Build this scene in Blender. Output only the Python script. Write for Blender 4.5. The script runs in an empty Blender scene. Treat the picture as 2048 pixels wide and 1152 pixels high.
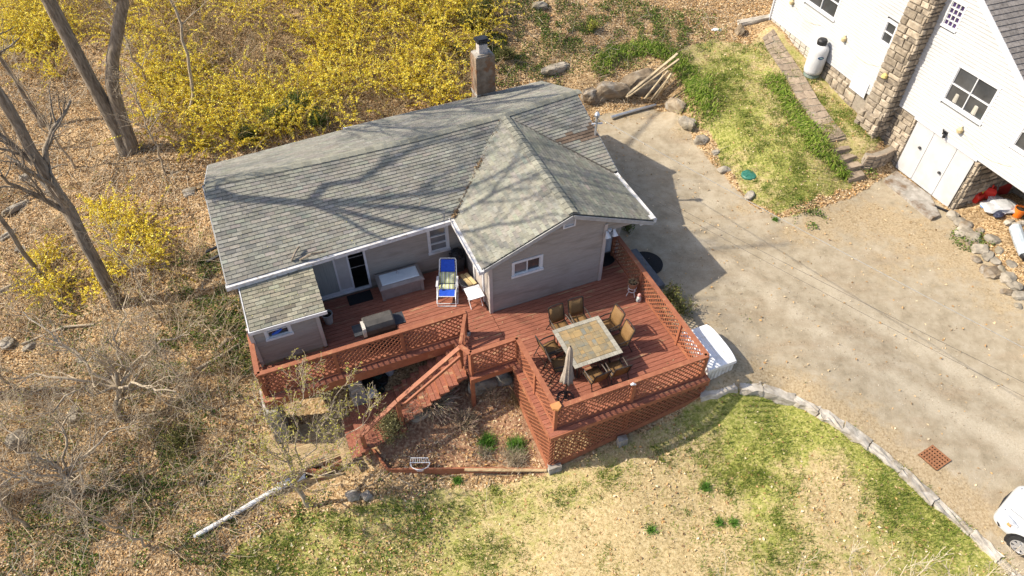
import bpy, math, random
import numpy as np
from math import radians, sin, cos, pi, hypot, atan2, tan
from mathutils import Vector
random.seed(7); rng = np.random.default_rng(11)
S = bpy.context.scene; COL = S.collection

# ------------------------------------------------------------------ camera
CAMH = 16.5; TH = radians(46); FPX = 1365.0
cam_d = bpy.data.cameras.new('camera'); cam = bpy.data.objects.new('camera', cam_d); COL.objects.link(cam)
cam_d.sensor_width = 36; cam_d.lens = 36 * FPX / 2048; cam_d.clip_end = 900; cam_d.clip_start = 0.1
cam.location = (0, 0, CAMH); cam.rotation_euler = (radians(90) - TH, 0, 0)
S.camera = cam
# ------------------------------------------------------------------ sky, sun, exposure
SUN_EL = radians(41.5); SUN_AZ = radians(1.0)          # the shadows fall towards +X
w = bpy.data.worlds.new('World'); S.world = w; w.use_nodes = True
nt = w.node_tree; sky = nt.nodes.new('ShaderNodeTexSky'); sky.sky_type = 'NISHITA'; sky.sun_disc = False
sky.air_density = .85; sky.dust_density = 2.2; sky.sun_elevation = SUN_EL; sky.sun_rotation = radians(-90) - SUN_AZ
bg = nt.nodes['Background']; nt.links.new(sky.outputs[0], bg.inputs[0]); bg.inputs[1].default_value = 0.15
sun_d = bpy.data.lights.new('sun', 'SUN'); sun_d.energy = 4.6; sun_d.angle = radians(0.55); sun_d.color = (1.0, 0.91, 0.75)
sun = bpy.data.objects.new('sun', sun_d); COL.objects.link(sun); sun.location = (-30, 0, 40)
sd = Vector((cos(SUN_EL) * cos(SUN_AZ), cos(SUN_EL) * sin(SUN_AZ), -sin(SUN_EL)))
sun.rotation_euler = sd.to_track_quat('-Z', 'Y').to_euler()
vs = S.view_settings; vs.view_transform = 'Standard'; vs.look = 'None'; vs.gamma = 1; vs.exposure = 0.62; vs.use_curve_mapping = False
S.cycles.max_bounces = 6; S.cycles.transparent_max_bounces = 8

# ------------------------------------------------------------------ geometry of the site
YAW = radians(22.5); CY, SY = cos(YAW), sin(YAW)
def W(u, v, z=0.0):                       # house frame -> world
    return np.array([u * CY - v * SY, u * SY + v * CY, z])
def UV(x, y): return x * CY + y * SY, -x * SY + y * CY
def ray(px, py):
    x = (px - 1024) / FPX; y = -(py - 576) / FPX
    return np.array([x, cos(TH) + y * sin(TH), -sin(TH) + y * cos(TH)])
def at(px, py, z):                        # point of the photograph at a known height
    d = ray(px, py); t = (z - CAMH) / d[2]; return np.array([0, 0, CAMH]) + d * t
def atY(px, py, Y):
    d = ray(px, py); return np.array([0, 0, CAMH]) + d * (Y / d[1])
CTRL = [(1100,945,-1.9),(1250,880,-1.5),(1400,808,-.95),(1430,765,-.3),(1500,768,-.34),(1450,815,-.95),(1500,826,-.97),(1560,828,-1.0),(1620,870,-1.07),(1800,1000,-1.35),(1950,1100,-1.55),
 (1560,740,-.38),(1500,700,-.33),(1620,803,-.55),(1700,845,-.75),(1860,920,-1.0),(2030,1000,-1.2),(1250,1000,-1.7),(1250,1150,-2.2),(1600,1000,-1.4),(1600,1150,-1.9),(1900,1160,-1.8),
 (900,1000,-2.55),(900,1150,-2.9),(600,1000,-2.75),(500,1150,-3.1),(1000,880,-1.9),(850,880,-1.95),(900,800,-1.6),(970,770,-1.3),(780,925,-2.1),
 (600,800,-1.9),(560,870,-2.1),(540,930,-2.3),(640,980,-2.6),(480,760,-1.9),(450,600,-1.2),(430,450,-.45),(395,330,0.),(300,900,-2.8),(150,1000,-3.2),
 (50,1150,-3.5),(50,850,-3.0),(250,700,-2.2),(60,600,-1.9),(250,550,-1.25),(60,350,-.7),(280,300,.1),(100,150,.6),(50,0,1.2),(300,100,1.2),(500,200,.7),
 (650,250,.4),(700,50,1.9),(850,180,.6),(1000,50,1.7),(950,0,2.3),(1100,125,.8),(1150,195,-.05),(1210,215,-.2),(1200,135,.85),(1250,100,1.05),(1340,110,1.1),
 (1300,240,-.2),(1250,350,-.25),(1400,330,-.22),(1500,450,-.28),(1439,543,-.3),(1350,600,-.3),(1600,560,-.36),(1800,700,-.65),(2040,800,-.95),(1700,480,-.25),
 (1850,480,-.1),(2000,600,-.4),(1800,385,-.05),(1900,440,-.05),(1960,412,.32),(2010,400,.38),(2035,440,.3),(1925,445,.0),(2045,540,.0),(1430,110,1.15),(1450,200,.78),(1410,215,.75),(1500,300,.35),(1455,330,-.1),
 (1560,385,.1),(1650,352,.3),(1600,250,.8),(1560,150,1.3),(1530,60,1.75),(1562,52,1.95),(1620,150,1.36),(1700,228,1.05),(1750,285,.85),(1660,285,.95),(1730,372,-.08),(1690,328,.34),(1678,305,.56),(1706,350,.1),(1765,340,-.05),(1800,350,-.05),(1870,420,-.05),(1740,312,.5),(1770,300,.6),(1785,320,-.03),
 (1300,20,1.9),(1500,0,1.8),(1100,0,2.2),(700,0,2.7),(300,0,2.0),(1370,185,.75),(1345,215,-.15),(1390,268,-.15)]
CP = [tuple(at(*c)) for c in CTRL]
CP += [tuple(W(u, v, z)) for u, v, z in ((2,15,-1.0),(7,12,-1.1),(0,14.5,-1.5),(5,17,-.5),(9,16,-.4),(3,20,-.2),(9,20,-.2),(26,17,.6),(26,22,1.2),(26,12,.1))]
CP += [(-34,48,5),(0,52,5.5),(34,48,3),(34,20,.2),(34,4,-1.6),(0,0,-3.4),(-34,4,-4.6),(-34,26,.2),(0,75,6),(-70,30,1),(70,30,1),(0,-40,-5)]
CP = np.array(CP, float)
def tpsk(d2): return np.where(d2 > 0, d2 * np.log(np.maximum(d2, 1e-12)) * .5, 0)
def tps_fit(P):
    n = len(P); d2 = ((P[:, None, :2] - P[None, :, :2]) ** 2).sum(-1)
    A = np.zeros((n + 3, n + 3)); A[:n, :n] = tpsk(d2) + np.eye(n) * .15
    A[:n, n] = 1; A[:n, n + 1:] = P[:, :2]; A[n, :n] = 1; A[n + 1:, :n] = P[:, :2].T
    return np.linalg.solve(A, np.r_[P[:, 2], 0, 0, 0])
TW = tps_fit(CP)
def hg_raw(x, y):
    x = np.asarray(x, float); y = np.asarray(y, float); sh = x.shape; x = x.ravel(); y = y.ravel(); out = np.empty(len(x)); n = len(CP)
    for i in range(0, len(x), 20000):
        a, b = x[i:i + 20000], y[i:i + 20000]
        d2 = (a[:, None] - CP[None, :, 0]) ** 2 + (b[:, None] - CP[None, :, 1]) ** 2
        out[i:i + 20000] = tpsk(d2) @ TW[:n] + TW[n] + TW[n + 1] * a + TW[n + 2] * b
    return np.clip(out, -6, 6.5).reshape(sh)
def clampsite(x, y, z):
    u, v = UV(x, y)
    z = np.where((u > -2.3) & (u < 10.4) & (v > 13.3) & (v < 22.7), np.minimum(z, -.3), z)
    z = np.where((u > 4.9) & (u < 10.0) & (v > 9.0) & (v < 14.2), np.minimum(z, -.42), z)
    return z
def vnoise(x, y, s, seed):                                     # smooth value noise in numpy
    r = np.random.default_rng(seed).random((64, 64)); x = np.asarray(x) * s; y = np.asarray(y) * s
    xi = np.floor(x).astype(int); yi = np.floor(y).astype(int); fx = x - xi; fy = y - yi
    fx = fx * fx * (3 - 2 * fx); fy = fy * fy * (3 - 2 * fy)
    a = r[xi % 64, yi % 64]; b = r[(xi + 1) % 64, yi % 64]; c = r[xi % 64, (yi + 1) % 64]; d = r[(xi + 1) % 64, (yi + 1) % 64]
    return (a * (1 - fx) + b * fx) * (1 - fy) + (c * (1 - fx) + d * fx) * fy
# a fine regular lattice of heights, then bilinear look-ups
GX0, GX1, GY0, GY1, GD = -36., 36., 2., 50., .25
gxs = np.arange(GX0, GX1 + GD / 2, GD); gys = np.arange(GY0, GY1 + GD / 2, GD)
GZ = hg_raw(*np.meshgrid(gxs, gys, indexing='ij'))
def hg(x, y):
    x = np.asarray(x, float); y = np.asarray(y, float)
    a = np.clip((x - GX0) / GD, 0, len(gxs) - 1.001); b = np.clip((y - GY0) / GD, 0, len(gys) - 1.001)
    i = a.astype(int); j = b.astype(int); fa = a - i; fb = b - j
    return clampsite(x, y, (GZ[i, j] * (1 - fa) + GZ[i + 1, j] * fa) * (1 - fb) + (GZ[i, j + 1] * (1 - fa) + GZ[i + 1, j + 1] * fa) * fb)
def G(px, py, dz=0.):                                          # where a pixel of the ground lies
    z = -.5
    for _ in range(14):
        p = at(px, py, z); z = .4 * z + .6 * float(hg(p[0], p[1]))
    return np.array([p[0], p[1], float(hg(p[0], p[1])) + dz])
def Gpoly(pts): return np.array([G(*p)[:2] for p in pts])
def inpoly(x, y, P):
    x = np.asarray(x); y = np.asarray(y); r = np.zeros(x.shape, bool); n = len(P)
    for i in range(n):
        x0, y0 = P[i]; x1, y1 = P[(i + 1) % n]
        if y0 == y1: continue
        c = ((y0 > y) != (y1 > y)) & (x < (x1 - x0) * (y - y0) / (y1 - y0) + x0); r ^= c
    return r
def to_px(X):
    X = np.atleast_2d(X); v = X - np.array([0, 0, CAMH]); z = v[:, 1] * cos(TH) - v[:, 2] * sin(TH); y = v[:, 1] * sin(TH) + v[:, 2] * cos(TH)
    return 1024 + FPX * v[:, 0] / z, 576 - FPX * y / z

# ------------------------------------------------------------------ materials
MATS = {}
def M(name, cols, scale=6., rough=.75, bump=0., bscale=None, spec=.3, metal=0., attr=False, detail=3., stretch=None, trans=0., coat=0., rnd=.12, cols2=None, s2=1., p2=(.52, .66), pos=None):
    """procedural: a colour ramp over noise, a second coarse wear noise, per-object brightness, bump"""
    if name in MATS: return MATS[name]
    m = bpy.data.materials.new(name); m.use_nodes = True; n = m.node_tree.nodes; L = m.node_tree.links
    p = n['Principled BSDF']; p.inputs['Roughness'].default_value = rough; p.inputs['Metallic'].default_value = metal
    p.inputs['Specular IOR Level'].default_value = spec; p.inputs['Coat Weight'].default_value = coat
    tc = n.new('ShaderNodeTexCoord'); oi = n.new('ShaderNodeObjectInfo')
    ad = n.new('ShaderNodeVectorMath'); ad.operation = 'ADD'
    sc = n.new('ShaderNodeVectorMath'); sc.operation = 'SCALE'; sc.inputs[0].default_value = (13.7, 7.1, 3.3); L.new(oi.outputs['Random'], sc.inputs['Scale'])
    L.new(tc.outputs['Object'], ad.inputs[0]); L.new(sc.outputs[0], ad.inputs[1]); vec = ad.outputs[0]
    if stretch:
        v0 = vec
        if len(stretch) > 3:
            m0 = n.new('ShaderNodeMapping'); m0.inputs['Rotation'].default_value = (0, 0, stretch[3]); L.new(v0, m0.inputs[0]); v0 = m0.outputs[0]
        mp = n.new('ShaderNodeMapping'); mp.inputs['Scale'].default_value = stretch[:3]
        L.new(v0, mp.inputs[0]); vec2 = mp.outputs[0]
    else: vec2 = vec
    def noise(s, v, det=detail):
        t = n.new('ShaderNodeTexNoise'); t.inputs['Scale'].default_value = s; t.inputs['Detail'].default_value = det; t.inputs['Roughness'].default_value = .62
        L.new(v, t.inputs['Vector']); return t.outputs[0]
    def ramp(f, cs, ps=None):
        r = n.new('ShaderNodeValToRGB'); e = r.color_ramp.elements
        ps = ps or [.3 + .4 * i / max(1, len(cs) - 1) for i in range(len(cs))]
        while len(e) < len(cs): e.new(.5)
        for i, c in enumerate(cs): e[i].position = ps[i]; e[i].color = (*c, 1)
        L.new(f, r.inputs[0]); return r.outputs[0]
    c = ramp(noise(scale, vec2), cols, pos)
    if cols2:
        mx = n.new('ShaderNodeMix'); mx.data_type = 'RGBA'
        f = ramp(noise(s2, vec2, 4.), [(0, 0, 0), (1, 1, 1)], list(p2)); L.new(f, mx.inputs[0]); L.new(c, mx.inputs[6]); mx.inputs[7].default_value = (*cols2, 1); c = mx.outputs[2]
    if attr:
        a = n.new('ShaderNodeAttribute'); a.attribute_name = 'Col'
        mu = n.new('ShaderNodeMix'); mu.data_type = 'RGBA'; mu.blend_type = 'MULTIPLY'; mu.inputs[0].default_value = 1
        L.new(c, mu.inputs[6]); L.new(a.outputs['Color'], mu.inputs[7]); c = mu.outputs[2]
    elif rnd:
        hs = n.new('ShaderNodeHueSaturation'); mr = n.new('ShaderNodeMapRange'); mr.inputs[3].default_value = 1 - rnd; mr.inputs[4].default_value = 1 + rnd
        L.new(oi.outputs['Random'], mr.inputs[0]); L.new(mr.outputs[0], hs.inputs['Value']); L.new(c, hs.inputs['Color']); c = hs.outputs[0]
    L.new(c, p.inputs['Base Color'])
    if bump:
        b = n.new('ShaderNodeBump'); b.inputs['Strength'].default_value = bump; b.inputs['Distance'].default_value = .02
        L.new(noise(bscale or scale * 3, vec2, 2.), b.inputs['Height']); L.new(b.outputs[0], p.inputs['Normal'])
    if trans:
        t = n.new('ShaderNodeBsdfTranslucent'); L.new(c, t.inputs[0]); ms = n.new('ShaderNodeMixShader'); ms.inputs[0].default_value = trans
        L.new(p.outputs[0], ms.inputs[1]); L.new(t.outputs[0], ms.inputs[2]); L.new(ms.outputs[0], n['Material Output'].inputs[0])
    MATS[name] = m; return m
def srgb(r, g, b):
    f = lambda c: (c / 255 / 12.92) if c / 255 <= .04045 else ((c / 255 + .055) / 1.055) ** 2.4
    return (f(r), f(g), f(b))

# ------------------------------------------------------------------ mesh helpers
def mk(name, V, F, mat, parent=None, base=None, col=None, smooth=False, kind=None):
    """one mesh object from arrays; V in the parent's frame once 'base' is taken off"""
    V = np.asarray(V, np.float32).reshape(-1, 3)
    if base is None and parent is not None: base = BASE.get(parent.name, (0, 0, 0))
    if base is not None: V = V - np.asarray(base, np.float32)
    me = bpy.data.meshes.new(name)
    if isinstance(F, np.ndarray) and F.ndim == 2:
        k = F.shape[1]; me.vertices.add(len(V)); me.vertices.foreach_set('co', V.ravel()); me.loops.add(F.size); me.loops.foreach_set('vertex_index', F.astype(np.int32).ravel())
        me.polygons.add(len(F)); me.polygons.foreach_set('loop_start', np.arange(0, F.size, k, dtype=np.int32)); me.polygons.foreach_set('loop_total', np.full(len(F), k, np.int32))
        me.update(calc_edges=True)
    else: me.from_pydata(V.tolist(), [], [tuple(int(i) for i in f) for f in F]); me.update()
    me.polygons.foreach_set('use_smooth', np.full(len(me.polygons), bool(smooth)))
    if col is not None:
        col = np.asarray(col, np.float32)
        if col.ndim == 1: col = np.tile(col, (len(me.polygons), 1))
        a = me.attributes.new('Col', 'FLOAT_COLOR', 'FACE'); a.data.foreach_set('color', np.c_[col[:, :3], np.ones(len(col), np.float32)].astype(np.float32).ravel())
    if mat is not None:
        for m in (mat if isinstance(mat, (list, tuple)) else [mat]): me.materials.append(m)
    o = bpy.data.objects.new(name, me); COL.objects.link(o)
    if parent is not None: o.parent = parent
    elif base is not None: o.location = tuple(float(b) for b in base)
    BASE[o.name] = tuple(base) if base is not None else (0, 0, 0)
    if kind: o['kind'] = kind
    return o
BASE = {}
def thing(name, label, cat, loc=(0, 0, 0), group=None):
    o = bpy.data.objects.new(name, None); COL.objects.link(o); o.location = tuple(float(c) for c in loc); o.empty_display_size = .2
    BASE[o.name] = tuple(float(c) for c in loc); tag(o, label, cat, group); return o
def tag(o, label, cat, group=None, kind=None):
    o['label'] = label
    if cat: o['category'] = cat
    if group: o['group'] = group
    if kind: o['kind'] = kind
    return o
def dup(root, loc, rz, label=None, group=None):
    r = root.copy(); COL.objects.link(r); r.location = tuple(float(c) for c in loc); r.rotation_euler = (0, 0, rz)
    if label: r['label'] = label
    if group: r['group'] = group
    for ch in list(root.children):
        c = ch.copy(); COL.objects.link(c); c.parent = r
        for g in ch.children:
            d = g.copy(); COL.objects.link(d); d.parent = c
    return r
def nrm(a): a = np.asarray(a, float); return a / max(1e-9, np.linalg.norm(a))
class B:
    def __init__(s): s.v = []; s.f = []; s.c = []
    def add(s, V, F, col=None):
        o = len(s.v); s.v += [tuple(map(float, p)) for p in V]; s.f += [tuple(i + o for i in f) for f in F]
        if col is not None: s.c += [col] * len(F)
        return s
    def obox(s, o, a, b, c, col=None):                        # parallelepiped from a corner and three edges
        o, a, b, c = (np.asarray(q, float) for q in (o, a, b, c))
        if np.dot(np.cross(a, b), c) < 0: a, b = b, a
        return s.add([o, o + a, o + a + b, o + b, o + c, o + a + c, o + a + b + c, o + b + c], [(3, 2, 1, 0), (4, 5, 6, 7), (0, 1, 5, 4), (1, 2, 6, 5), (2, 3, 7, 6), (3, 0, 4, 7)], col)
    def box(s, c, sz, rz=0, col=None):                         # centred box turned about z
        a = np.array([cos(rz), sin(rz), 0]) * sz[0]; b = np.array([-sin(rz), cos(rz), 0]) * sz[1]; d = np.array([0, 0, sz[2]])
        return s.obox(np.asarray(c, float) - (a + b + d) / 2, a, b, d, col)
    def bar(s, p, q, w, h, up=(0, 0, 1), col=None):            # beam from p to q, w across, h along 'up'
        p, q = np.asarray(p, float), np.asarray(q, float); t = nrm(q - p); sd_ = nrm(np.cross(t, up)); u2 = np.cross(sd_, t)
        return s.obox(p - sd_ * w / 2 - u2 * h / 2, q - p, sd_ * w, u2 * h, col)
    def tube(s, pts, r, n=6, caps=True, col=None):
        P = np.asarray(pts, float); k = len(P); R = np.broadcast_to(np.asarray(r, float), (k,)); V = []; ref = None
        for i in range(k):
            t = nrm(P[min(i + 1, k - 1)] - P[max(i - 1, 0)])
            if ref is None: ref = np.cross(t, (0, 0, 1) if abs(t[2]) < .9 else (1, 0, 0))
            ref = nrm(ref - t * np.dot(ref, t)); b = np.cross(t, ref)
            for j in range(n): a = 2 * pi * j / n; V.append(P[i] + R[i] * (ref * cos(a) + b * sin(a)))
        F = [(i * n + j, i * n + (j + 1) % n, (i + 1) * n + (j + 1) % n, (i + 1) * n + j) for i in range(k - 1) for j in range(n)]
        if caps: F += [tuple(range(n - 1, -1, -1)), tuple((k - 1) * n + j for j in range(n))]
        return s.add(V, F, col)
    def lathe(s, prof, c=(0, 0, 0), n=20, col=None, sx=1., sy=1.):
        c = np.asarray(c, float); V = [c + np.array([sx * r * cos(2 * pi * j / n), sy * r * sin(2 * pi * j / n), z]) for r, z in prof for j in range(n)]; k = len(prof)
        F = [(i * n + j, i * n + (j + 1) % n, (i + 1) * n + (j + 1) % n, (i + 1) * n + j) for i in range(k - 1) for j in range(n)]
        F += [tuple(range(n - 1, -1, -1)), tuple((k - 1) * n + j for j in range(n))]
        return s.add(V, F, col)
    def prism(s, poly, z0, z1, col=None):                      # poly: plan points (ccw), z may be a list
        n = len(poly); a0 = np.cross
        area = sum(poly[i][0] * poly[(i + 1) % n][1] - poly[(i + 1) % n][0] * poly[i][1] for i in range(n))
        if area < 0: poly = poly[::-1]
        V = [(p[0], p[1], z0) for p in poly] + [(p[0], p[1], z1) for p in poly]
        return s.add(V, [tuple(range(n - 1, -1, -1)), tuple(range(n, 2 * n))] + [(i, (i + 1) % n, n + (i + 1) % n, n + i) for i in range(n)], col)
    def build(s, name, mat, parent=None, base=None, smooth=False, kind=None, col=None):
        c = np.array(s.c) if s.c and len(s.c) == len(s.f) else col
        return mk(name, np.array(s.v), s.f, mat, parent, base, c, smooth, kind)
def tubes(P, R, n=4):
    """P (N,K,3) polylines with radii R (N,K) -> one array mesh"""
    P = np.asarray(P, float); N, K, _ = P.shape
    T = np.empty_like(P); T[:, 1:-1] = P[:, 2:] - P[:, :-2]; T[:, 0] = P[:, 1] - P[:, 0]; T[:, -1] = P[:, -1] - P[:, -2]
    T /= np.maximum(np.linalg.norm(T, axis=2, keepdims=True), 1e-9)
    mt = np.abs(P[:, -1] - P[:, 0]); ref = np.eye(3)[np.argmin(mt + np.array([0, .001, .002]), axis=1)][:, None, :] * np.ones((1, K, 1)); A = np.cross(T, ref); A /= np.maximum(np.linalg.norm(A, axis=2, keepdims=True), 1e-9); Bn = np.cross(T, A)
    an = np.arange(n) * 2 * pi / n
    V = P[:, :, None] + np.asarray(R)[:, :, None, None] * (A[:, :, None] * np.cos(an)[None, None, :, None] + Bn[:, :, None] * np.sin(an)[None, None, :, None])
    idx = np.arange(N * K * n).reshape(N, K, n); a = idx[:, :-1]; b = idx[:, 1:]
    F = np.stack([a, np.roll(a, -1, 2), np.roll(b, -1, 2), b], -1).reshape(-1, 4)
    return V.reshape(-1, 3), F
def leaves(C, size, up=.6, asp=.55, fold=.25):
    """diamond leaves at C with lengths size: four corners each, folded on the midrib"""
    N = len(C); a = rng.normal(size=(N, 3)); a[:, 2] *= (1 - up); a /= np.linalg.norm(a, axis=1, keepdims=True)
    r = rng.normal(size=(N, 3)); r[:, 2] *= (1 - up); b = np.cross(a, np.cross(a, r)); b /= np.maximum(np.linalg.norm(b, axis=1, keepdims=True), 1e-9)
    nn = np.cross(a, b); nn *= np.sign(nn[:, 2:3] + 1e-9); s = np.asarray(size).reshape(-1, 1) * .5
    V = np.stack([C - a * s, C + b * s * asp + nn * s * fold, C + a * s, C - b * s * asp + nn * s * fold], 1).reshape(-1, 3)
    return V, np.arange(4 * N).reshape(N, 4)
def blades(C, h, w_, lean=.5):
    N = len(C); az = rng.random(N) * 2 * pi; d = np.stack([np.cos(az), np.sin(az), np.zeros(N)], 1); s = np.stack([-d[:, 1], d[:, 0], d[:, 2]], 1)
    h = np.asarray(h).reshape(-1, 1); w_ = np.asarray(w_).reshape(-1, 1); ln = lean * (.3 + rng.random((N, 1)))
    V = np.stack([C - s * w_, C + s * w_, C + d * h * ln + np.array([0, 0, 1.]) * h * np.sqrt(np.maximum(.05, 1 - ln ** 2))], 1).reshape(-1, 3)
    return V, np.arange(3 * N).reshape(N, 3)
def jit(c, n, a=.18): return np.clip(np.asarray(c)[None] * (1 + rng.normal(size=(n, 1)) * a) * (1 + rng.normal(size=(n, 3)) * a * .35), 0.004, 1)
def pick(cs, n, p=None): return np.asarray(cs)[rng.choice(len(cs), n, p=p)]

# ================================================================== TERRAIN (ground, driveway, lawn, garden bed share one height field)
DRIVE = [(1190,232),(1240,222),(1300,210),(1345,222),(1385,270),(1420,322),(1465,368),(1500,408),(1560,438),(1620,425),(1700,398),(1790,340),(1900,425),(1955,500),(2060,610),(2300,800),(2400,1250),
 (2140,1250),(2080,1190),(2030,1140),(1975,1090),(1920,1038),(1850,980),(1780,915),(1700,855),(1620,805),(1560,782),(1500,768),(1440,772),(1400,785),(1370,700),(1300,560),(1230,470),(1210,330)]
LAWN1 = [(1098,946),(1250,880),(1400,802),(1405,788),(1440,776),(1500,772),(1560,787),(1620,811),(1700,861),(1780,921),(1850,986),(1920,1045),(1975,1097),(2030,1146),(2140,1260),(1900,1290),(1200,1300),(380,1290),(430,1152),(470,1085),(600,1020),(720,1015),(850,985),(1000,968)]
LAWN2 = [(1365,95),(1430,82),(1500,90),(1520,66),(1546,50),(1590,95),(1700,210),(1755,285),(1735,310),(1728,350),(1690,378),(1560,428),(1500,402),(1440,322),(1425,275),(1395,205),(1350,112)]
LAWN3 = [(1590,120),(1625,155),(1700,225),(1752,285),(1700,280),(1655,250),(1600,170)]
BED = [(745,920),(790,840),(880,760),(960,735),(1035,742),(1100,935),(1095,948),(930,950),(780,948)]
PD, PL1, PL2, PL3, PB = (Gpoly(p) for p in (DRIVE, LAWN1, LAWN2, LAWN3, BED))
def region(x, y):
    r = np.zeros(np.shape(x), int); jx = (vnoise(x, y, 2.2, 1) - .5) * .3; jy = (vnoise(x, y, 2.2, 2) - .5) * .3; a, b = x + jx, y + jy
    r[inpoly(a, b, PL1) | inpoly(a, b, PL2) | inpoly(a, b, PL3)] = 2; r[inpoly(a, b, PB)] = 3; r[inpoly(x + jx * .4, y + jy * .4, PD)] = 1
    return r
LUSH = [(1500,850,100,.75),(1560,830,70,.6),(1690,870,90,.75),(1780,960,60,.8),(1480,960,70,.5),(1540,1050,60,.5),(1250,1030,170,-.7),(1650,930,60,-.8),(1680,1010,60,-.6),(1130,980,70,.4),(1250,905,90,.3),(700,1110,160,.55),
 (470,1090,80,.5),(960,1100,90,.3),(1500,1130,90,.2),(1950,1100,60,.4),(1450,150,80,.8),(1480,230,70,.75),(1440,280,50,.7),(1560,330,80,.65),(1600,380,60,.5),(1530,280,60,.6),(1410,180,50,.6),(1700,240,50,.4),(1400,990,90,-.4),(1350,1120,120,-.4),(1820,1080,80,.5),(1620,1120,80,-.2),
 (1640,450,70,1.),(1730,430,70,1.),(1830,460,80,.9),(1930,520,80,.9),(2010,620,70,.7),(1560,480,60,.5),(1480,420,40,.8),(1500,760,60,.9),(1600,800,40,1.),(1700,850,40,1.),(1780,910,40,1.),(1860,975,45,1.),(1930,1020,60,1.),(1780,540,70,.5),(1250,215,60,1.),(1330,215,40,1.),(1360,260,30,.9),(1420,640,40,.5),(1330,590,40,.8)]
for k_ in range(16):                                           # two pale wheel tracks along the drive
    f = k_ / 15.; LUSH += [(1330 + 700 * f, 330 + 470 * f + 30 * sin(3 * f), 26, -.55), (1350 + 720 * f, 450 + 460 * f + 30 * sin(3 * f), 26, -.55)]
LUSHW = [(G(x, y)[:2], r / 62., a) for x, y, r, a in LUSH]
def lush(x, y):
    s = np.zeros(np.shape(x))
    for c, r, a in LUSHW: s += a * np.exp(-((x - c[0]) ** 2 + (y - c[1]) ** 2) / (r * r))
    return s
def axis(lo, f0, f1, hi, d):
    a = list(np.arange(f0, f1 + d / 2, d)); s = d
    while a[-1] < hi: s *= 1.35; a.append(a[-1] + s)
    s = d
    while a[0] > lo: s *= 1.35; a.insert(0, a[0] - s)
    return np.array(a)
tx = axis(-300, -27, 27, 300, .125); ty = axis(-260, 4.5, 38, 340, .125)
TXg, TYg = np.meshgrid(tx, ty, indexing='ij')
inn = (TXg > -35) & (TXg < 35) & (TYg > 3) & (TYg < 49)
TZ = hg(TXg, TYg)
far = ~inn; TZ[far] = clampsite(TXg[far], TYg[far], hg_raw(TXg[far], TYg[far]))
REG = region(TXg, TYg)
def blur(a, k):
    for _ in range(k):
        p = np.pad(a, 1, mode='edge'); a = (p[:-2, 1:-1] + p[2:, 1:-1] + p[1:-1, :-2] + p[1:-1, 2:] + 2 * p[1:-1, 1:-1]) / 6
    return a
mg, md, mb = (blur((REG == k).astype(float), 3) for k in (2, 1, 3)); ml = np.clip(1 - mg - md - mb, 0, 1)
n1 = vnoise(TXg, TYg, .9, 3) - .5; n2 = vnoise(TXg, TYg, 2.7, 4) - .5; n3 = vnoise(TXg, TYg, 6.3, 5) - .5
TZ = TZ + ml * (.12 * n1 + .05 * n2 + .03 * n3) + mg * (.06 * n1 + .03 * n2 + .015 * n3) + md * (.025 * n1 + .01 * n2) + mb * (.08 * n1 + .06 * n2)
LU = np.clip(.5 + lush(TXg, TYg) * .5, 0, 1)

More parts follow.
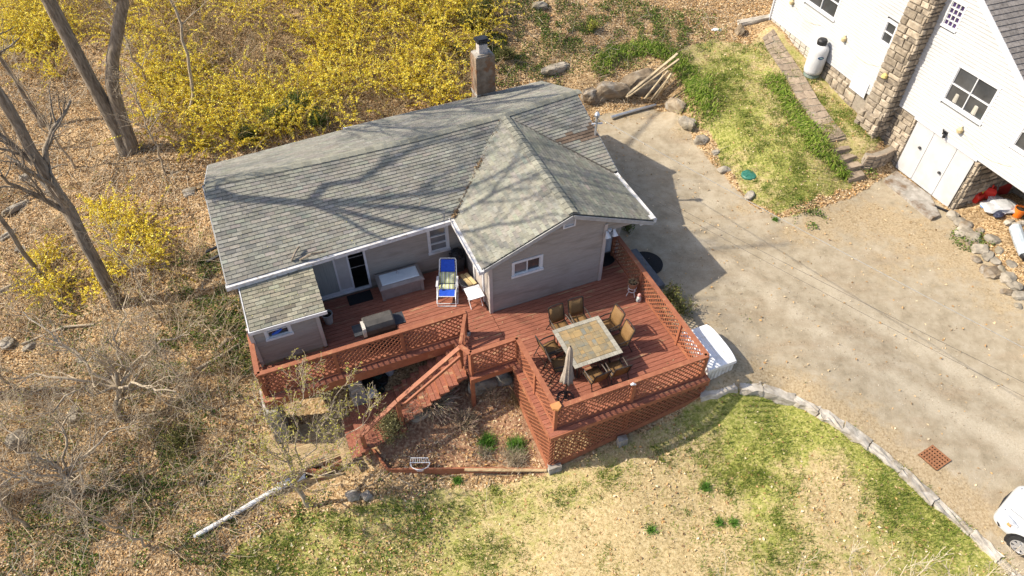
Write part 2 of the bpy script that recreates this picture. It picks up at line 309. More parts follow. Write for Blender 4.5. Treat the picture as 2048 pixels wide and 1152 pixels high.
def ground_mat():
    m = bpy.data.materials.new('site_ground'); m.use_nodes = True; n = m.node_tree.nodes; L = m.node_tree.links; p = n['Principled BSDF']
    p.inputs['Roughness'].default_value = .95; p.inputs['Specular IOR Level'].default_value = .1
    tc = n.new('ShaderNodeTexCoord'); V = tc.outputs['Object']
    def noise(s, d=4., r=.65, v=V):
        t = n.new('ShaderNodeTexNoise'); t.inputs['Scale'].default_value = s; t.inputs['Detail'].default_value = d; t.inputs['Roughness'].default_value = r; L.new(v, t.inputs['Vector']); return t.outputs[0]
    def ramp(f, cs, ps):
        r = n.new('ShaderNodeValToRGB'); e = r.color_ramp.elements
        while len(e) < len(cs): e.new(.5)
        for i, c in enumerate(cs): e[i].position = ps[i]; e[i].color = (*c, 1)
        L.new(f, r.inputs[0]); return r.outputs[0]
    def mix(f, a, b, bt='MIX'):
        x = n.new('ShaderNodeMix'); x.data_type = 'RGBA'; x.blend_type = bt
        if isinstance(f, float): x.inputs[0].default_value = f
        else: L.new(f, x.inputs[0])
        for s, c in ((6, a), (7, b)):
            if isinstance(c, tuple): x.inputs[s].default_value = (*c, 1)
            else: L.new(c, x.inputs[s])
        return x.outputs[2]
    def mth(op, a, b=None):
        x = n.new('ShaderNodeMath'); x.operation = op
        for i, c in enumerate((a, b)):
            if c is None: continue
            if isinstance(c, (int, float)): x.inputs[i].default_value = c
            else: L.new(c, x.inputs[i])
        return x.outputs[0]
    at_ = n.new('ShaderNodeAttribute'); at_.attribute_name = 'Mask'; sp = n.new('ShaderNodeSeparateColor'); L.new(at_.outputs['Color'], sp.inputs[0])
    grass, drive, bed = sp.outputs; lu = at_.outputs['Alpha']
    # leaf litter: small leaves as cells, brown to tan
    vo = n.new('ShaderNodeTexVoronoi'); vo.inputs['Scale'].default_value = 20; L.new(V, vo.inputs['Vector']); vs_ = n.new('ShaderNodeSeparateColor'); L.new(vo.outputs['Color'], vs_.inputs[0])
    lit = ramp(vs_.outputs[0], [(.1, .062, .03), (.29, .185, .09), (.44, .305, .165), (.57, .43, .26)], [0, .3, .65, 1])
    lit = mix(ramp(noise(1.1), [(0, 0, 0), (1, 1, 1)], [.45, .62]), lit, mix(.5, lit, (.17, .12, .07)))
    # lawn: straw and green by patches
    gp = mth('ADD', mth('ADD', mth('MULTIPLY', noise(.9, 4, .7), .5), mth('MULTIPLY', noise(4.2, 4, .75), .55)), mth('MULTIPLY', lu, .42))
    straw = ramp(noise(12, 5, .8), [(.19, .14, .06), (.42, .325, .17), (.6, .49, .3)], [.32, .5, .72])
    green = ramp(noise(10, 5, .8), [(.13, .15, .03), (.27, .275, .07), (.48, .42, .18)], [.34, .5, .66])
    lawn = mix(ramp(gp, [(0, 0, 0), (1, 1, 1)], [.68, .86]), straw, green)
    # drive: pale packed gravel with brown drifts of needles and grit
    dv = ramp(noise(2.3, 6, .7), [(.25, .205, .14), (.345, .29, .207), (.42, .36, .272)], [.3, .5, .72])
    st = n.new('ShaderNodeMapping'); st.inputs['Rotation'].default_value = (0, 0, radians(38)); st.inputs['Scale'].default_value = (.35, 1.3, 1); L.new(V, st.inputs[0])
    dv = mix(ramp(noise(1.0, 4, .7, st.outputs[0]), [(0, 0, 0), (.55, .55, .55)], [.5, .7]), dv, ramp(noise(16, 5), [(.2, .14, .085), (.38, .29, .19)], [.35, .65]))
    dv = mix(ramp(noise(38, 4, .75), [(.0, .0, .0), (.32, .32, .32)], [.54, .74]), dv, (.24, .19, .13)); dv = mix(ramp(noise(29, 4, .75), [(.0, .0, .0), (.3, .3, .3)], [.58, .76]), dv, (.66, .59, .48))
    dv = mix(ramp(mth('ADD', mth('MULTIPLY', lu, 1.0), mth('MULTIPLY', mth('SUBTRACT', noise(2.6, 5, .75), .5), 1.3)), [(0, 0, 0), (.85, .85, .85)], [.68, .95]), dv, ramp(noise(14, 4, .7), [(.19, .135, .07), (.36, .275, .165), (.46, .37, .25)], [.32, .5, .7]))
    dv = mix(ramp(mth('ADD', mth('SUBTRACT', .5, lu), mth('MULTIPLY', mth('SUBTRACT', noise(1.7, 5, .7), .5), .5)), [(0, 0, 0), (.7, .7, .7)], [.05, .3]), dv, ramp(noise(20, 4, .7), [(.42, .36, .265), (.55, .48, .37)], [.35, .65]))
    be = ramp(noise(11, 4, .7), [(.11, .055, .035), (.27, .15, .09), (.48, .35, .22)], [.3, .5, .7])
    edge = noise(3.5, 4, .75)
    def sharp(mk_): return ramp(mth('ADD', mk_, mth('MULTIPLY', mth('SUBTRACT', edge, .5), 1.1)), [(0, 0, 0), (1, 1, 1)], [.4, .6])
    c = mix(sharp(grass), lit, lawn); c = mix(sharp(bed), c, be); c = mix(sharp(drive), c, dv)
    L.new(c, p.inputs['Base Color'])
    b = n.new('ShaderNodeBump'); b.inputs['Strength'].default_value = .55; b.inputs['Distance'].default_value = .035
    hgt = noise(30, 4, .75); L.new(hgt, b.inputs['Height']); L.new(b.outputs[0], p.inputs['Normal'])
    return m
MG = ground_mat()
nx, ny = len(tx), len(ty); idx = np.arange(nx * ny).reshape(nx, ny)
Q = np.stack([idx[:-1, :-1], idx[1:, :-1], idx[1:, 1:], idx[:-1, 1:]], -1).reshape(-1, 4); RQ = REG[:-1, :-1].ravel()
VG = np.stack([TXg, TYg, TZ], -1).reshape(-1, 3); MASK = np.stack([mg, md, mb, LU], -1).reshape(-1, 4)
for k, nm in ((0, 'ground'), (1, 'driveway'), (2, 'lawn'), (3, 'garden_bed')):
    q = Q[RQ == k]; us, inv = np.unique(q, return_inverse=True)
    o = mk(nm, VG[us], inv.reshape(q.shape), MG, smooth=True, kind='structure')
    a = o.data.attributes.new('Mask', 'FLOAT_COLOR', 'POINT'); a.data.foreach_set('color', MASK[us].astype(np.float32).ravel())
    o['label'] = {0: 'sloping woodland ground under dry leaf litter', 1: 'pale packed gravel driveway between the houses', 2: 'patchy straw and green lawn', 3: 'brown mulch bed below the deck'}[k]

# ================================================================== COTTAGE
TAUPE = M('taupe_siding', [(.285,.25,.215),(.345,.305,.265)], 3, .6, .12, 40, stretch=(1,1,6), cols2=(.255,.22,.185), s2=.8, rnd=.03)
TRIMT = M('taupe_trim', [(.40,.355,.32),(.46,.41,.375)], 5, .6)
WHITE = M('white_trim_paint', [(.55,.55,.56),(.68,.68,.69)], 5, .5, .05, cols2=(.5,.49,.47), s2=2.2, rnd=.03)
GUT = M('weathered_white_gutter', [(.48,.47,.47),(.66,.655,.66)], 14, .5, .1, cols2=(.33,.30,.27), s2=7, rnd=.03)
VINYL = M('white_vinyl', [(.54,.55,.57),(.6,.6,.62)], 4, .4, rnd=.02)
SHING = M('grey_shingle', [(.2,.19,.16),(.242,.232,.197),(.283,.272,.232)], 11, .9, .5, 70, attr=True, spec=.15, cols2=(.165,.165,.148), s2=.8, detail=5)
ROOFU = M('roof_felt', [(.07,.07,.065),(.1,.1,.09)], 6, .95)
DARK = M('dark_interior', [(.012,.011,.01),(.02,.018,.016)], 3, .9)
CONC = M('weathered_concrete', [(.24,.22,.19),(.4,.37,.33)], 5, .9, .4, 30, cols2=(.16,.11,.07), s2=1.6)
BLOCK = M('foundation_block', [(.2,.185,.16),(.33,.3,.27)], 3, .95, .4, 22)
METALG = M('galvanised_metal', [(.42,.43,.45),(.6,.61,.63)], 9, .4, metal=.7, rnd=.05)
BLACKM = M('black_metal', [(.012,.012,.014),(.03,.03,.033)], 8, .45)
def glass(name, tint=(.035, .045, .05), rough=.06):
    m = M(name, [tuple(c * .7 for c in tint), tuple(c * 1.4 for c in tint)], 1.3, rough, spec=.9, rnd=.1); return m
GLASS = glass('window_glass'); GLASSC = glass('curtained_glass', (.16, .16, .165), .12)
cot = thing('cottage', 'small taupe cottage with grey shingle roof and cross gable, red deck around it', 'house', W(4, 18, -.3))

def lerp(a, b, t): return a + (b - a) * t
def pl(u, pts):                                                    # polyline look-up along u -> (v,z)
    us = [p[0] for p in pts]; return np.interp(u, us, [p[1] for p in pts]), np.interp(u, us, [p[2] for p in pts])
EAVE = [(-2.36,16.06,2.2),(4.7,16.38,2.2),(10.75,16.6,2.2)]
RIDGE = [(-2.3,19.54,3.4),(1.5,19.52,3.34),(4.5,19.55,3.32),(7.82,19.66,3.4),(11.05,20.12,3.4)]
BACK = [(-2.25,22.4,2.2),(2.62,22.78,2.2),(2.64,22.98,2.14),(10.95,23.27,2.16)]
SH_TABS = []                                                        # every shingle tab, then the 300 largest become objects
def P_front(u, t): a = pl(u, EAVE); b = pl(u, RIDGE); return W(u, lerp(a[0], b[0], t), lerp(a[1], b[1], t))
def P_back(u, t): a = pl(u, BACK); b = pl(u, RIDGE); return W(u, lerp(a[0], b[0], t), lerp(a[1], b[1], t))
CGX = 7.7
def P_cl(s, t):                                                     # cross gable left slope: s along v
    v = lerp(13.8, 19.75, s); return W(lerp(4.74, CGX + .1 * s, t), v, lerp(2.2, 3.42, t))
def P_cr(s, t):
    v = lerp(13.8, 19.75, s); return W(lerp(10.66, CGX + .1 * s, t), v, lerp(2.2, 3.42, t))
def P_shed(s, t): return W(lerp(-2.06, .08, s), lerp(14.42, 16.2, t), lerp(1.72, 2.1, t))
def tabs(fn, s0, s1, slen, tlen, keep=None, expo=.135, tab=.30, tint=(1, 1, 1), var=.095, patch=None, t1=1.):
    rows = int(tlen * t1 / expo); dt = expo / tlen
    for r in range(rows + 1):
        ta = r * dt; tb = min(t1, ta + dt * 1.12)
        if ta >= t1: break
        ns = int(slen / tab); off = (r % 2) * .5 + rng.random() * .1
        for i in range(-1, ns + 1):
            a = s0 + (s1 - s0) * (i + off) / ns; b = s0 + (s1 - s0) * (i + 1 + off - .03) / ns
            lo, hi = min(s0, s1), max(s0, s1); a = min(max(a, lo), hi); b = min(max(b, lo), hi)
            if abs(b - a) < 1e-4 * abs(s1 - s0): continue
            p = [fn(a, ta), fn(b, ta), fn(b, tb), fn(a, tb)]
            nn = nrm(np.cross(p[1] - p[0], p[3] - p[0])); nn = nn if nn[2] > 0 else -nn
            if keep is not None and not keep(np.mean(p, 0)): continue
            lift = .022 + .01 * rng.random(); q = [p[0] + nn * lift, p[1] + nn * (lift + .004 * rng.random()), p[2] + nn * .006, p[3] + nn * .006]
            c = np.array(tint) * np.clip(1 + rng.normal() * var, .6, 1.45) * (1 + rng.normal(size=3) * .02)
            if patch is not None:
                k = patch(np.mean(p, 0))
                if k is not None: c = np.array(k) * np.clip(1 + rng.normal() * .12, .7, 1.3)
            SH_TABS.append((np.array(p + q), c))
def over_main(p):                                                   # main slope tabs hidden below the cross gable are left out
    u, v = UV(p[0], p[1]); L = 4.7 + (v - 16.35) * .94; R = 10.72 - (v - 16.5) * .9
    return not (u > L + .35 and u < R - .35)
def brown_patch(p):
    x, y = to_px(p); x, y = x[0], y[0]
    if 1112 < x < 1195 and 243 < y < 286 and y > 243 + (1190 - x) * .42 and rng.random() < .86: return (.62, .47, .40)
    return None
tabs(P_front, -2.36, 10.85, 13.2, 3.55, over_main, patch=brown_patch)
tabs(P_back, -2.3, 10.98, 13.2, 3.5)
def left_of_valley(p): u, v = UV(p[0], p[1]); return v < 16.35 + (u - 4.7) / .94 + .3
def right_of_valley(p): u, v = UV(p[0], p[1]); return v < 16.5 + (10.72 - u) / .9 + .3
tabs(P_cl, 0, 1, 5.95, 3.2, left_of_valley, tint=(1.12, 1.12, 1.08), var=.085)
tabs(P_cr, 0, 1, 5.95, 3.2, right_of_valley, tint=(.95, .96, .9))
tabs(P_shed, 0, 1, 2.14, 1.82, tint=(1.0, .98, .88), var=.17)

def slab(fn, s0, s1, th=.1, segs=60, t0=0., t1=1.):
    V = []; F = []
    for i in range(segs + 1):
        s = lerp(s0, s1, i / segs); a = fn(s, t0) - (0, 0, .025); b = fn(s, t1) - (0, 0, .025); V += [a, b, a - (0, 0, th), b - (0, 0, th)]
    for i in range(segs):
        k = 4 * i; F += [(k, k + 1, k + 5, k + 4), (k + 2, k + 6, k + 7, k + 3), (k, k + 4, k + 6, k + 2), (k + 1, k + 3, k + 7, k + 5)]
    F += [(0, 2, 3, 1), (4 * segs, 4 * segs + 1, 4 * segs + 3, 4 * segs + 2)]
    return V, F
rb = B()
for fn, s0, s1 in ((P_front, -2.36, 10.85), (P_back, -2.3, 10.98), (P_cl, 0, 1), (P_cr, 0, 1), (P_shed, 0, 1)): rb.add(*slab(fn, s0, s1))
roof = rb.build('roof', ROOFU, cot)
# area in the picture decides which tabs become objects of their own
def quad_area(q):
    x, y = to_px(q); return abs(.5 * sum(x[i] * y[(i + 1) % 4] - x[(i + 1) % 4] * y[i] for i in range(4)))
ar = np.array([quad_area(t[0][4:]) if to_px(t[0][4:])[0].min() > 0 else 0 for t in SH_TABS]); order = np.argsort(-ar); big = set(order[:300].tolist())
TF = [(4, 5, 6, 7), (0, 1, 5, 4), (1, 2, 6, 5), (3, 0, 4, 7)]
V = []; F = []; cc = []
for i, (pts, c) in enumerate(SH_TABS):
    if i in big: mk('shingle', pts, TF, SHING, roof, col=c)
    else:
        k = len(V); V += list(pts); F += [tuple(j + k for j in f) for f in TF]; cc += [c] * 4
mk('shingle_courses', np.array(V), np.array(F), SHING, roof, col=np.array(cc), kind='stuff')
# ridge caps: overlapping bent tabs
def caps(path, half, drop, step, tint=1.):
    path = [np.asarray(p, float) for p in path]; L_ = [0]
    for a, b in zip(path, path[1:]): L_.append(L_[-1] + np.linalg.norm(b - a))
    pt = lambda s: np.array([np.interp(s, L_, [p[k] for p in path]) for k in range(3)])
    s = 0
    while s < L_[-1] - .1:
        a, b = pt(s), pt(min(L_[-1], s + step * 1.15)); t = nrm(b - a); sd_ = nrm(np.cross(t, (0, 0, 1))); up = np.array([0, 0, 1.])
        la, lb = .05, .03
        V = [a + up * (la - drop) - sd_ * half, a + up * la, a + up * (la - drop) + sd_ * half, b + up * (lb - drop) - sd_ * half, b + up * lb, b + up * (lb - drop) + sd_ * half]
        V += [p - up * .025 for p in V]
        mk('ridge_cap', np.array(V), [(0, 1, 4, 3), (1, 2, 5, 4), (0, 6, 7, 1), (1, 7, 8, 2), (0, 3, 9, 6), (2, 8, 11, 5)], SHING, roof, col=np.array([1.05, 1.06, 1.0]) * tint * (1 + rng.normal() * .1)); s += step
caps([W(u, *pl(u, RIDGE)) for u in np.linspace(-2.3, 11.05, 30)], .16, .05, .3)
caps([W(CGX, 13.82, 3.44), W(CGX + .1, 19.6, 3.44)], .16, .06, .26)
# valleys: dark flashing strips with debris
vb = B()
for a, b in ((W(4.74, 16.36, 2.225), W(7.78, 19.6, 3.405)), (W(10.68, 16.52, 2.225), W(7.84, 19.6, 3.405))): vb.bar(a, b, .07, .02)
vb.build('valley_flashing', M('valley_metal', [(.06,.055,.045),(.12,.1,.08)], 12, .7), roof)

# ---- lap siding: real overlapping boards with openings left free
def siding(name, p0, p1, z0, ztop, mat, parent, openings=(), expo=.1, out=1, step=.02, butt=.02):
    p0 = np.asarray(p0, float)[:2]; p1 = np.asarray(p1, float)[:2]; Ln = np.linalg.norm(p1 - p0); t = (p1 - p0) / Ln; nn = np.array([t[1], -t[0]]) * out
    zt = ztop if callable(ztop) else (lambda s: np.full(np.shape(s), ztop)); ss = np.linspace(0, Ln, 240); ztv = zt(ss); b = B(); bk = B()
    def span(z):
        k = np.where(ztv >= z - 1e-6)[0]; return (ss[k[0]], ss[k[-1]]) if len(k) else None
    z = z0; zmax = ztv.max()
    while z < zmax - .01:
        zb = min(z + expo, zmax); A = span(z); C = span(zb) or (A and ((A[0] + A[1]) / 2,) * 2)
        if not A: break
        cuts = sorted((o[0], o[1]) for o in openings if o[2] < zb - .01 and o[3] > z + .01); segs = []; x = A[0]; x2 = C[0]
        for a, e in cuts:
            if a > x + .01: segs.append((x, a, min(max(x2, x), a), a))
            x = e; x2 = e
        if A[1] > x + .01: segs.append((x, A[1], x2, max(C[1], x2)))
        for a, e, a2, e2 in segs:
            q = lambda s, zz, o_: (*(p0 + t * s + nn * o_), zz)
            bt = min(butt, (zb - z) * .5); b.add([q(a, z, step), q(e, z, step), q(e2, zb, .003), q(a2, zb, .003), q(a, z, -.02), q(e, z, -.02), q(a, z + bt, step), q(e, z + bt, step)], [(6, 7, 2, 3), (0, 1, 7, 6), (0, 4, 5, 1)] if out > 0 else [(3, 2, 7, 6), (6, 7, 1, 0), (1, 5, 4, 0)])
        z = zb
    o = b.build(name, mat, parent); return o
def backing(name, poly, mat, parent, openings=None):
    return None
def wallbox(b, p0, p1, z0, z1, th=.1, out=1):                       # solid core behind the boards
    p0 = np.asarray(p0, float)[:2]; p1 = np.asarray(p1, float)[:2]; t = nrm(p1 - p0); nn = np.array([t[1], -t[0]]) * out
    b.obox((*(p0 - nn * .005), z0), (*(p1 - p0), 0), (*(-nn * th), 0), (0, 0, z1 - z0))
def gz(u): return 3.42 - abs(u - CGX) * .41 - .1                    # underside of the gable roof
walls = [ # p0(u,v) p1(u,v) ztop openings(s0,s1,z0,z1)
 ((5.06,13.97),(8.98,13.97), lambda s: gz(5.06 + s) - .0, [(.73,1.75,1.33,1.95)]),
 ((-2.12,14.66),(-.2,14.66), 1.66, [(.37,1.13,.96,1.6)]),
 ((-.2,14.66),(-.2,16.62), lambda s: 1.68 + .2 * s, []),
 ((-.2,16.62),(5.06,16.62), 2.14, [(.0,1.95,0,1.95),(4.07,4.77,.72,1.8)]),
 ((5.06,16.62),(5.06,13.97), 2.12, [(1.2,2.0,.0,1.9)]),
 ((8.98,13.97),(8.98,15.06), 2.4, []),
 ((8.98,15.06),(10.3,15.06), 2.3, [(.16,1.1,0,2.03)]),
 ((10.3,15.06),(10.3,22.85), lambda s: np.interp(15.06 + s, [15,16.7,20,22.9],[2.15,2.15,3.3,2.2]), [(2.2,3.2,.9,2.0)]),
 ((-2.12,22.3),(-2.12,14.66), lambda s: np.interp(22.3 - s, [14.6,16.2,19.5,22.4],[1.66,2.1,3.3,2.15]), []),
 ((10.3,22.85),(-2.12,22.3), 2.1, [])]
core = B()
for p0, p1, zt, op in walls:
    siding('siding', W(*p0), W(*p1), 0.0, zt, TAUPE, cot, op)
    wallbox(core, W(*p0), W(*p1), -1.2, .02)
    # core split around the openings
    p0w, p1w = W(*p0)[:2], W(*p1)[:2]; Ln = np.linalg.norm(p1w - p0w); tv = (p1w - p0w) / Ln; xs = [0.]
    zc = (lambda s: float(np.min(zt(np.array([s[0], s[1]]))))) if callable(zt) else (lambda s: zt)
    for a, e, za, zb in sorted(op):
        wallbox(core, p0w + tv * xs[-1], p0w + tv * a, .02, zc((xs[-1], a)) - .02)
        if za > .1: wallbox(core, p0w + tv * a, p0w + tv * e, .02, za)
        wallbox(core, p0w + tv * a, p0w + tv * e, zb, max(zb + .02, zc((a, e)) - .02)); xs.append(e)
    if Ln - xs[-1] > .02: wallbox(core, p0w + tv * xs[-1], p1w, .02, zc((xs[-1], Ln)) - .02)
core.build('wall', BLOCK, cot)
# gable face that carries on over the porch, its soffit and the beam
siding('gable_siding', W(8.98, 13.975), W(10.55, 13.975), 2.2, lambda s: np.maximum(gz(8.98 + s), 2.2), TAUPE, cot)
gb = B(); gb.obox(W(8.98, 13.99, 2.14), W(10.5, 13.99, 2.14) - W(8.98, 13.99, 2.14), W(0, 1.0) - W(0, 0), (0, 0, .06)); gb.build('soffit', TRIMT, cot)
tb = B()
for u, v, z1, d in ((5.06,13.97,1.98,1),(8.98,13.97,2.5,1),(-2.12,14.66,1.62,1),(-.2,14.66,1.62,1),(5.06,16.62,2.1,1)):
    tb = B(); tb.box(W(u, v, z1 / 2), (.11, .11, z1), YAW); tb.build('corner_trim', TRIMT, cot)
# rakes and fascia
RAKE = M('grey_rake', [(.3,.3,.29),(.42,.42,.41)], 6, .6)
for fn in (P_cl, P_cr): rk = B(); rk.bar(fn(-.005, 0) - (0, 0, .1), fn(-.005, 1) - (0, 0, .1), .03, .13); rk.build('rake_board', RAKE, roof)
for fn, s in ((P_front, -2.38), (P_front, 10.87), (P_back, -2.33), (P_back, 11.0)): rk = B(); rk.bar(fn(s, 0) - (0, 0, .07), fn(s, 1) - (0, 0, .07), .03, .13); rk.build('rake_board', RAKE, roof)
fb = B(); ub = [-2.25, 2.62]; fb.bar(P_back(-2.25, 0) - (0, 0, .05), P_back(2.6, 0) - (0, 0, .05), .05, .12); fb.bar(P_back(2.66, 0) - (0, 0, .05), P_back(7.95, 0) - (0, 0, .05), .06, .13); fb.bar(P_back(8.88, 0) - (0, 0, .05), P_back(10.95, 0) - (0, 0, .05), .06, .13)
fb.bar(W(2.64, 22.76, 2.12), W(2.64, 23.0, 2.12), .05, .12); fb.build('back_fascia', WHITE, roof)
def gutter(a, b, wd=.17):
    g = B(); a, b = np.asarray(a), np.asarray(b); g.bar(a - (0, 0, .06), b - (0, 0, .06), wd, .11); o = g.build('gutter', GUT, roof)
    s = nrm(np.cross(b - a, (0, 0, 1))); l = B(); l.bar(a + s * wd * .5 + (0, 0, .005), b + s * wd * .5 + (0, 0, .005), .018, .05); l.bar(a - s * wd * .5 + (0, 0, .005), b - s * wd * .5 + (0, 0, .005), .018, .05); l.build('gutter_lip', GUT, o)
    return o
gutter(W(-2.42, 16.0, 2.19), W(4.66, 16.32, 2.2)); gutter(W(4.68, 16.4, 2.2), W(4.7, 13.72, 2.19)); gutter(W(10.74, 16.5, 2.2), W(10.72, 13.82, 2.19), .12)
gb = B(); gb.bar(W(-2.1, 14.38, 1.68), W(.12, 14.38, 1.68), .03, .12); gb.bar(W(-2.09, 14.38, 1.68), W(-2.09, 16.2, 2.07), .03, .1); gb.build('shed_fascia', WHITE, roof)
gb = B(); gb.obox(W(10.2, 13.84, 2.1), W(.55, 0), W(0, .2), (0, 0, .16)); gb.obox(W(4.74, 13.84, 2.06), W(.3, 0), W(0, .14), (0, 0, .16)); gb.build('eave_return', WHITE, roof)

# ---- windows: casing, sash rails, panes, reveal
def window(name, parent, c, tu, n, wd, ht, mats=(WHITE, GLASS), cas=.085, cols=2, rows=1, slide=False, proud=.03, label=None, z_sash=None):
    """c: centre on the wall plane, tu: along the wall, n: outward"""
    c = np.asarray(c, float); tu = np.asarray(tu, float); n = np.asarray(n, float); up = np.array([0, 0, 1.])
    fr = B()
    def piece(bb, x0, x1, z0, z1, d0, d1): bb.obox(c + tu * x0 + up * z0 + n * d0, tu * (x1 - x0), up * (z1 - z0), n * (d1 - d0))
    X, Zh = wd / 2, ht / 2
    piece(fr, -X, X, Zh - cas, Zh, -.06, proud); piece(fr, -X, -X + cas, -Zh + cas, Zh - cas, -.06, proud); piece(fr, X - cas, X, -Zh + cas, Zh - cas, -.06, proud); piece(fr, -X - .02, X + .02, -Zh, -Zh + cas, -.06, proud + .03)
    o = fr.build(name, mats[0], parent)
    if label: o['label'] = label
    ix, iz = X - cas, Zh - cas
    sb = B(); s = .035
    for i in range(1, cols): xx = -ix + 2 * ix * i / cols; piece(sb, xx - s / 2, xx + s / 2, -iz, iz, -.05, .008)
    for j in range(1, rows): zz = -iz + 2 * iz * j / rows; piece(sb, -ix, ix, zz - s / 2, zz + s / 2, -.05, .012)
    for a in (-ix, ix - s * .7): piece(sb, a, a + s * .7, -iz, iz, -.05, .002)
    for a in (-iz, iz - s * .7): piece(sb, -ix + s * .7, ix - s * .7, a, a + s * .7, -.05, .002)
    sb.build('sash', mats[0], o)
    for i in range(cols):
        for j in range(rows):
            g = B(); x0 = -ix + 2 * ix * i / cols; x1 = -ix + 2 * ix * (i + 1) / cols; z0 = -iz + 2 * iz * j / rows; z1 = -iz + 2 * iz * (j + 1) / rows
            piece(g, x0 + .01, x1 - .01, z0 + .01, z1 - .01, -.045 - .004 * (i + j), -.035 - .004 * (i + j)); g.build('pane', mats[1] if not callable(mats[1]) else mats[1](i, j), o)
    return o
TU = W(1, 0); TV = W(0, 1)
GL2 = lambda i, j: GLASSC if i == 0 else GLASS
window('window', cot, W(6.30, 13.97, 1.64), TU, -TV, 1.06, .66, (WHITE, GL2), label='wide white sliding window in the gable wall')
window('window', cot, W(4.22, 16.62, 1.26), TU, -TV, .74, 1.12, (WHITE, GLASSC), cols=1, rows=3, label='tall white sash window near the corner')
window('window', cot, W(-1.37, 14.66, 1.28), TU, -TV, .77, .68, (WHITE, GLASS), cols=1, rows=2, label='small white window of the lean-to')
# laundry seen behind the lean-to window
lb_ = B(); lb_.tube([W(-1.55, 14.625, 1.16), W(-1.4, 14.622, 1.2), W(-1.25, 14.622, 1.28)], [.03, .05, .03], 6); lb_.build('blue_cloth', M('blue_cloth', [(.02,.07,.4),(.05,.15,.6)], 9, .8), cot)
# gable vent with louvre slats
vn = B(); c0 = W(7.66, 13.95, 3.06)
for dx, dz, sx_, sz in ((0,.235,.42,.05),(0,-.235,.42,.05),(-.19,0,.05,.42),(.19,0,.05,.42)): vn.box(c0 + TU * dx + (0, 0, dz), (sx_, .06, sz), YAW)
vent = vn.build('gable_vent', WHITE, cot)
for i in range(8):
    s_ = B(); z = -.19 + i * .054; s_.obox(c0 + TU * -.165 + TV * -.005 + (0, 0, z), TU * .33, TV * .03 + np.array([0, 0, .035]), np.array([0, 0, .008])); s_.build('slat', VINYL, vent)
# ---- sliding door: two glazed leaves and the open black gap
sl = B(); o_ = W(-.2, 16.60, 0)
for a, b, z0, z1 in ((0,1.97,1.92,2.0),(1.9,1.97,0,1.92),(0,1.97,0,.05)): sl.obox(W(-.2 + a, 16.57, z0), TU * (b - a), TV * .1, (0, 0, z1 - z0))
sld = sl.build('sliding_door', WHITE, cot)
for a, b, y, mt in ((.02,.98,.0,GLASSC),(.72,1.42,.045,GLASSC)):
    f_ = B()
    for x0, x1, z0, z1 in ((a,a+.06,.06,1.9),(b-.06,b,.06,1.9),(a+.06,b-.06,.06,.16),(a+.06,b-.06,1.8,1.9)): f_.obox(W(-.2 + x0, 16.60 + y, z0), TU * (x1 - x0), TV * .035, (0, 0, z1 - z0))
    lf = f_.build('leaf_frame', VINYL, sld); g = B(); g.obox(W(-.2 + a + .06, 16.615 + y, .16), TU * (b - a - .12), TV * .01, (0, 0, 1.64)); g.build('pane', M('slider_curtain', [(.2,.225,.22),(.3,.32,.31)], 4, .35, stretch=(14, 14, .4)) if y == 0 else M('slider_screen', [(.36,.35,.34),(.45,.44,.43)], 3, .5), lf)
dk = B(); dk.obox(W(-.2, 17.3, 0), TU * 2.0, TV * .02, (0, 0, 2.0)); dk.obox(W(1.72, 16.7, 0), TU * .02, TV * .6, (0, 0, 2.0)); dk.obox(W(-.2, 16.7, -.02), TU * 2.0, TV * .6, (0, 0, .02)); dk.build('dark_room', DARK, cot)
for z in (.75, 1.2, 1.6):
    k_ = B(); k_.obox(W(1.22, 16.9, z), TU * .5, TV * .02, (0, 0, .025)); k_.build('inner_shelf', M('pale_shelf', [(.3,.27,.24),(.4,.36,.33)], 5, .6), cot)
# ---- patio side door in the bump-out left wall and the porch door
pd_ = B(); pd_.obox(W(5.05, 15.45, 0), TU * -.05, TV * -.1, (0, 0, 1.95)); pd_.obox(W(5.05, 14.58, 0), TU * -.05, TV * -.1, (0, 0, 1.95)); pd_.obox(W(5.05, 15.45, 1.85), TU * -.05, TV * -.87, (0, 0, .1)); d_ = pd_.build('side_door', WHITE, cot)
g = B(); g.obox(W(5.09, 15.4, .02), TU * -.04, TV * -.8, (0, 0, 1.84)); g.build('door_leaf', TRIMT, d_)
do = B(); do.obox(W(9.1, 15.03, 0), TU * .08, TV * .06, (0, 0, 2.08)); do.obox(W(10.02, 15.03, 0), TU * .08, TV * .06, (0, 0, 2.08)); do.obox(W(9.18, 15.03, 2.0), TU * .84, TV * .06, (0, 0, .08)); door = do.build('entry_door', WHITE, cot)
g = B(); g.obox(W(9.18, 15.06, .02), TU * .84, TV * .05, (0, 0, 1.98)); g.build('door_leaf', M('pale_blue_door', [(.5,.53,.58),(.58,.6,.65)], 3, .45), door)
g = B(); g.obox(W(9.92, 15.03, .95), TU * .05, TV * .04, (0, 0, .16)); g.build('handle', BLACKM, door)
# porch lamp: two flood heads on a round plate under the gable
lp = B(); lc = W(9.12, 13.93, 2.22); lp.lathe([(.07, -.03), (.07, .03)], lc, 12); lamp = lp.build('flood_light', VINYL, cot)
for s_ in (-1, 1):
    h_ = B(); q = lc + TU * s_ * .13 + TV * -.1 + (0, 0, -.08); h_.tube([q + (0, 0, .09) + TV * .06, q + (0, 0, .03), q + (0, 0, -.05) - TV * .05, q + (0, 0, -.09) - TV * .08], [.03, .055, .09, .1], 10); h_.build('lamp_head', VINYL, lamp)
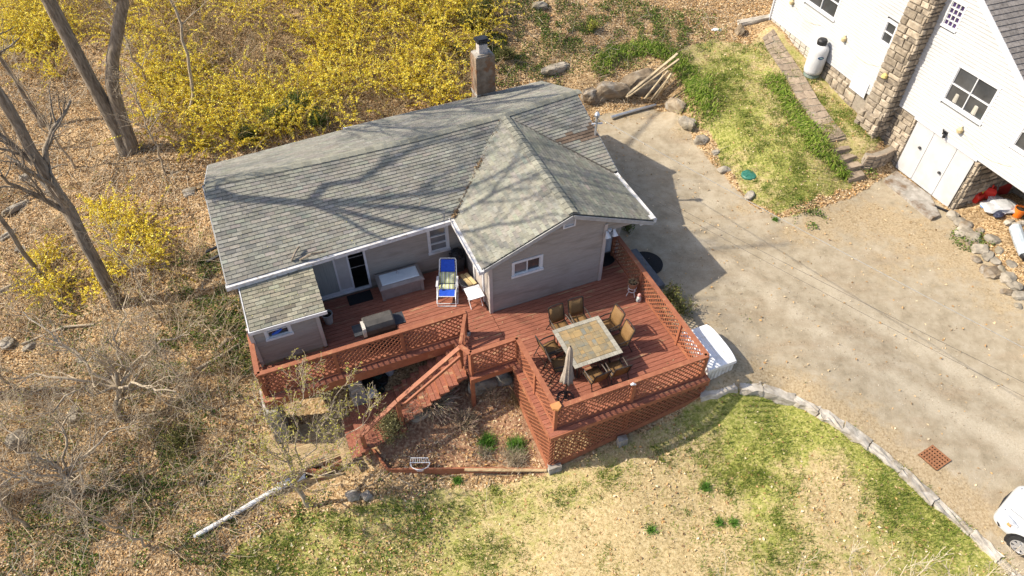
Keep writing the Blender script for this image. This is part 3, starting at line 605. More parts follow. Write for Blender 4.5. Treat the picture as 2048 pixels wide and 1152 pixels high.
# ---- chimney
ch = B(); cc_ = W(8.42, 23.3)
ch.box((cc_[0], cc_[1], 1.32), (.78, .62, 5.06), YAW); chim = ch.build('chimney', M('stained_render', [(.12,.08,.05),(.215,.155,.105),(.3,.235,.17)], 2.4, .95, .5, 18, cols2=(.2,.1,.05), s2=1.6, p2=(.5,.6)), cot)
g = B(); g.box((cc_[0], cc_[1], 2.28), (.82, .66, .1), YAW); g.build('flashing', CONC, chim)
g = B(); g.prism([tuple((cc_ + TU * a + TV * b)[:2]) for a, b in ((-.36,-.3),(.36,-.3),(.36,.3),(-.36,.3))], 3.85, 3.9); g.prism([tuple((cc_ + TU * a + TV * b)[:2]) for a, b in ((-.3,-.25),(.3,-.25),(.3,.25),(-.3,.25))], 3.9, 3.95); g.build('crown', CONC, chim)
g = B(); g.box((cc_[0] - .02, cc_[1], 4.12), (.34, .34, .36), YAW); g.build('flue', M('pale_flue', [(.4,.36,.34),(.55,.5,.47)], 6, .85), chim)
g = B(); g.box((cc_[0] - .02, cc_[1], 4.42), (.5, .46, .07), YAW); g.box((cc_[0] - .02, cc_[1], 4.48), (.36, .34, .06), YAW)
for a in (-.14, .14):
    for b in (-.14, .14): g.box(cc_ + TU * a + TV * b + (-.02, 0, 4.34), (.03, .03, .12), YAW)
g.build('chimney_cap', BLACKM, chim)
# ---- electric service mast on the roof edge, with drip loops
ms = B(); mb_ = at(1189, 284, 2.45); mt_ = mb_ + (0, 0, 1.02); ms.tube([mb_ - (0, 0, .3), mt_], .04, 8); mast = ms.build('service_mast', METALG, cot)
g = B(); g.lathe([(.03, 0), (.09, .03), (.1, .12), (.05, .2), (.01, .22)], mt_, 10); g.build('weatherhead', METALG, mast)
g = B(); g.bar(mb_ + (-.16, 0, .75), mb_ + (.22, .05, .75), .04, .05); g.box(mb_ + (0.03, -.12, .0), (.34, .12, .06), .3); g.build('bracket', VINYL, mast)
g = B()
for k in range(3):
    ang = 2.1 * k; g.tube([mt_ + (cos(a * 2.2 + ang) * .16 * sin(a * pi), sin(a * 2.2 + ang) * .16 * sin(a * pi), .1 - .32 * a) for a in np.linspace(0, 1, 9)], .012, 5)
g.build('drip_loop', BLACKM, mast)

# leaves gathered in the valleys, specks fallen on the lean-to roof
LEAFR = M('dry_leaf', [(.8,.8,.8),(1,1,1)], 9, .85, attr=True, trans=.2, spec=.15)
f_ = np.r_[rng.random(90), .45 + .1 * rng.random(90), .06 * rng.random(90)]; a_, b_ = W(4.74, 16.36, 2.27), W(7.78, 19.6, 3.43); q = a_ + (b_ - a_) * f_[:, None] + rng.normal(size=(270, 3)) * np.array([.05, .05, .012]); Vl, Fl = leaves(q, .04 + .05 * rng.random(270), up=.5); mk('valley_leaves', Vl, Fl, LEAFR, roof, col=pick([(.3,.19,.1),(.42,.3,.17),(.22,.14,.08)], 270), kind='stuff')
q = np.array([P_shed(*rng.random(2)) + (0, 0, .04) for _ in range(150)] + [P_front(rng.uniform(-2, 1.5), rng.random() ** 1.5 * .6) + (0, 0, .04) for _ in range(120)]); Vl, Fl = leaves(q, .02 + .035 * rng.random(len(q)), up=.7); mk('roof_specks', Vl, Fl, LEAFR, roof, col=pick([(.6,.57,.42),(.7,.66,.3),(.5,.42,.3),(.2,.15,.1)], len(q)), kind='stuff')

# ================================================================== DECK
RED = M('red_deck_stain', [(.215,.078,.048),(.28,.105,.066),(.34,.14,.092)], 5, .62, .25, 30, stretch=(1.2, 9, 3, -YAW), cols2=(.40,.27,.15), s2=.55, p2=(.59, .7), rnd=.1, spec=.25)
REDP = M('red_painted_wood', [(.26,.093,.05),(.335,.132,.072)], 6, .6, .2, 30, cols2=(.4,.2,.1), s2=3, p2=(.6, .72), rnd=.06, spec=.25)
WEATH = M('weathered_wood', [(.22,.15,.08),(.38,.28,.16),(.46,.36,.2)], 4, .85, .3, 25, stretch=(1.2, 8, 3, -YAW), cols2=(.23,.075,.045), s2=.7, p2=(.55, .68))
STONE = M('grey_stone', [(.15,.145,.13),(.27,.255,.23),(.38,.36,.33)], 3.5, .95, .7, 14, cols2=(.2,.17,.12), s2=1.4, detail=5)
deck = thing('deck', 'red-brown wooden deck with lattice railings wrapped round the cottage', 'deck', W(7, 11, -1))
def plank(u0, u1, v, wd=.137, z=0., name='plank', mat=RED, par=deck):
    b = B(); b.obox(W(u0, v - wd / 2, z - .038), TU * (u1 - u0), TV * wd, (0, 0, .038 + (rng.random() - .5) * .004)); return b.build(name, mat, par)
GU = lambda v: 3.5
v = 9.055; PITCH = .1505
while v < 16.55:
    if v < 11.72: iv = [(4.88, 10.06)]
    elif v < 13.22: iv = [(3.52, 5.03), (5.045, 10.06)]
    elif v < 13.9: iv = [(-2.26, 5.03), (5.045, 10.06)]
    elif v < 14.58: iv = [(-2.26, 5.0), (9.06, 10.06)]
    elif v < 14.98: iv = [(-.13, 5.0), (9.06, 10.06)]
    else: iv = [(-.13, 5.0)]
    for a, b_ in iv: plank(a, b_, v)
    v += PITCH
jb = B()                                                         # joists and ledger below, seen through the gaps
for u in np.arange(-2.1, 5, .6): jb.obox(W(u, 13.3, -.24), TU * .04, TV * 3.2, (0, 0, .2))
for u in np.arange(5.2, 10, .6): jb.obox(W(u, 9.1, -.24), TU * .04, TV * 4.8, (0, 0, .2))
jb.build('joists', REDP, deck, kind='stuff')
def fascia(p, q, z0, z1, th=.04, name='fascia_board', mat=REDP):
    b = B(); b.bar((*p[:2], (z0 + z1) / 2), (*q[:2], (z0 + z1) / 2), th, z1 - z0); return b.build(name, mat, deck)
fascia(W(-2.28, 13.2), W(3.5, 13.2), -.34, .0); fascia(W(-2.28, 13.2), W(-2.28, 15.2), -.34, .0); fascia(W(4.86, 8.96), W(10.08, 8.96), -.15, .0); fascia(W(4.86, 8.98), W(4.86, 11.7), -.15, .0); fascia(W(10.08, 8.96), W(10.08, 15.0), -.3, .0); fascia(W(3.5, 11.68), W(4.86, 11.68), -.2, .0)
def lattice(b, p, q, quad, pitch=.125, wd=.038):
    """crossed strips clipped to a quad given as (s,z) corners in the plane through p,q"""
    p = np.asarray(p, float); q = np.asarray(q, float); t = q - p; t[2] = 0; Ln = np.linalg.norm(t); t /= Ln; nn = np.array([t[1], -t[0], 0]); quad = np.array(quad, float)
    if np.cross(quad[1] - quad[0], quad[2] - quad[1]) < 0: quad = quad[::-1]
    for sgn, off in ((1, .006), (-1, -.006)):
        d = np.array([1, sgn]) / 2 ** .5; m = np.array([-d[1], d[0]]); pr = quad @ m; c = pr.min() + pitch * .6
        while c < pr.max():
            a, e = -1e3, 1e3
            for i in range(4):
                o = quad[i]; ed = quad[(i + 1) % 4] - o; nin = np.array([-ed[1], ed[0]]); den = nin @ d; num = nin @ (m * c - o)
                if abs(den) < 1e-9:
                    if num < 0: a, e = 1, 0
                elif den > 0: a = max(a, -num / den)
                else: e = min(e, -num / den)
            if e - a > .04:
                A = m * c + d * a; E_ = m * c + d * e; f = lambda s: np.array([p[0], p[1], 0]) + t * s[0] + np.array([0, 0, s[1]]) + nn * off
                b.bar(f(A), f(E_), .01, wd, up=np.cross(t * d[0] + np.array([0, 0, d[1]]), nn))
            c += pitch
def railing(p, q, posts=(0, 1), z0=0., z1=1.03, label=None, lat=True):
    p = np.array([*p[:2], 0]); q = np.array([*q[:2], 0]); t = q - p; Ln = np.linalg.norm(t); t /= Ln
    cb = B(); cb.bar(p + (0, 0, z1), q + (0, 0, z1), .145, .04); cap = cb.build('railing', REDP, deck)
    if label: cap['label'] = label
    for f in posts:
        b = B(); b.bar(p + t * Ln * f + (0, 0, z0 - .0), p + t * Ln * f + (0, 0, z1 - .021), .1, .1, up=t); b.build('post', REDP, cap)
    for zz, hh in ((z1 - .07, .09), (z0 + .09, .09)):
        b = B(); b.bar(p + (0, 0, zz), q + (0, 0, zz), .045, hh); b.build('rail', REDP, cap)
    if lat:
        b = B(); lattice(b, p, q, [(.04, z0 + .12), (Ln - .04, z0 + .12), (Ln - .04, z1 - .1), (.04, z1 - .1)]); b.build('lattice', REDP, cap, kind='stuff')
    return cap
A_, B_, C_, D_, E_, F_, G_ = (W(*p) for p in ((4.02, 13.42), (3.42, 12.22), (3.6, 11.84), (5.08, 11.86), (5.1, 9.2), (9.88, 9.16), (9.96, 14.85)))
L0, LB = W(-2.18, 13.42), W(-2.18, 15.05)
railing(LB, L0, (0,)); railing(L0, A_, (0, .345, .67, 1)); railing(B_, C_, (0, 1), lat=False); railing(C_, D_, (1,)); railing(D_, E_, (.5,)); railing(E_, F_, (0, .505)); railing(F_, G_, (0, .24, .66, 1))
pc = B(); pc.prism([tuple((E_ + TU * a + TV * b)[:2]) for a, b in ((-.13,-.05),(0,-.14),(.13,-.05),(.13,.11),(-.13,.11))], 1.055, 1.13); pc.build('post_cap', M('orange_new_wood', [(.5,.22,.08),(.58,.28,.11)], 8, .6), deck)
# gate at the stair head: frame and two braces
gt = B(); ga, gb_ = B_ + (A_ - B_) * .06, B_ + (A_ - B_) * .95
for zz in (.14, 1.0): gt.bar(ga + (0, 0, zz), gb_ + (0, 0, zz), .1 if zz > .5 else .05, .06)
gt.build('gate', REDP, deck); gate = bpy.data.objects['gate']
for f0, f1, z0, z1 in ((0, .5, .97, .17), (.5, 1, .17, .97), (0, 0, .17, .97), (1, 1, .17, .97)):
    b = B(); b.bar(ga + (gb_ - ga) * (f0 * .94 + .03) + (0, 0, z0), ga + (gb_ - ga) * (f1 * .94 + .03) + (0, 0, z1), .03, .08, up=nrm(gb_ - ga)); b.build('brace', REDP, gate)
# skirts of lattice below the right deck
for p, q, zb0, zb1 in ((W(4.9, 9.0), W(10.05, 8.99), -1.62, -.72), (W(4.9, 11.66), W(4.9, 9.02), -1.15, -1.62), (W(10.06, 9.0), W(10.06, 13.4), -.72, -.42)):
    b = B(); Ln = np.linalg.norm(q - p); lattice(b, p, q, [(0, zb0), (Ln, zb1), (Ln, -.15), (0, -.15)]); b.build('skirt_lattice', REDP, deck, kind='stuff')
    b = B(); b.bar((*p[:2], zb0 - .1), (*q[:2], zb1 - .1), .05, .24); b.build('skirt_board', REDP, deck)
for (u, v_), z0 in (((3.6, 11.84), -1.75), ((5.06, 11.8), -1.4), ((4.98, 9.1), -1.8), ((7.4, 9.08), -1.35), ((9.98, 9.06), -.9), ((3.5, 13.25), -1.1)):
    b = B(); b.box(W(u, v_, (z0 - .05) / 2), (.12, .12, abs(z0 - .05)), YAW); b.build('support_post', REDP, deck)

# ================================================================== STAIRCASE down to the lower platform
st = thing('wooden_staircase', 'red wooden steps descending left from the deck gate past a landing', 'stairs', W(1.5, 12.6, -1.9))
for k in range(1, 8):
    for j in range(2):
        b = B(); u1 = 3.5 - .3 * (k - 1) - .152 * j; b.obox(W(u1 - .143, 11.93, -.19 * k - .038), TU * .14, TV * 1.4, (0, 0, .038)); b.build('tread', RED, st)
    b = B(); b.obox(W(3.5 - .3 * (k - 1) - .0, 12.03, -.19 * k), TU * -.02, TV * 1.2, (0, 0, .152)); b.build('riser', REDP, st)
for k in range(10):
    b = B(); u1 = 1.4 - .15 * k; b.obox(W(u1 - .144, 11.72 - .03 * k, -1.5), TU * .144, TV * (1.6 + .02 * k), (0, 0, .038)); b.build('plank', RED, st)
for k, z in ((0, -1.68), (1, -1.84)):
    for j in range(2):
        b = B(); u1 = -.1 - .3 * k - .152 * j; b.obox(W(u1 - .147, 11.5, z - .038), TU * .147, TV * 1.5, (0, 0, .038)); b.build('tread', WEATH if k else RED, st)
for k in range(10):
    b = B(); b.obox(W(-2.75, 11.98 + .152 * k, -2.0), TU * 2.2, TV * .145, (0, 0, .038)); b.build('platform_plank', WEATH, st)
for vv in (12.16, 13.1):
    b = B(); b.bar(W(3.5, vv, -.36), W(1.4, vv, -1.7), .045, .2); b.build('stringer', REDP, st)
h0, h1, h2 = W(3.42, 12.2, 1.0), W(1.3, 11.95, -.22), W(.06, 11.62, -.82)
for a, e, wd, dz in ((h0, h1, .14, 0), (h1 + (h2 - h1) * .02, h2, .14, 0), (h0, h1, .06, -.42)):
    b = B(); b.bar(a + (0, 0, dz), e + (0, 0, dz), wd, .05 if dz == 0 else .1); b.build('handrail', REDP, st)
for p, zb in ((h1, -2.1), (h2, -2.4)):
    b = B(); b.box((p[0], p[1], (p[2] - .03 + zb) / 2), (.13, .13, p[2] - .03 - zb), YAW); b.build('post', REDP, st)
for u, v_ in ((-2.6, 12.05), (-2.6, 13.3), (-.6, 12.05), (1.2, 13.2)):
    b = B(); b.box(W(u, v_, -2.3), (.12, .12, .6), YAW); b.build('support_post', REDP, st)
b = B(); b.bar(W(-2.76, 11.95, -2.06), W(-.5, 11.95, -2.06), .04, .16); b.build('fascia_board', WEATH, st)

# ================================================================== PIERS, garden edging boards, concrete blocks
def rough(o, amp, seed=0, lv=2):
    """subdivide and roughen a stone so that no edge stays straight"""
    import bmesh
    bm = bmesh.new(); bm.from_mesh(o.data); bmesh.ops.subdivide_edges(bm, edges=bm.edges, cuts=lv, use_grid_fill=True); r = np.random.default_rng(seed)
    for v_ in bm.verts:
        d = r.normal(size=3) * amp; v_.co.x += d[0]; v_.co.y += d[1]; v_.co.z += d[2] * .6
    bm.to_mesh(o.data); bm.free(); return o
def pier(cx, cy, w0, d0, z0, z1, label):
    b = B(); t = thing('stone_pier', label, 'pier', W(cx, cy, z0), 'stone piers under the left deck'); n = max(3, int((z1 - z0) / .24)); hh = (z1 - z0) / n
    for i in range(n):
        k = 2 if i % 2 else 1
        for j in range(k):
            b = B(); b.obox(W(cx - w0 / 2 + rng.random() * .03, cy - d0 / 2 + d0 * j / k + .008, z0 + i * hh + .006), TU * (w0 - .03 * rng.random()), TV * (d0 / k - .016), (0, 0, hh - .012))
            rough(b.build('stone', STONE, t), .012, i * 7 + j)
    return t
pier(-2.2, 13.55, .42, 1.0, -2.25, -.36, 'grey stone pier under the far left corner of the deck')
pier(.3, 13.62, .42, 1.0, -1.95, -.36, 'grey stone pier beside the flower pots under the deck')
pier(-2.2, 15.6, .5, 1.2, -2.2, -.36, 'stone pier set back under the lean-to')
ed = thing('garden_edging', 'red boards edging the mulch bed in front of the deck', 'edging', G(930, 948))
EP = [at(745, 897, -1.95), at(776, 938, -2.02), at(928, 936, -2.0), at(1093, 938, -1.86)]
for i, (p, q) in enumerate(zip(EP, EP[1:])):
    b = B(); b.bar(p + (0, 0, -.2), q + (0, 0, -.2), .05, .42, up=(0, 0, 1)); b.build('board', REDP, ed)
b = B(); b.bar(EP[2] + (0.02, -.06, .0), EP[3] + (0, -.06, .02), .09, .05); b.build('top_board', WEATH, ed)
b = B(); b.bar(at(945, 950, -2.35), at(1070, 956, -2.2), .05, .2); b.build('loose_board', WEATH, ed)
rt = thing('retaining_boards', 'weathered red boards stepping down below the lower platform', 'retaining boards', G(640, 950))
for p, q, h in (((552, 925, -2.15), (640, 948, -2.3), .4), ((640, 948, -2.25), (738, 902, -2.1), .4), ((600, 965, -2.55), (690, 950, -2.45), .3), ((625, 985, -2.75), (685, 972, -2.65), .25)):
    b = B(); b.bar(at(*p), at(*q), .06, h); b.build('board', REDP if h > .3 else WEATH, rt)
for px, py, s, lab in ((1108, 938, .36, 'pale concrete block at the front left corner of the deck skirt'), (1243, 886, .26, 'small concrete block half way along the deck skirt')):
    g = G(px, py); b = B(); b.box(g + (0, 0, .1), (s * 1.1, s * .7, .36), YAW - .1); o = b.build('concrete_block', CONC, base=g); rough(o, .008, 3); tag(o, lab, 'block')

n = 160; uu = np.r_[rng.uniform(5, 9.8, 90), rng.uniform(-1.8, 4.8, 70)]; vv = np.r_[rng.uniform(9.2, 13.7, 90), rng.uniform(13.5, 14.5, 70)]; q = np.array([W(a, b, .012) for a, b in zip(uu, vv)]); Vl, Fl = leaves(q, .03 + .05 * rng.random(n), up=.75); o = mk('stray_leaves', Vl, Fl, LEAFR, deck, col=pick([(.45,.32,.18),(.58,.45,.28),(.3,.2,.1)], n), kind='stuff')

# ================================================================== FURNITURE ON THE DECK
BRONZE = M('bronze_frame', [(.035,.028,.024),(.07,.055,.046)], 10, .45, metal=.3)
SLING = M('tan_sling_mesh', [(.22,.125,.05),(.29,.17,.07)], 30, .7, .2, 200, trans=.25)
tbl = thing('patio_table', 'square patio table with mosaic slate top on the right deck', 'table', W(7.03, 11.13, 0))
TC = W(7.03, 11.13, 0); half = .785
SLATE = M('slate_tile', [(.2,.17,.115),(.28,.215,.125),(.33,.245,.14)], 3.2, .5, .2, 20, attr=True, cols2=(.2,.2,.17), s2=2)
GROUT = M('pale_border_stone', [(.27,.25,.2),(.36,.335,.28)], 14, .6)
b = B(); b.box(TC + (0, 0, .755), (half * 2 - .04, half * 2 - .04, .03), YAW); b.build('table_top', M('table_bed', [(.22,.185,.13),(.3,.25,.17)], 8, .7), tbl)
n_ = 10; cell = (half * 2 - .3) / n_; used = np.zeros((n_, n_), bool)                       # tiles of one, two and four cells
for i in range(n_):
    for j in range(n_):
        if used[i, j]: continue
        sx_, sy_ = random.choice(((1, 1), (2, 1), (1, 2), (2, 2), (2, 2), (1, 1)))
        sx_ = min(sx_, n_ - i); sy_ = min(sy_, n_ - j)
        while used[i:i + sx_, j:j + sy_].any():
            if sx_ > 1: sx_ -= 1
            else: sy_ = 1
        used[i:i + sx_, j:j + sy_] = True
        x0 = -half + .15 + i * cell; y0 = -half + .15 + j * cell
        c = random.choice(((1.08, 1, .88), (.92, .95, .98), (1, 1, .94), (.86, .9, .92), (1.12, 1.02, .82), (1.0, .97, .88))); b = B()
        b.obox(TC + TU * (x0 + .006) + TV * (y0 + .006) + (0, 0, .77), TU * (cell * sx_ - .006), TV * (cell * sy_ - .006), (0, 0, .012 + .003 * random.random())); b.build('tile', SLATE, tbl, col=np.array(c) * (.9 + .2 * random.random()))
for k, (d, e) in enumerate(((TU, TV), (TV, -TU), (-TU, -TV), (-TV, TU))):
    for q in range(10):
        b = B(); o = TC - d * (half - .0) - e * half + (0, 0, .768) + d * (q * (half * 2 - .14) / 10 + .003) ; b.obox(o, d * ((half * 2 - .14) / 10 - .006), e * .135, (0, 0, .016)); b.build('border_stone', GROUT, tbl)
b = B(); b.box(TC + (0, 0, .73), (half * 2 - .1, half * 2 - .1, .05), YAW); b.build('apron', BRONZE, tbl)
for a in (-1, 1):
    for c in (-1, 1):
        b = B(); p = TC + TU * a * .5 + TV * c * .5; b.tube([p + (0, 0, .72), p + TU * a * .02 + (0, 0, .3), p + TU * a * .08 + TV * c * .08], [.035, .03, .035], 8); b.build('leg', BRONZE, tbl)

def make_chair():
    t = thing('patio_chair', 'x', 'chair', (0, 0, 0), 'sling chairs around the patio table')
    def sling(pts, w0, name):
        V = []; F = []; th = .012
        for y, z in pts:
            for i, x in enumerate(np.linspace(-w0 / 2, w0 / 2, 5)): V.append((x, y, z + .03 * ((x / w0 * 2) ** 2 - 1) * .6))
        k = len(pts)
        F = [(i * 5 + j, i * 5 + j + 1, (i + 1) * 5 + j + 1, (i + 1) * 5 + j) for i in range(k - 1) for j in range(4)]
        o = mk(name, np.array(V), F, SLING, t, base=(0, 0, 0), smooth=True); m = o.modifiers.new('thick', 'SOLIDIFY'); m.thickness = th; return o
    sling([(.26, .41), (.1, .425), (-.1, .41), (-.24, .40)], .46, 'seat'); sling([(-.25, .43), (-.29, .55), (-.34, .75), (-.41, .97)], .46, 'backrest')
    for s in (-1, 1):
        x = s * .25
        b = B(); b.tube([(x, .26, .42), (x, 0, .405), (x, -.24, .4), (x, -.3, .56), (x, -.35, .76), (x, -.42, .99)], .021, 6); b.build('side_frame', BRONZE, t, (0, 0, 0))
        b = B(); b.tube([(x * 1.14, .36, 0), (x * 1.14, .31, .3), (x * 1.14, .27, .58), (x * 1.14, .2, .63), (x * 1.14, -.1, .64), (x * 1.05, -.32, .63)], [.015, .015, .016, .02, .022, .016], 6); b.build('arm', BRONZE, t, (0, 0, 0))
        b = B(); b.tube([(x * 1.1, -.44, 0), (x * 1.1, -.34, .22), (x * 1.05, -.26, .42)], .015, 6); b.build('leg', BRONZE, t, (0, 0, 0))
    b = B(); b.tube([(-.25, -.42, .985), (-.12, -.435, 1.015), (.12, -.435, 1.015), (.25, -.42, .985)], .022, 6); b.build('top_rail', BRONZE, t, (0, 0, 0))
    for x_, y_, z_ in ((.28, .3, .25), (.27, -.36, .2)):
        b = B(); b.tube([(-x_, y_, z_), (x_, y_, z_)], .012, 6); b.build('stretcher', BRONZE, t, (0, 0, 0))
    return t
ch0 = make_chair(); first = True
for u, v_, rz, lab in ((6.7,12.2,pi+.05,'sling chair on the house side of the table, left one'),(7.36,12.24,pi-.04,'sling chair on the house side of the table, right one'),(8.04,11.68,pi/2+.12,'sling chair on the driveway side, farther from the camera'),(8.02,11.04,pi/2+.02,'sling chair on the driveway side, nearer the camera'),
    (6.82,10.16,.06,'sling chair on the lawn side of the table, left one'),(7.5,10.14,-.05,'sling chair on the lawn side of the table, right one'),(6.06,11.55,-pi/2+.1,'sling chair on the stair side, farther from the camera'),(6.08,10.92,-pi/2-.08,'sling chair on the stair side, beside the folded umbrella')):
    if first: ch0.location = tuple(W(u, v_, .002)); ch0.rotation_euler = (0, 0, YAW + rz); ch0['label'] = lab; first = False
    else: dup(ch0, W(u, v_, .002), YAW + rz, lab)
# folded umbrella
um = thing('patio_umbrella', 'folded beige patio umbrella standing in the deck corner', 'umbrella', W(5.83, 10.02, 0)); uc = W(5.83, 10.02, 0)
b = B(); b.tube([uc + (0, 0, .05), uc + (0, 0, 2.38)], .022, 8); b.build('pole', BRONZE, um)
V = []; nseg = 24; prof = [(.02, 2.36), (.05, 2.3), (.075, 2.1), (.09, 1.8), (.1, 1.5), (.125, 1.2), (.16, .95), (.17, .85), (.1, .8)]
for k, (r, z) in enumerate(prof):
    for j in range(nseg):
        rr = r * (1 + .33 * cos(8 * 2 * pi * j / nseg + .25 * k) * min(1, k / 3)) ; a = 2 * pi * j / nseg + .06 * k; V.append(uc + (rr * cos(a), rr * sin(a), z + .05 * (cos(3 * a) if k > 6 else 0)))
F = [(i * nseg + j, i * nseg + (j + 1) % nseg, (i + 1) * nseg + (j + 1) % nseg, (i + 1) * nseg + j) for i in range(len(prof) - 1) for j in range(nseg)]
mk('canopy', np.array(V), F, M('beige_canvas', [(.27,.23,.19),(.38,.33,.275)], 6, .85, .2, 40, rnd=.02), um, smooth=True)
b = B(); b.tube([uc + (.1 * cos(a), .1 * sin(a), 1.42) for a in np.linspace(0, 2 * pi, 13)], .012, 5, caps=False); b.build('strap', M('beige_strap', [(.3,.25,.2),(.36,.3,.25)], 6, .8), um)
b = B(); b.lathe([(.05, 0), (.05, .3), (.03, .32)], uc, 10)
for a in np.arange(0, 2 * pi, pi / 3): b.tube([uc + (.05 * cos(a), .05 * sin(a), .12), uc + (.16 * cos(a), .16 * sin(a), .07), uc + (.24 * cos(a), .24 * sin(a), .02)], .013, 5)
b.tube([uc + (.24 * cos(a), .24 * sin(a), .018) for a in np.linspace(0, 2 * pi, 17)], .018, 5, caps=False); b.build('base', BLACKM, um)
# ---- reclining lounge chair, striped cushion
BLUE = M('royal_blue_mesh', [(.012,.06,.42),(.02,.09,.55)], 14, .6, .1, 120, rnd=.02)
WTUBE = M('white_tube', [(.7,.71,.74),(.8,.8,.82)], 6, .35)
rcx, rcy = -2.12, 15.1; rc = thing('lounge_chair', 'blue and white folding recliner by the storage bench', 'lounge chair', (rcx, rcy, 0))
def R_(x, y, z): return np.array([rcx + x * 1.18, rcy + y, z])
for s in (-1, 1):
    b = B(); b.tube([R_(.25 * s, -.02, .03), R_(.25 * s, .0, .34), R_(.25 * s, .1, .4), R_(.25 * s, .32, .42)], .014, 6); b.tube([R_(.25 * s, .32, .42), R_(.25 * s, .68, .40), R_(.24 * s, .95, .66), R_(.23 * s, 1.2, .96), R_(.2 * s, 1.24, 1.0)], .014, 6); b.build('side_frame', WTUBE, rc)
    b = B(); b.tube([R_(.29 * s, .1, .02), R_(.29 * s, .35, .3), R_(.29 * s, .75, .56)], .013, 6); b.tube([R_(.29 * s, .95, .02), R_(.29 * s, .6, .32), R_(.29 * s, .38, .56)], .013, 6); b.build('leg', WTUBE, rc)
    b = B(); b.obox(R_(.27 * s - .035, .32, .57), (.07, 0, 0), (0, .48, .01), (0, 0, .025)); b.build('armrest', VINYL, rc)
    b = B()
    for y in np.linspace(.1, .32, 8): b.tube([R_(.25 * s, y, .4), R_(.215 * s, y + .015, .4)], .006, 4)
    for f in np.linspace(.05, .95, 14): b.tube([R_((.25 - .03 * f) * s, .72 + .5 * f, .42 + .56 * f), R_((.21 - .02 * f) * s, .73 + .5 * f, .43 + .56 * f)], .006, 4)
    b.build('lacing', WTUBE, rc, kind='stuff')
b = B(); b.tube([R_(-.25, -.02, .03), R_(.25, -.02, .03)], .014, 6); b.tube([R_(-.2, 1.24, 1.0), R_(.2, 1.24, 1.0)], .014, 6); b.tube([R_(-.25, .08, .38), R_(.25, .08, .38)], .014, 6); b.tube([R_(-.29, .1, .02), R_(.29, .1, .02)], .013, 6); b.tube([R_(-.29, .95, .02), R_(.29, .95, .02)], .013, 6); b.build('cross_bar', WTUBE, rc, kind='stuff')
def sheet(pts, w0, w1, name, mat, par, th=.012):
    V = []; k = len(pts)
    for i, (y, z) in enumerate(pts):
        ww = lerp(w0, w1, i / (k - 1)) / 2; V += [R_(-ww, y, z), R_(0, y, z - .012), R_(ww, y, z)]
    V2 = V + [p - np.array([0, 0, th]) for p in V]; m = len(V); F = []
    for i in range(k - 1):
        for j in range(2): a = i * 3 + j; F += [(a, a + 1, a + 4, a + 3), (m + a, m + a + 3, m + a + 4, m + a + 1)]
        F += [(i * 3, i * 3 + 3, m + i * 3 + 3, m + i * 3), (i * 3 + 2, m + i * 3 + 2, m + i * 3 + 5, i * 3 + 5)]
    F += [(0, m, m + 1, 1), (1, m + 1, m + 2, 2), (m - 3, m - 2, 2 * m - 2, 2 * m - 3), (m - 2, m - 1, 2 * m - 1, 2 * m - 2)]
    return mk(name, np.array(V2), F, mat, par, smooth=False)
sheet([(.08, .385), (.2, .39), (.36, .40), (.7, .39)], .43, .43, 'seat', BLUE, rc); sheet([(.72, .42), (.95, .65), (1.22, .97)], .43, .37, 'backrest', BLUE, rc)
def stripes_mat():
    m = bpy.data.materials.new('striped_fabric'); m.use_nodes = True; n = m.node_tree.nodes; L = m.node_tree.links; p = n['Principled BSDF']; p.inputs['Roughness'].default_value = .9
    tc = n.new('ShaderNodeTexCoord'); sx = n.new('ShaderNodeSeparateXYZ'); L.new(tc.outputs['Object'], sx.inputs[0]); mu = n.new('ShaderNodeMath'); mu.operation = 'MULTIPLY'; mu.inputs[1].default_value = 7.; L.new(sx.outputs[0], mu.inputs[0])
    fr = n.new('ShaderNodeMath'); fr.operation = 'FRACT'; L.new(mu.outputs[0], fr.inputs[0]); r = n.new('ShaderNodeValToRGB'); r.color_ramp.interpolation = 'CONSTANT'; e = r.color_ramp.elements
    cs = [(.62,.63,.58),(.28,.36,.06),(.66,.62,.36),(.05,.06,.13),(.62,.63,.58),(.33,.42,.1),(.66,.64,.5)]
    while len(e) < len(cs): e.new(.5)
    for i, c in enumerate(cs): e[i].position = i / len(cs); e[i].color = (*c, 1)
    L.new(fr.outputs[0], r.inputs[0]); L.new(r.outputs[0], p.inputs['Base Color']); return m
STRIPE = stripes_mat()
cu = thing('striped_cushion', 'green and white striped cushion on the blue recliner', 'cushion', R_(0, .5, .42))
for y0, y1, z, dz in ((.38, .6, .43, .0), (.63, .93, .45, .22)):
    V = []; nx_, ny_ = 9, 6
    for j in range(ny_):
        for i in range(nx_):
            fx, fy = i / (nx_ - 1), j / (ny_ - 1); puff = .055 * (max(0., sin(pi * fx) * sin(pi * fy)) ** .45); V.append(R_(-.225 + .45 * fx, lerp(y0, y1, fy), z + dz * fy + puff))
    m0 = len(V); V += [R_(-.225 + .45 * (i / (nx_ - 1)), lerp(y0, y1, j / (ny_ - 1)), z + dz * j / (ny_ - 1) - .02) for j in range(ny_) for i in range(nx_)]
    F = [(j * nx_ + i, j * nx_ + i + 1, (j + 1) * nx_ + i + 1, (j + 1) * nx_ + i) for j in range(ny_ - 1) for i in range(nx_ - 1)]
    rim = [i for i in range(nx_)] + [j * nx_ + nx_ - 1 for j in range(1, ny_)] + [(ny_ - 1) * nx_ + i for i in range(nx_ - 2, -1, -1)] + [j * nx_ for j in range(ny_ - 2, 0, -1)]
    F += [(rim[i], m0 + rim[i], m0 + rim[(i + 1) % len(rim)], rim[(i + 1) % len(rim)]) for i in range(len(rim))]
    mk('pad', np.array(V), F, STRIPE, cu, smooth=True)
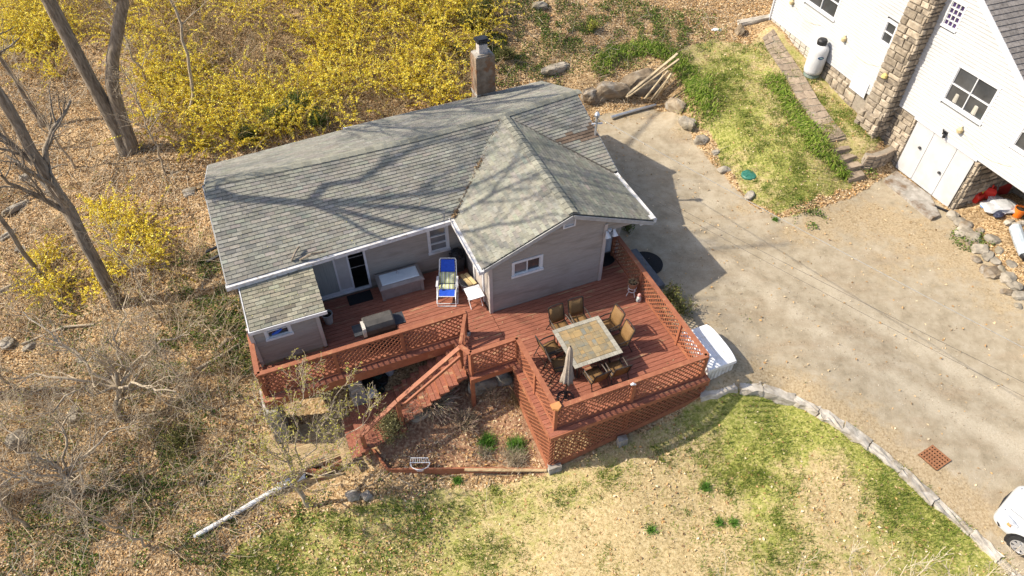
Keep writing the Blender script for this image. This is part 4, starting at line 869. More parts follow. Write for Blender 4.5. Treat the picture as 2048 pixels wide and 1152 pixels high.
# ---- folding side table
sc_ = W(4.7, 14.56, 0); sdt = thing('folding_side_table', 'small white folding table by the gable corner', 'side table', sc_)
b = B(); b.box(sc_ + (0, 0, .5), (.52, .56, .025), YAW); b.build('table_top', WTUBE, sdt)
for a in (-1, 1):
    b = B(); b.tube([sc_ + TU * a * .2 + TV * -.24 + (0, 0, .01), sc_ + TU * a * .2 + TV * .22 + (0, 0, .485)], .013, 6); b.build('leg', WTUBE, sdt)
    b = B(); b.tube([sc_ + TU * a * .17 + TV * .24 + (0, 0, .01), sc_ + TU * a * .17 + TV * -.22 + (0, 0, .485)], .013, 6); b.build('leg', WTUBE, sdt)
# ---- storage bench with pale lid panel
GREYP = M('grey_taupe_plastic', [(.22,.19,.175),(.3,.265,.245)], 4, .5, .1, 60, rnd=.02); PALEB = M('pale_blue_lid', [(.5,.56,.6),(.62,.67,.7)], 3, .35, rnd=.02)
sb_ = thing('storage_bench', 'grey resin storage bench with pale blue lid panel by the wall', 'storage bench', W(2.65, 16.14, 0))
def tapered(b, c, s0, s1, z0, z1, rz):
    V = []
    for (sx, sy), z in ((s0, z0), (s1, z1)):
        for a, e in ((-1, -1), (1, -1), (1, 1), (-1, 1)): V.append(np.asarray(c) + (cos(rz) * a * sx / 2 - sin(rz) * e * sy / 2, sin(rz) * a * sx / 2 + cos(rz) * e * sy / 2, z))
    return b.add(V, [(3, 2, 1, 0), (4, 5, 6, 7), (0, 1, 5, 4), (1, 2, 6, 5), (2, 3, 7, 6), (3, 0, 4, 7)])
b = B(); tapered(b, W(2.65, 16.14), (1.38, .66), (1.44, .72), .01, .48, YAW); b.build('body', GREYP, sb_)
b = B(); tapered(b, W(2.65, 16.14), (1.5, .78), (1.5, .78), .48, .53, YAW); tapered(b, W(2.65, 16.14), (1.5, .78), (1.34, .62), .53, .6, YAW); b.build('lid', GREYP, sb_)
b = B(); tapered(b, W(2.65, 16.13), (1.26, .5), (1.22, .46), .6, .63, YAW); b.build('lid_panel', PALEB, sb_)
for a in (-.66, .66):
    b = B(); b.obox(W(2.65 + a - .05, 15.76, .01), TU * .1, TV * .04, (0, 0, .47)); b.build('corner_rib', GREYP, sb_)
cp = B(); cp.lathe([(.03, 0), (.042, .1), (.038, .1), (.028, .015)], W(2.62, 16.2, .631), 12); tag(cp.build('white_cup', VINYL, base=W(2.62, 16.2, .631)), 'white cup on the lid of the storage bench', 'cup')
# ---- mats
RUB = M('black_rubber', [(.011,.011,.012),(.026,.026,.028)], 30, .85, .4, 90)
b = B(); b.box(W(1.27, 16.22, .012), (.8, .46, .024), YAW); o = b.build('door_mat', RUB, base=W(1.27, 16.22, 0)); tag(o, 'black rectangular mat in front of the sliding door', 'mat')
def halfmat(c, r, a0, z, label):
    b = B(); b.prism([(c[0], c[1])] and [(c[0] + r * cos(a0 + t), c[1] + r * sin(a0 + t)) for t in np.linspace(0, pi, 22)], z, z + .02); o = b.build('half_round_mat', RUB, base=(c[0], c[1], z)); tag(o, label, 'mat', 'black half-round mats')
    for k in range(1, 12):
        a = a0 + pi * k / 12; bb = B(); bb.bar((c[0] + .1 * cos(a), c[1] + .1 * sin(a), z + .022), (c[0] + r * .93 * cos(a), c[1] + r * .93 * sin(a), z + .022), .025, .008); bb.build('rib', RUB, o)
halfmat(W(9.56, 15.0), .56, pi + YAW, .004, 'half-round black mat on the deck at the entry door')
om = W(11.06, 14.3); halfmat(om, .6, YAW - pi / 2, float(hg(om[0], om[1])) + .03, 'half-round black mat on the gravel outside the deck railing')
b = B(); b.obox(W(10.72, 13.0, -.42), TU * .3, TV * 1.95, (0, 0, .3)); o = b.build('step', M('slate_grey_paint', [(.09,.095,.105),(.15,.155,.165)], 6, .7, .2), base=W(10.8, 14, -.4)); tag(o, 'long grey step outside the deck railing beside the mat', 'step')
# ---- covered grill
gr = thing('covered_grill', 'grill under a grey cover behind the left railing', 'grill', W(1.47, 14.08, 0)); GCOV = M('grey_grill_cover', [(.055,.05,.045),(.1,.09,.08)], 3, .6, .25, 12)
b = B(); b.box(W(1.47, 14.1, .4), (1.0, .5, .8), YAW); b.build('cabinet', BLACKM, gr)
for s in (-1, 1):
    b = B(); b.box(W(1.47 + s * .62, 14.1, .84), (.34, .46, .05), YAW); b.build('side_shelf', M('dark_cover', [(.03,.032,.038),(.06,.062,.07)], 5, .55), gr)
V = []; pr = [(-.26, .78), (-.27, .95), (-.2, 1.1), (-.05, 1.17), (.12, 1.17), (.24, 1.08), (.27, .78)]
for u in (-.46, -.42, .42, .46):
    k = .93 if abs(u) > .45 else 1
    for y, z in pr: V.append(W(1.47 + u, 14.1 + y * k, .78 + (z - .78) * k))
n7 = len(pr); F = [(i * n7 + j, i * n7 + j + 1, (i + 1) * n7 + j + 1, (i + 1) * n7 + j) for i in range(3) for j in range(n7 - 1)] + [tuple(range(n7)), tuple(range(4 * n7 - 1, 3 * n7 - 1, -1))]
hood = mk('hood_cover', np.array(V), F, GCOV, gr, smooth=False)
b = B(); b.obox(W(.94, 13.8, .78), TU * .1, TV * .04, (0, 0, .36)); b.obox(W(.94, 13.84, 1.12), TU * .1, TV * .3, (0, 0, .03)); b.build('cover_flap', M('beige_flap', [(.4,.36,.31),(.5,.46,.4)], 5, .7), hood)
# ---- bucket by the lean-to, bin in the corner, tub with boards, jar
def bucket(c, r, h, mat, name, label, cat, group=None, soil=True):
    c = np.asarray(c, float); b = B(); b.lathe([(r * .72, 0), (r * .98, h * .94), (r * 1.06, h * .94), (r * 1.06, h), (r * .92, h), (r * .85, h * .8), (.01, h * .8)], c, 18); t = b.build(name, mat, base=c, smooth=False); tag(t, label, cat, group)
    if soil:
        s_ = B(); s_.lathe([(.02, h * .8), (r * .86, h * .82), (.02, h * .86)], c, 14); s_.build('soil', M('dark_soil', [(.02,.015,.01),(.06,.045,.03)], 20, .95, .5), t)
    return t
bucket(W(.1, 15.55, 0), .17, .42, M('grey_white_plastic', [(.3,.3,.29),(.42,.42,.41)], 5, .5), 'bucket', 'grey-white bucket on the deck against the lean-to wall', 'bucket')
bn = thing('grey_bin', 'dark grey bin with a black bag in the wall corner', 'bin', W(4.72, 16.3, 0)); b = B(); tapered(b, W(4.72, 16.3), (.34, .36), (.42, .44), 0, .62, YAW); b.build('body', M('dark_grey_plastic', [(.04,.04,.042),(.07,.07,.073)], 6, .5), bn)
b = B(); b.lathe([(.16, .6), (.22, .68), (.2, .78), (.08, .84), (.02, .83)], W(4.72, 16.3, 0), 9, sx=1.0, sy=1.1); o = b.build('bag', BLACKM, bn); rough(o, .015, 4, 1)
tu_ = thing('wire_tub', 'metal tub holding two pale boards beside the white table', 'tub', W(4.72, 15.35, 0)); b = B(); b.lathe([(.2, 0), (.26, .3), (.27, .3), (.27, .32), (.24, .32), (.19, .04)], W(4.72, 15.3, 0), 18); b.build('tub', METALG, tu_)
for k in range(2):
    b = B(); b.bar(W(4.62 + .16 * k, 15.62, .36), W(4.74 + .16 * k, 15.0, .4), .13, .03); b.build('board', M('fresh_pine', [(.48,.36,.18),(.6,.46,.25)], 6, .7, .15, 30), tu_)
jc = at(937, 670, 0); b = B(); b.lathe([(.06, 0), (.075, .02), (.075, .13), (.055, .16), (.055, .19), (.05, .19), (.05, .16), (.07, .12), (.06, .01)], jc, 14); tag(b.build('glass_jar', M('cloudy_glass', [(.3,.31,.29),(.42,.43,.41)], 6, .1), base=jc), 'cloudy glass jar standing on the deck by the gate', 'jar')
cp = B(); q = at(1266, 771, 1.06); cp.tube([q + (-.07, 0, .03), q + (.0, .02, .05), q + (.08, .01, .03)], [.03, .045, .02], 8); tag(cp.build('white_rag', VINYL, base=q), 'crumpled white rag on the front railing', 'rag')
# ---- plant stand, planter, garden ornament
ps = W(9.66, 12.95, 0); pst = thing('plant_stand', 'white wire plant stand against the right railing', 'plant stand', ps)
for z, r in ((.33, .14), (.18, .12)):
    b = B(); b.tube([ps + (r * cos(a), r * sin(a), z) for a in np.linspace(0, 2 * pi, 15)], .009, 5, caps=False); b.build('ring', WTUBE, pst)
for a in np.arange(.5, 2 * pi, pi / 2):
    b = B(); b.tube([ps + (.2 * cos(a), .2 * sin(a), .0), ps + (.12 * cos(a), .12 * sin(a), .18), ps + (.14 * cos(a), .14 * sin(a), .34)], .009, 5); b.build('leg', WTUBE, pst)
pot = bucket(ps + (0, 0, .335), .17, .24, M('terracotta', [(.2,.105,.06),(.28,.15,.09)], 8, .8), 'flower_pot', 'brown flower pot with withered stems on the wire stand', 'flower pot')
P = ps + (0, 0, .53) + np.zeros((40, 5, 3)); a_ = rng.random(40) * 2 * pi; f_ = np.linspace(0, 1, 5)
P[:, :, 0] += (np.cos(a_) * (.06 + .16 * rng.random(40)))[:, None] * f_; P[:, :, 1] += (np.sin(a_) * (.06 + .16 * rng.random(40)))[:, None] * f_; P[:, :, 2] += (.25 * rng.random(40))[:, None] * f_ - .12 * f_ ** 3
mk('stems', *tubes(P, np.full((40, 5), .006), 3), M('dry_stem', [(.3,.22,.12),(.45,.35,.2)], 8, .9), pot, kind='stuff')
oc = W(9.72, 12.58, 0); orn = thing('garden_ornament', 'little painted statue standing in front of the plant stand', 'ornament', oc)
b = B(); b.lathe([(.07, 0), (.09, .04), (.085, .12), (.06, .2), (.035, .22)], oc, 12); b.build('body', M('statue_white', [(.5,.5,.46),(.65,.64,.6)], 12, .6), orn); b = B(); b.lathe([(.02, .21), (.055, .24), (.06, .28), (.04, .33), (.01, .34)], oc, 12); b.build('head', M('statue_pink', [(.5,.24,.22),(.55,.32,.28)], 10, .6), orn)
b = B(); b.box(oc + (-.03, -.06, .1), (.06, .06, .12), .3); b.build('apron', M('statue_blue', [(.25,.33,.36),(.35,.42,.45)], 10, .6), orn)
# ---- white deck box on the gravel side
bx = thing('deck_storage_box', 'low white storage box with curved lid outside the deck corner', 'storage box', W(10.54, 9.85, -.3)); zb = -.32; CREAM = M('cream_resin', [(.56,.55,.52),(.68,.67,.64)], 3, .5, .06, 30, cols2=(.45,.43,.38), s2=3)
b = B(); tapered(b, W(10.54, 9.85), (.84, 1.42), (.88, 1.48), zb, zb + .6, YAW); b.build('body', CREAM, bx)
for k in range(7):
    b = B(); b.obox(W(10.54 - .42 + .13 * k, 9.105, zb + .04), TU * .1, TV * .012, (0, 0, .52)); b.build('panel', CREAM, bx)
V = []; K = 11
for a in (-.54, -.5, .5, .54):
    for j in range(K):
        f = j / (K - 1) * 2 - 1; dz = .1 * (1 - f ** 4) if abs(a) < .52 else .1 * (1 - f ** 4) - .04; V.append(W(10.54 + a * .92 + (.03 * (1 - f * f) if a > 0 else 0), 9.85 + f * .78, zb + .66 + dz))
    # skirt rows follow below
V2 = V + [p - np.array([0, 0, .09 + (p[2] - zb - .62) * .98]) for p in V]; m0 = len(V); F = [(i * K + j, (i + 1) * K + j, (i + 1) * K + j + 1, i * K + j + 1) for i in range(3) for j in range(K - 1)]
rim = [j for j in range(K)] + [i * K + K - 1 for i in range(1, 4)] + [3 * K + j for j in range(K - 2, -1, -1)] + [i * K for i in (2, 1)]
F += [(rim[i], rim[(i + 1) % len(rim)], m0 + rim[(i + 1) % len(rim)], m0 + rim[i]) for i in range(len(rim))]
lid = mk('lid', np.array(V2), F, M('white_resin', [(.68,.68,.69),(.78,.78,.79)], 4, .45, .05, cols2=(.55,.54,.52), s2=4, rnd=.02), bx, smooth=False)
for a in (-.25, 0, .25):
    b = B(); pts = [W(10.54 + a, 9.85 + f * .74, zb + .665 + .1 * (1 - f ** 4)) for f in np.linspace(-1, 1, 9)]; b.tube(pts, .014, 5); b.build('lid_rib', CREAM, lid)
# ---- pots stored below the deck
DG = M('dark_green_plastic', [(.012,.03,.026),(.025,.05,.044)], 6, .45); 
for px, py, z, r, h, mt, lab in ((777,732,-1.35,.2,.36,M('pale_grey_pot',[(.26,.27,.3),(.4,.4,.43)],5,.5),'pale grey pot under the deck, nearest the steps'),(752,742,-1.4,.21,.34,DG,'dark green pot under the deck behind the stacked pots'),(765,757,-1.55,.18,.3,BLACKM,'black pot under the deck between the green pots'),(752,768,-1.65,.2,.3,DG,'wide green pot in the middle under the deck'),(733,752,-1.5,.22,.3,BLACKM,'black pot under the deck beside the pier'),(757,780,-1.75,.19,.3,DG,'green pot under the deck next to the stair landing')):
    p = at(px, py, z + h); p[2] = z; bucket(p, r, h, mt, 'flower_pot', lab, 'flower pot', 'pots stored under the deck')
p = at(742, 790, -1.45); b = B(); b.tube([p + (-.16, -.02, 0), p + (.16, .06, .12)], [.15, .19], 14); tag(b.build('white_bucket', VINYL, base=p), 'white bucket lying on its side under the deck', 'bucket')
# ---- white wire basket in the bed
p = at(840, 925, -1.98); wb = thing('wire_planter', 'white wire half-round planter on the edge of the mulch bed', 'planter', p); b = B()
for z, r in ((0, .3), (.12, .27), (.24, .22)):
    b.tube([p + (r * cos(a), -abs(r * .8 * sin(a)), -z) for a in np.linspace(0, pi, 13)] , .014, 5)
for a in np.linspace(0, pi, 9): b.tube([p + (r_ * cos(a), -r_ * .8 * sin(a), -z) for z, r_ in ((0, .3), (.12, .27), (.24, .2))], .01, 4)
b.build('wire_bowl', WTUBE, wb, kind='stuff')
b = B(); b.tube([p + (-.3, 0, 0), p + (.3, 0, 0)], .014, 5)
for x in np.linspace(-.28, .28, 9): b.tube([p + (x, 0, 0), p + (x * .9, .03, .22)], .01, 4)
b.tube([p + (-.26, .03, .22), p + (.26, .03, .22)], .013, 5); b.build('wire_back', WTUBE, wb, kind='stuff')

# ================================================================== WHITE HOUSE with stone chimney
WSID = M('white_siding', [(.41,.41,.415),(.455,.455,.46)], 2.5, .6, .06, 30, rnd=.02, cols2=(.39,.39,.39), s2=.7)
FST = M('field_stone', [(.20,.16,.115),(.32,.265,.20),(.44,.38,.30)], 3.2, .92, .6, 16, detail=5, cols2=(.17,.14,.11), s2=2.5, rnd=.28)
MORT = M('mortar', [(.2,.17,.135),(.29,.25,.2)], 9, .95, .4, 40)
BROOF = M('brown_roof_shingle', [(.13,.115,.105),(.2,.18,.165),(.26,.235,.215)], 8, .9, .4, 60, rnd=.15)
wh = thing('white_house', 'large white clapboard house with stone chimney and garage doors', 'house', W(27, 17, 1))
RA, RBq = W(23.1, 17.2), W(22.8, 9.0); LA, LBq = W(23.62, 24.75), W(22.85, 17.2)
tR = nrm(RBq - RA); tL = nrm(LBq - LA); nR = np.array([tR[1], -tR[0], 0]); nL = np.array([tL[1], -tL[0], 0])
if nR[0] > 0: nR = -nR; nL = -nL
outR = 1 if np.dot(np.array([tR[1], -tR[0]]), nR[:2]) > 0 else -1
zr = lambda s: 8.5 - .6 * np.asarray(s); zl = lambda s: 8.5 - .6 * np.abs(7.55 - np.asarray(s))
ctr = lambda A, t, s, z: A + t * s + np.array([0, 0, z])
siding('siding', RA, RBq, 2.26, zr, WSID, wh, [(2.66,4.42,3.37,4.75),(1.3,1.95,5.59,6.5),(5.72,7.3,3.3,4.6)], expo=.125, out=outR, step=.028, butt=.022)
siding('siding', LA, LBq, 2.05, zl, WSID, wh, [(2.0,4.12,3.66,5.0),(6.78,7.42,4.05,4.95)], expo=.125, out=outR, step=.028, butt=.022)
core = B()
def wcore(A, t, n, s0, s1, z0, z1): core.obox(A + t * s0 - n * .03 + np.array([0, 0, z0]), t * (s1 - s0), -n * .15, (0, 0, z1 - z0))
for s in np.arange(0, 8.2, .4):
    if 2.3 < s + .2 < 4.6 or 1.1 < s + .2 < 2.1 or 5.6 < s + .2 < 7.4:
        wcore(RA, tR, nR, s, s + .4, 2.26, 3.3 if s > 2.1 else 5.55); wcore(RA, tR, nR, s, s + .4, (4.78 if s > 2.1 else 6.55) , max(float(zr(s + .4)), 6.6 if s < 2.1 else 4.8))
    else: wcore(RA, tR, nR, s, s + .4, 2.26, float(zr(s + .4)))
for s in np.arange(0, 7.5, .4):
    if 1.9 < s + .2 < 4.2: wcore(LA, tL, nL, s, s + .4, 2.05, 3.62); wcore(LA, tL, nL, s, s + .4, 5.04, max(5.06, float(zl(s))))
    elif s + .2 > 6.6: wcore(LA, tL, nL, s, s + .4, 2.05, 4.0); wcore(LA, tL, nL, s, s + .4, 5.0, float(zl(s)))
    else: wcore(LA, tL, nL, s, s + .4, 2.05, float(zl(s)))
core.build('wall', M('house_core', [(.3,.3,.29),(.36,.36,.35)], 5, .9), wh)
hb = B()                                                             # the other three sides and floor above the open store
p4 = [LA + nL * -.2, RBq - nR * .2, RBq - nR * 9, LA - nL * 9]
for a, b_ in ((1, 2), (2, 3), (3, 0)): hb.bar((*p4[a][:2], 3.1), (*p4[b_][:2], 3.1), .2, 2.0)
hb.build('side_wall', WSID, wh)
b = B(); b.add([(*p4[i][:2], z) for z in (2.08, 2.24) for i in (0, 1, 2, 3)], [(3, 2, 1, 0), (4, 5, 6, 7), (0, 1, 5, 4), (1, 2, 6, 5), (2, 3, 7, 6), (3, 0, 4, 7)]); b.build('floor_slab', M('dark_joists', [(.1,.08,.06),(.16,.13,.1)], 6, .9), wh)
# roof planes in courses
pk = (RA + LBq) / 2
def house_roof():
    fr = B()
    e0 = RBq + tR * .4 + nR * .35; k0 = RA + nR * .35; e0 = np.array([*e0[:2], 8.56 - .6 * 8.6]); k0 = np.array([*k0[:2], 8.62]); back = -nR * 9.5
    l0 = LA - tL * .4 + nL * .35; l0 = np.array([*l0[:2], 8.56 - .6 * 7.95])
    fr.obox(k0 - (0, 0, .14), e0 - k0, back, (0, 0, .1)); fr.obox(k0 - (0, 0, .14), l0 - k0, back, (0, 0, .1)); r = fr.build('roof', BROOF, wh)
    Ln = np.linalg.norm(e0 - k0); d = (e0 - k0) / Ln; bd = nrm(back); nn = np.cross(d, bd); nn = nn if nn[2] > 0 else -nn
    rows = int(Ln / .2); V = []; F = []
    for i in range(rows):
        s0 = Ln - i * .2; off = rng.random() * .3
        for j in range(9):
            a = j * .33 - off; a0 = max(0, a); a1 = a + .322
            if a1 <= 0: continue
            o_ = k0 + d * (s0 - .22) + bd * a0; q = [o_ + nn * .004, o_ + bd * (a1 - a0) + nn * .004, o_ + bd * (a1 - a0) + d * .22 + nn * .03, o_ + d * .22 + nn * .03]
            x, y = to_px(np.array(q))
            pts = np.array(q + [p - nn * .03 for p in q]); FF = [(0, 3, 2, 1), (3, 7, 6, 2), (0, 4, 7, 3), (1, 2, 6, 5)]
            if x.max() > 1950 and x.min() < 2060 and y.max() > -10 and y.min() < 200: mk('shingle', pts, FF, BROOF, r)
            else: k = len(V); V += list(pts); F += [tuple(c + k for c in f) for f in FF]
    mk('shingle_courses', np.array(V), np.array(F), BROOF, r, kind='stuff')
    for a, e in ((k0, e0), (k0, l0)):
        fb = B(); fb.bar(a - (0, 0, .1) + nR * .01, e - (0, 0, .1) + nR * .01, .04, .2); fb.build('rake_board', VINYL, r)
house_roof()
VC = lambda i, j: glass('white_house_glass', (.05, .052, .055), .08)
window('window', wh, ctr(RA, tR, 3.54, 4.06), tR, nR, 1.82, 1.42, (VINYL, VC), cols=2, rows=2, label='double sash window on the gable wall')
window('window', wh, ctr(RA, tR, 1.62, 6.05), tR, nR, .68, .95, (VINYL, lambda i, j: glass('purple_glass', (.05, .03, .1), .1)), cols=3, rows=4, cas=.07, label='small twelve-pane window beside the chimney')
window('window', wh, ctr(RA, tR, 6.51, 3.95), tR, nR, 1.6, 1.3, (VINYL, VC), cols=2, rows=2)
window('window', wh, ctr(LA, tL, 3.06, 4.33), tL, nL, 2.14, 1.36, (VINYL, VC), cols=2, rows=2, label='double window over the propane tank')
window('window', wh, ctr(LA, tL, 7.1, 4.5), tL, nL, .66, .92, (VINYL, VC), cols=1, rows=2)
for s in (3.1, 3.95):                                               # lampshades standing inside the double window
    b = B(); c = ctr(RA, tR, s, 3.5) - nR * .16; b.lathe([(.16, 0), (.15, .3), (.08, .36)], c, 10); b.build('lampshade', M('beige_shade', [(.32,.3,.26),(.4,.38,.33)], 6, .8), wh)
rm = B(); rm.obox(ctr(RA, tR, 2.4, 3.2) - nR * .5, tR * 2.3, -nR * .05, (0, 0, 1.8)); rm.obox(ctr(RA, tR, 1.2, 5.4) - nR * .5, tR * .9, -nR * .05, (0, 0, 1.3)); rm.obox(ctr(LA, tL, 1.8, 3.5) - nL * .5, tL * 2.6, -nL * .05, (0, 0, 1.7)); rm.obox(ctr(LA, tL, 6.6, 3.9) - nL * .5, tL * .95, -nL * .05, (0, 0, 1.3)); rm.build('dark_room', DARK, wh)
# garage doors
GPAINT = M('garage_paint', [(.44,.44,.45),(.49,.49,.5)], 2, .55, .05, cols2=(.44,.43,.42), s2=1.2, rnd=.02)
gz0 = 0.02
for i, (a, e) in enumerate(((2.14, 3.0), (3.015, 4.1), (4.115, 4.9))):
    b = B(); b.obox(ctr(RA, tR, a, gz0) - nR * .02, tR * (e - a - .004), -nR * .05, (0, 0, 2.2)); b.build('garage_door', GPAINT, wh)
    d_ = bpy.data.objects[[o.name for o in wh.children if o.name.startswith('garage_door')][-1]]
    for (x0, x1, z0, z1) in ((a + .02, e - .02, .03, .1), (a + .02, e - .02, 2.1, 2.18)):
        bb = B(); bb.obox(ctr(RA, tR, x0, z0) - nR * .02, tR * (x1 - x0), nR * .012, (0, 0, z1 - z0)); bb.build('door_rail', GPAINT, d_)
    if i < 2:
        hb_ = B(); hb_.lathe([(.05, -.03), (.07, .0), (.05, .03)], ctr(RA, tR, 2.75 if i == 0 else 3.95, 1.35 if i == 0 else 1.0) + nR * .03, 8); hb_.build('handle', BLACKM, d_)
b = B(); b.obox(ctr(RA, tR, 2.0, 2.2) + nR * .0, tR * 3.0, nR * .05, (0, 0, .08)); b.build('drip_board', VINYL, wh)
b = B(); b.obox(ctr(RA, tR, 2.05, 0) - nR * .5, tR * 2.9, -nR * .03, (0, 0, 2.2)); b.build('garage_inside', DARK, wh)

def masonry(par, o, ex, ez, n, wd, ht, rh=(.16, .3), rw=(.25, .6), mat=FST, name='stone', proud=.05, clip=None, seed=1):
    """irregular coursed stones as pieces of their own on a recessed mortar bed"""
    r = random.Random(seed); z = 0; o = np.asarray(o, float)
    while z < ht - .03:
        h = min(r.uniform(*rh), ht - z)
        if ht - z - h < .08: h = ht - z
        x = 0
        while x < wd - .02:
            w_ = min(r.uniform(*rw), wd - x)
            if wd - x - w_ < .12: w_ = wd - x
            j = lambda s=.02: r.uniform(-s, s); g = .012
            if clip is None or clip(x + w_ / 2, z + h / 2):
                P4 = [(x + g + abs(j()), z + g + abs(j())), (x + w_ - g - abs(j()), z + g + abs(j())), (x + w_ - g - abs(j()), z + h - g - abs(j())), (x + g + abs(j()), z + h - g - abs(j()))]
                cx = sum(p[0] for p in P4) / 4; cz = sum(p[1] for p in P4) / 4; pr = proud * r.uniform(.5, 1.4); V = []
                for k_, d_ in ((1, -.04), (1, pr * .55), (.8, pr)):
                    for (a, c) in P4: V.append(o + ex * (cx + (a - cx) * k_) + ez * (cz + (c - cz) * k_) + n * (d_ + j(.008)))
                F = [(8, 9, 10, 11)] + [(a + q, a + (q + 1) % 4, a + 4 + (q + 1) % 4, a + 4 + q) for a in (0, 4) for q in range(4)]
                if np.dot(np.cross(ex, ez), n) < 0: F = [f[::-1] for f in F]
                mk(name, np.array(V), F, mat, par)
            x += w_
        z += h
UZ = np.array([0, 0, 1.])
# chimney
cz0 = .55; cb = B(); cb.obox(W(22.55, 16.16, cz0), TU * .62, TV * .96, (0, 0, 9.0)); wch = cb.build('stone_chimney', MORT, wh)
masonry(wch, W(22.53, 17.15, cz0), -TV, UZ, -TU, 1.02, 7.4, seed=3, rh=(.14, .34)); masonry(wch, W(22.5, 16.14, cz0), TU, UZ, -TV, .62, 7.4, seed=4, rw=(.2, .4), rh=(.12, .26))
b = B(); b.obox(W(22.2, 16.1, cz0 - .2), TU * .5, TV * 1.1, (0, 0, .3)); masonry(wch, W(22.42, 17.2, cz0 - .1), -TV, UZ, -TU, 1.12, 1.3, seed=9, proud=.1)
# foundation stone
fd = B(); fd.obox(ctr(LA, tL, 0, .5) - nL * .05, tL * 7.6, -nL * .3, (0, 0, 1.55)); fd.obox(ctr(RA, tR, -.1, -.3) - nR * .05, tR * 2.2, -nR * .3, (0, 0, 2.55)); fo2 = B(); fo2.obox(ctr(RA, tR, 4.92, -.3) - nR * .05, tR * .2, -nR * 2.8, (0, 0, 2.55)); fo2.build('store_pier', MORT, wh); fo = fd.build('foundation', MORT, wh)
BLK = M('pale_block', [(.36,.33,.29),(.46,.43,.38)], 4, .9, .3, 25, rnd=.1)
masonry(fo, ctr(LA, tL, 0, 1.2) - nL * .03, tL, UZ, nL, 3.3, .84, rh=(.2, .22), rw=(.4, .44), mat=BLK, proud=.025, seed=5)
masonry(fo, ctr(LA, tL, 3.3, .9) - nL * .03, tL, UZ, nL, 3.4, 1.13, seed=6, rw=(.3, .8), rh=(.2, .4)); masonry(fo, ctr(RA, tR, .95, .0) - nR * .03, tR, UZ, nR, 1.15, 2.22, seed=7); masonry(fo, ctr(RA, tR, 4.93, -.1) - nR * .03, tR, UZ, nR, .2, 2.3, seed=8, rw=(.2, .35)); masonry(fo, ctr(RA, tR, 5.13, -.1) - nR * 2.8, nR, UZ, tR, 2.75, 2.2, seed=10, rw=(.3, .6))
b = B(); b.obox(ctr(RA, tR, 5.1, -.1) - nR * 2.85, tR * 4.2, -nR * .2, (0, 0, 2.2)); bw = b.build('store_wall', MORT, wh); masonry(bw, ctr(RA, tR, 5.15, -.1) - nR * 2.84, tR, UZ, nR, 3.4, 2.1, seed=12, rw=(.3, .7), rh=(.2, .4))
# louvred vent, foundation vent, lamps on the wall
b = B(); c = ctr(LA, tL, 6.75, 2.1) + nL * .03
b.obox(c - tL * .48 - UZ * .3, tL * .96, nL * .03, (0, 0, .6)); lv = b.build('louvre_vent', VINYL, wh)
for k in range(8):
    b = B(); b.obox(c - tL * .42 + UZ * (-.26 + .068 * k) + nL * .03, tL * .84, nL * .02 - UZ * .015, UZ * .03); b.build('slat', VINYL, lv)
TANL = M('tan_lamp', [(.42,.33,.18),(.55,.45,.27)], 8, .6)
for A, t, n, s, z in ((LA, tL, nL, 1.26, 3.3), (LA, tL, nL, 5.1, 3.35), (RA, tR, nR, 3.92, 2.84)):
    b = B(); c = ctr(A, t, s, z) + n * .1; b.lathe([(.05, -.1), (.1, -.06), (.11, .05), (.04, .13), (.02, .16)], c, 10); lm = b.build('wall_lamp', TANL, wh); b = B(); b.tube([c + UZ * .1, c + UZ * .14 - n * .06, c + UZ * .1 - n * .1], .015, 5); b.build('arm', BLACKM, lm)
    b = B(); b.tube([c - n * .07 + t * f * 2.2 - UZ * (.28 * sin(pi * f) + .1 * f) for f in np.linspace(0, 1, 10)], .007, 4); b.build('wire', TANL, lm)
b = B(); c = W(22.42, 16.75, 3.3); b.lathe([(.04, -.1), (.12, -.04), (.1, .06), (.03, .12)], c, 10); b.build('wall_lamp', M('yellow_lamp', [(.5,.38,.12),(.6,.48,.2)], 9, .6), wh)
c = ctr(RA, tR, 3.43, 2.42) + nR * .05; b = B(); b.box(c, (.1, .16, .12), YAW); b.tube([c, c + nR * .14 + UZ * .12, c + nR * .2 + UZ * .2], .03, 6); b.tube([c, c + nR * .16 - UZ * .06 + tR * .12], [.04, .06], 8); b.build('flood_light', BLACKM, wh)
b = B(); b.tube([ctr(RA, tR, 4.97, 2.1) + nR * .06, ctr(RA, tR, 4.99, .1) + nR * .08], .018, 6); b.build('drain_pipe', BLACKM, wh)
b = B(); b.tube([ctr(LA, tL, -.02, 4.0) + nL * .05, ctr(LA, tL, -.02, 1.9) + nL * .05], .05, 8); b.build('downspout', VINYL, wh)
# concrete apron
b = B(); ap = [at(*q, .05) for q in ((1769,358),(1794,342),(1861,391),(1880,430),(1865,436),(1824,405),(1802,386))]
b.prism([tuple(p[:2]) for p in ap], -.2, .055); o = b.build('apron', CONC, base=G(1825, 385)); o['kind'] = 'structure'; o['label'] = 'concrete apron in front of the garage doors'
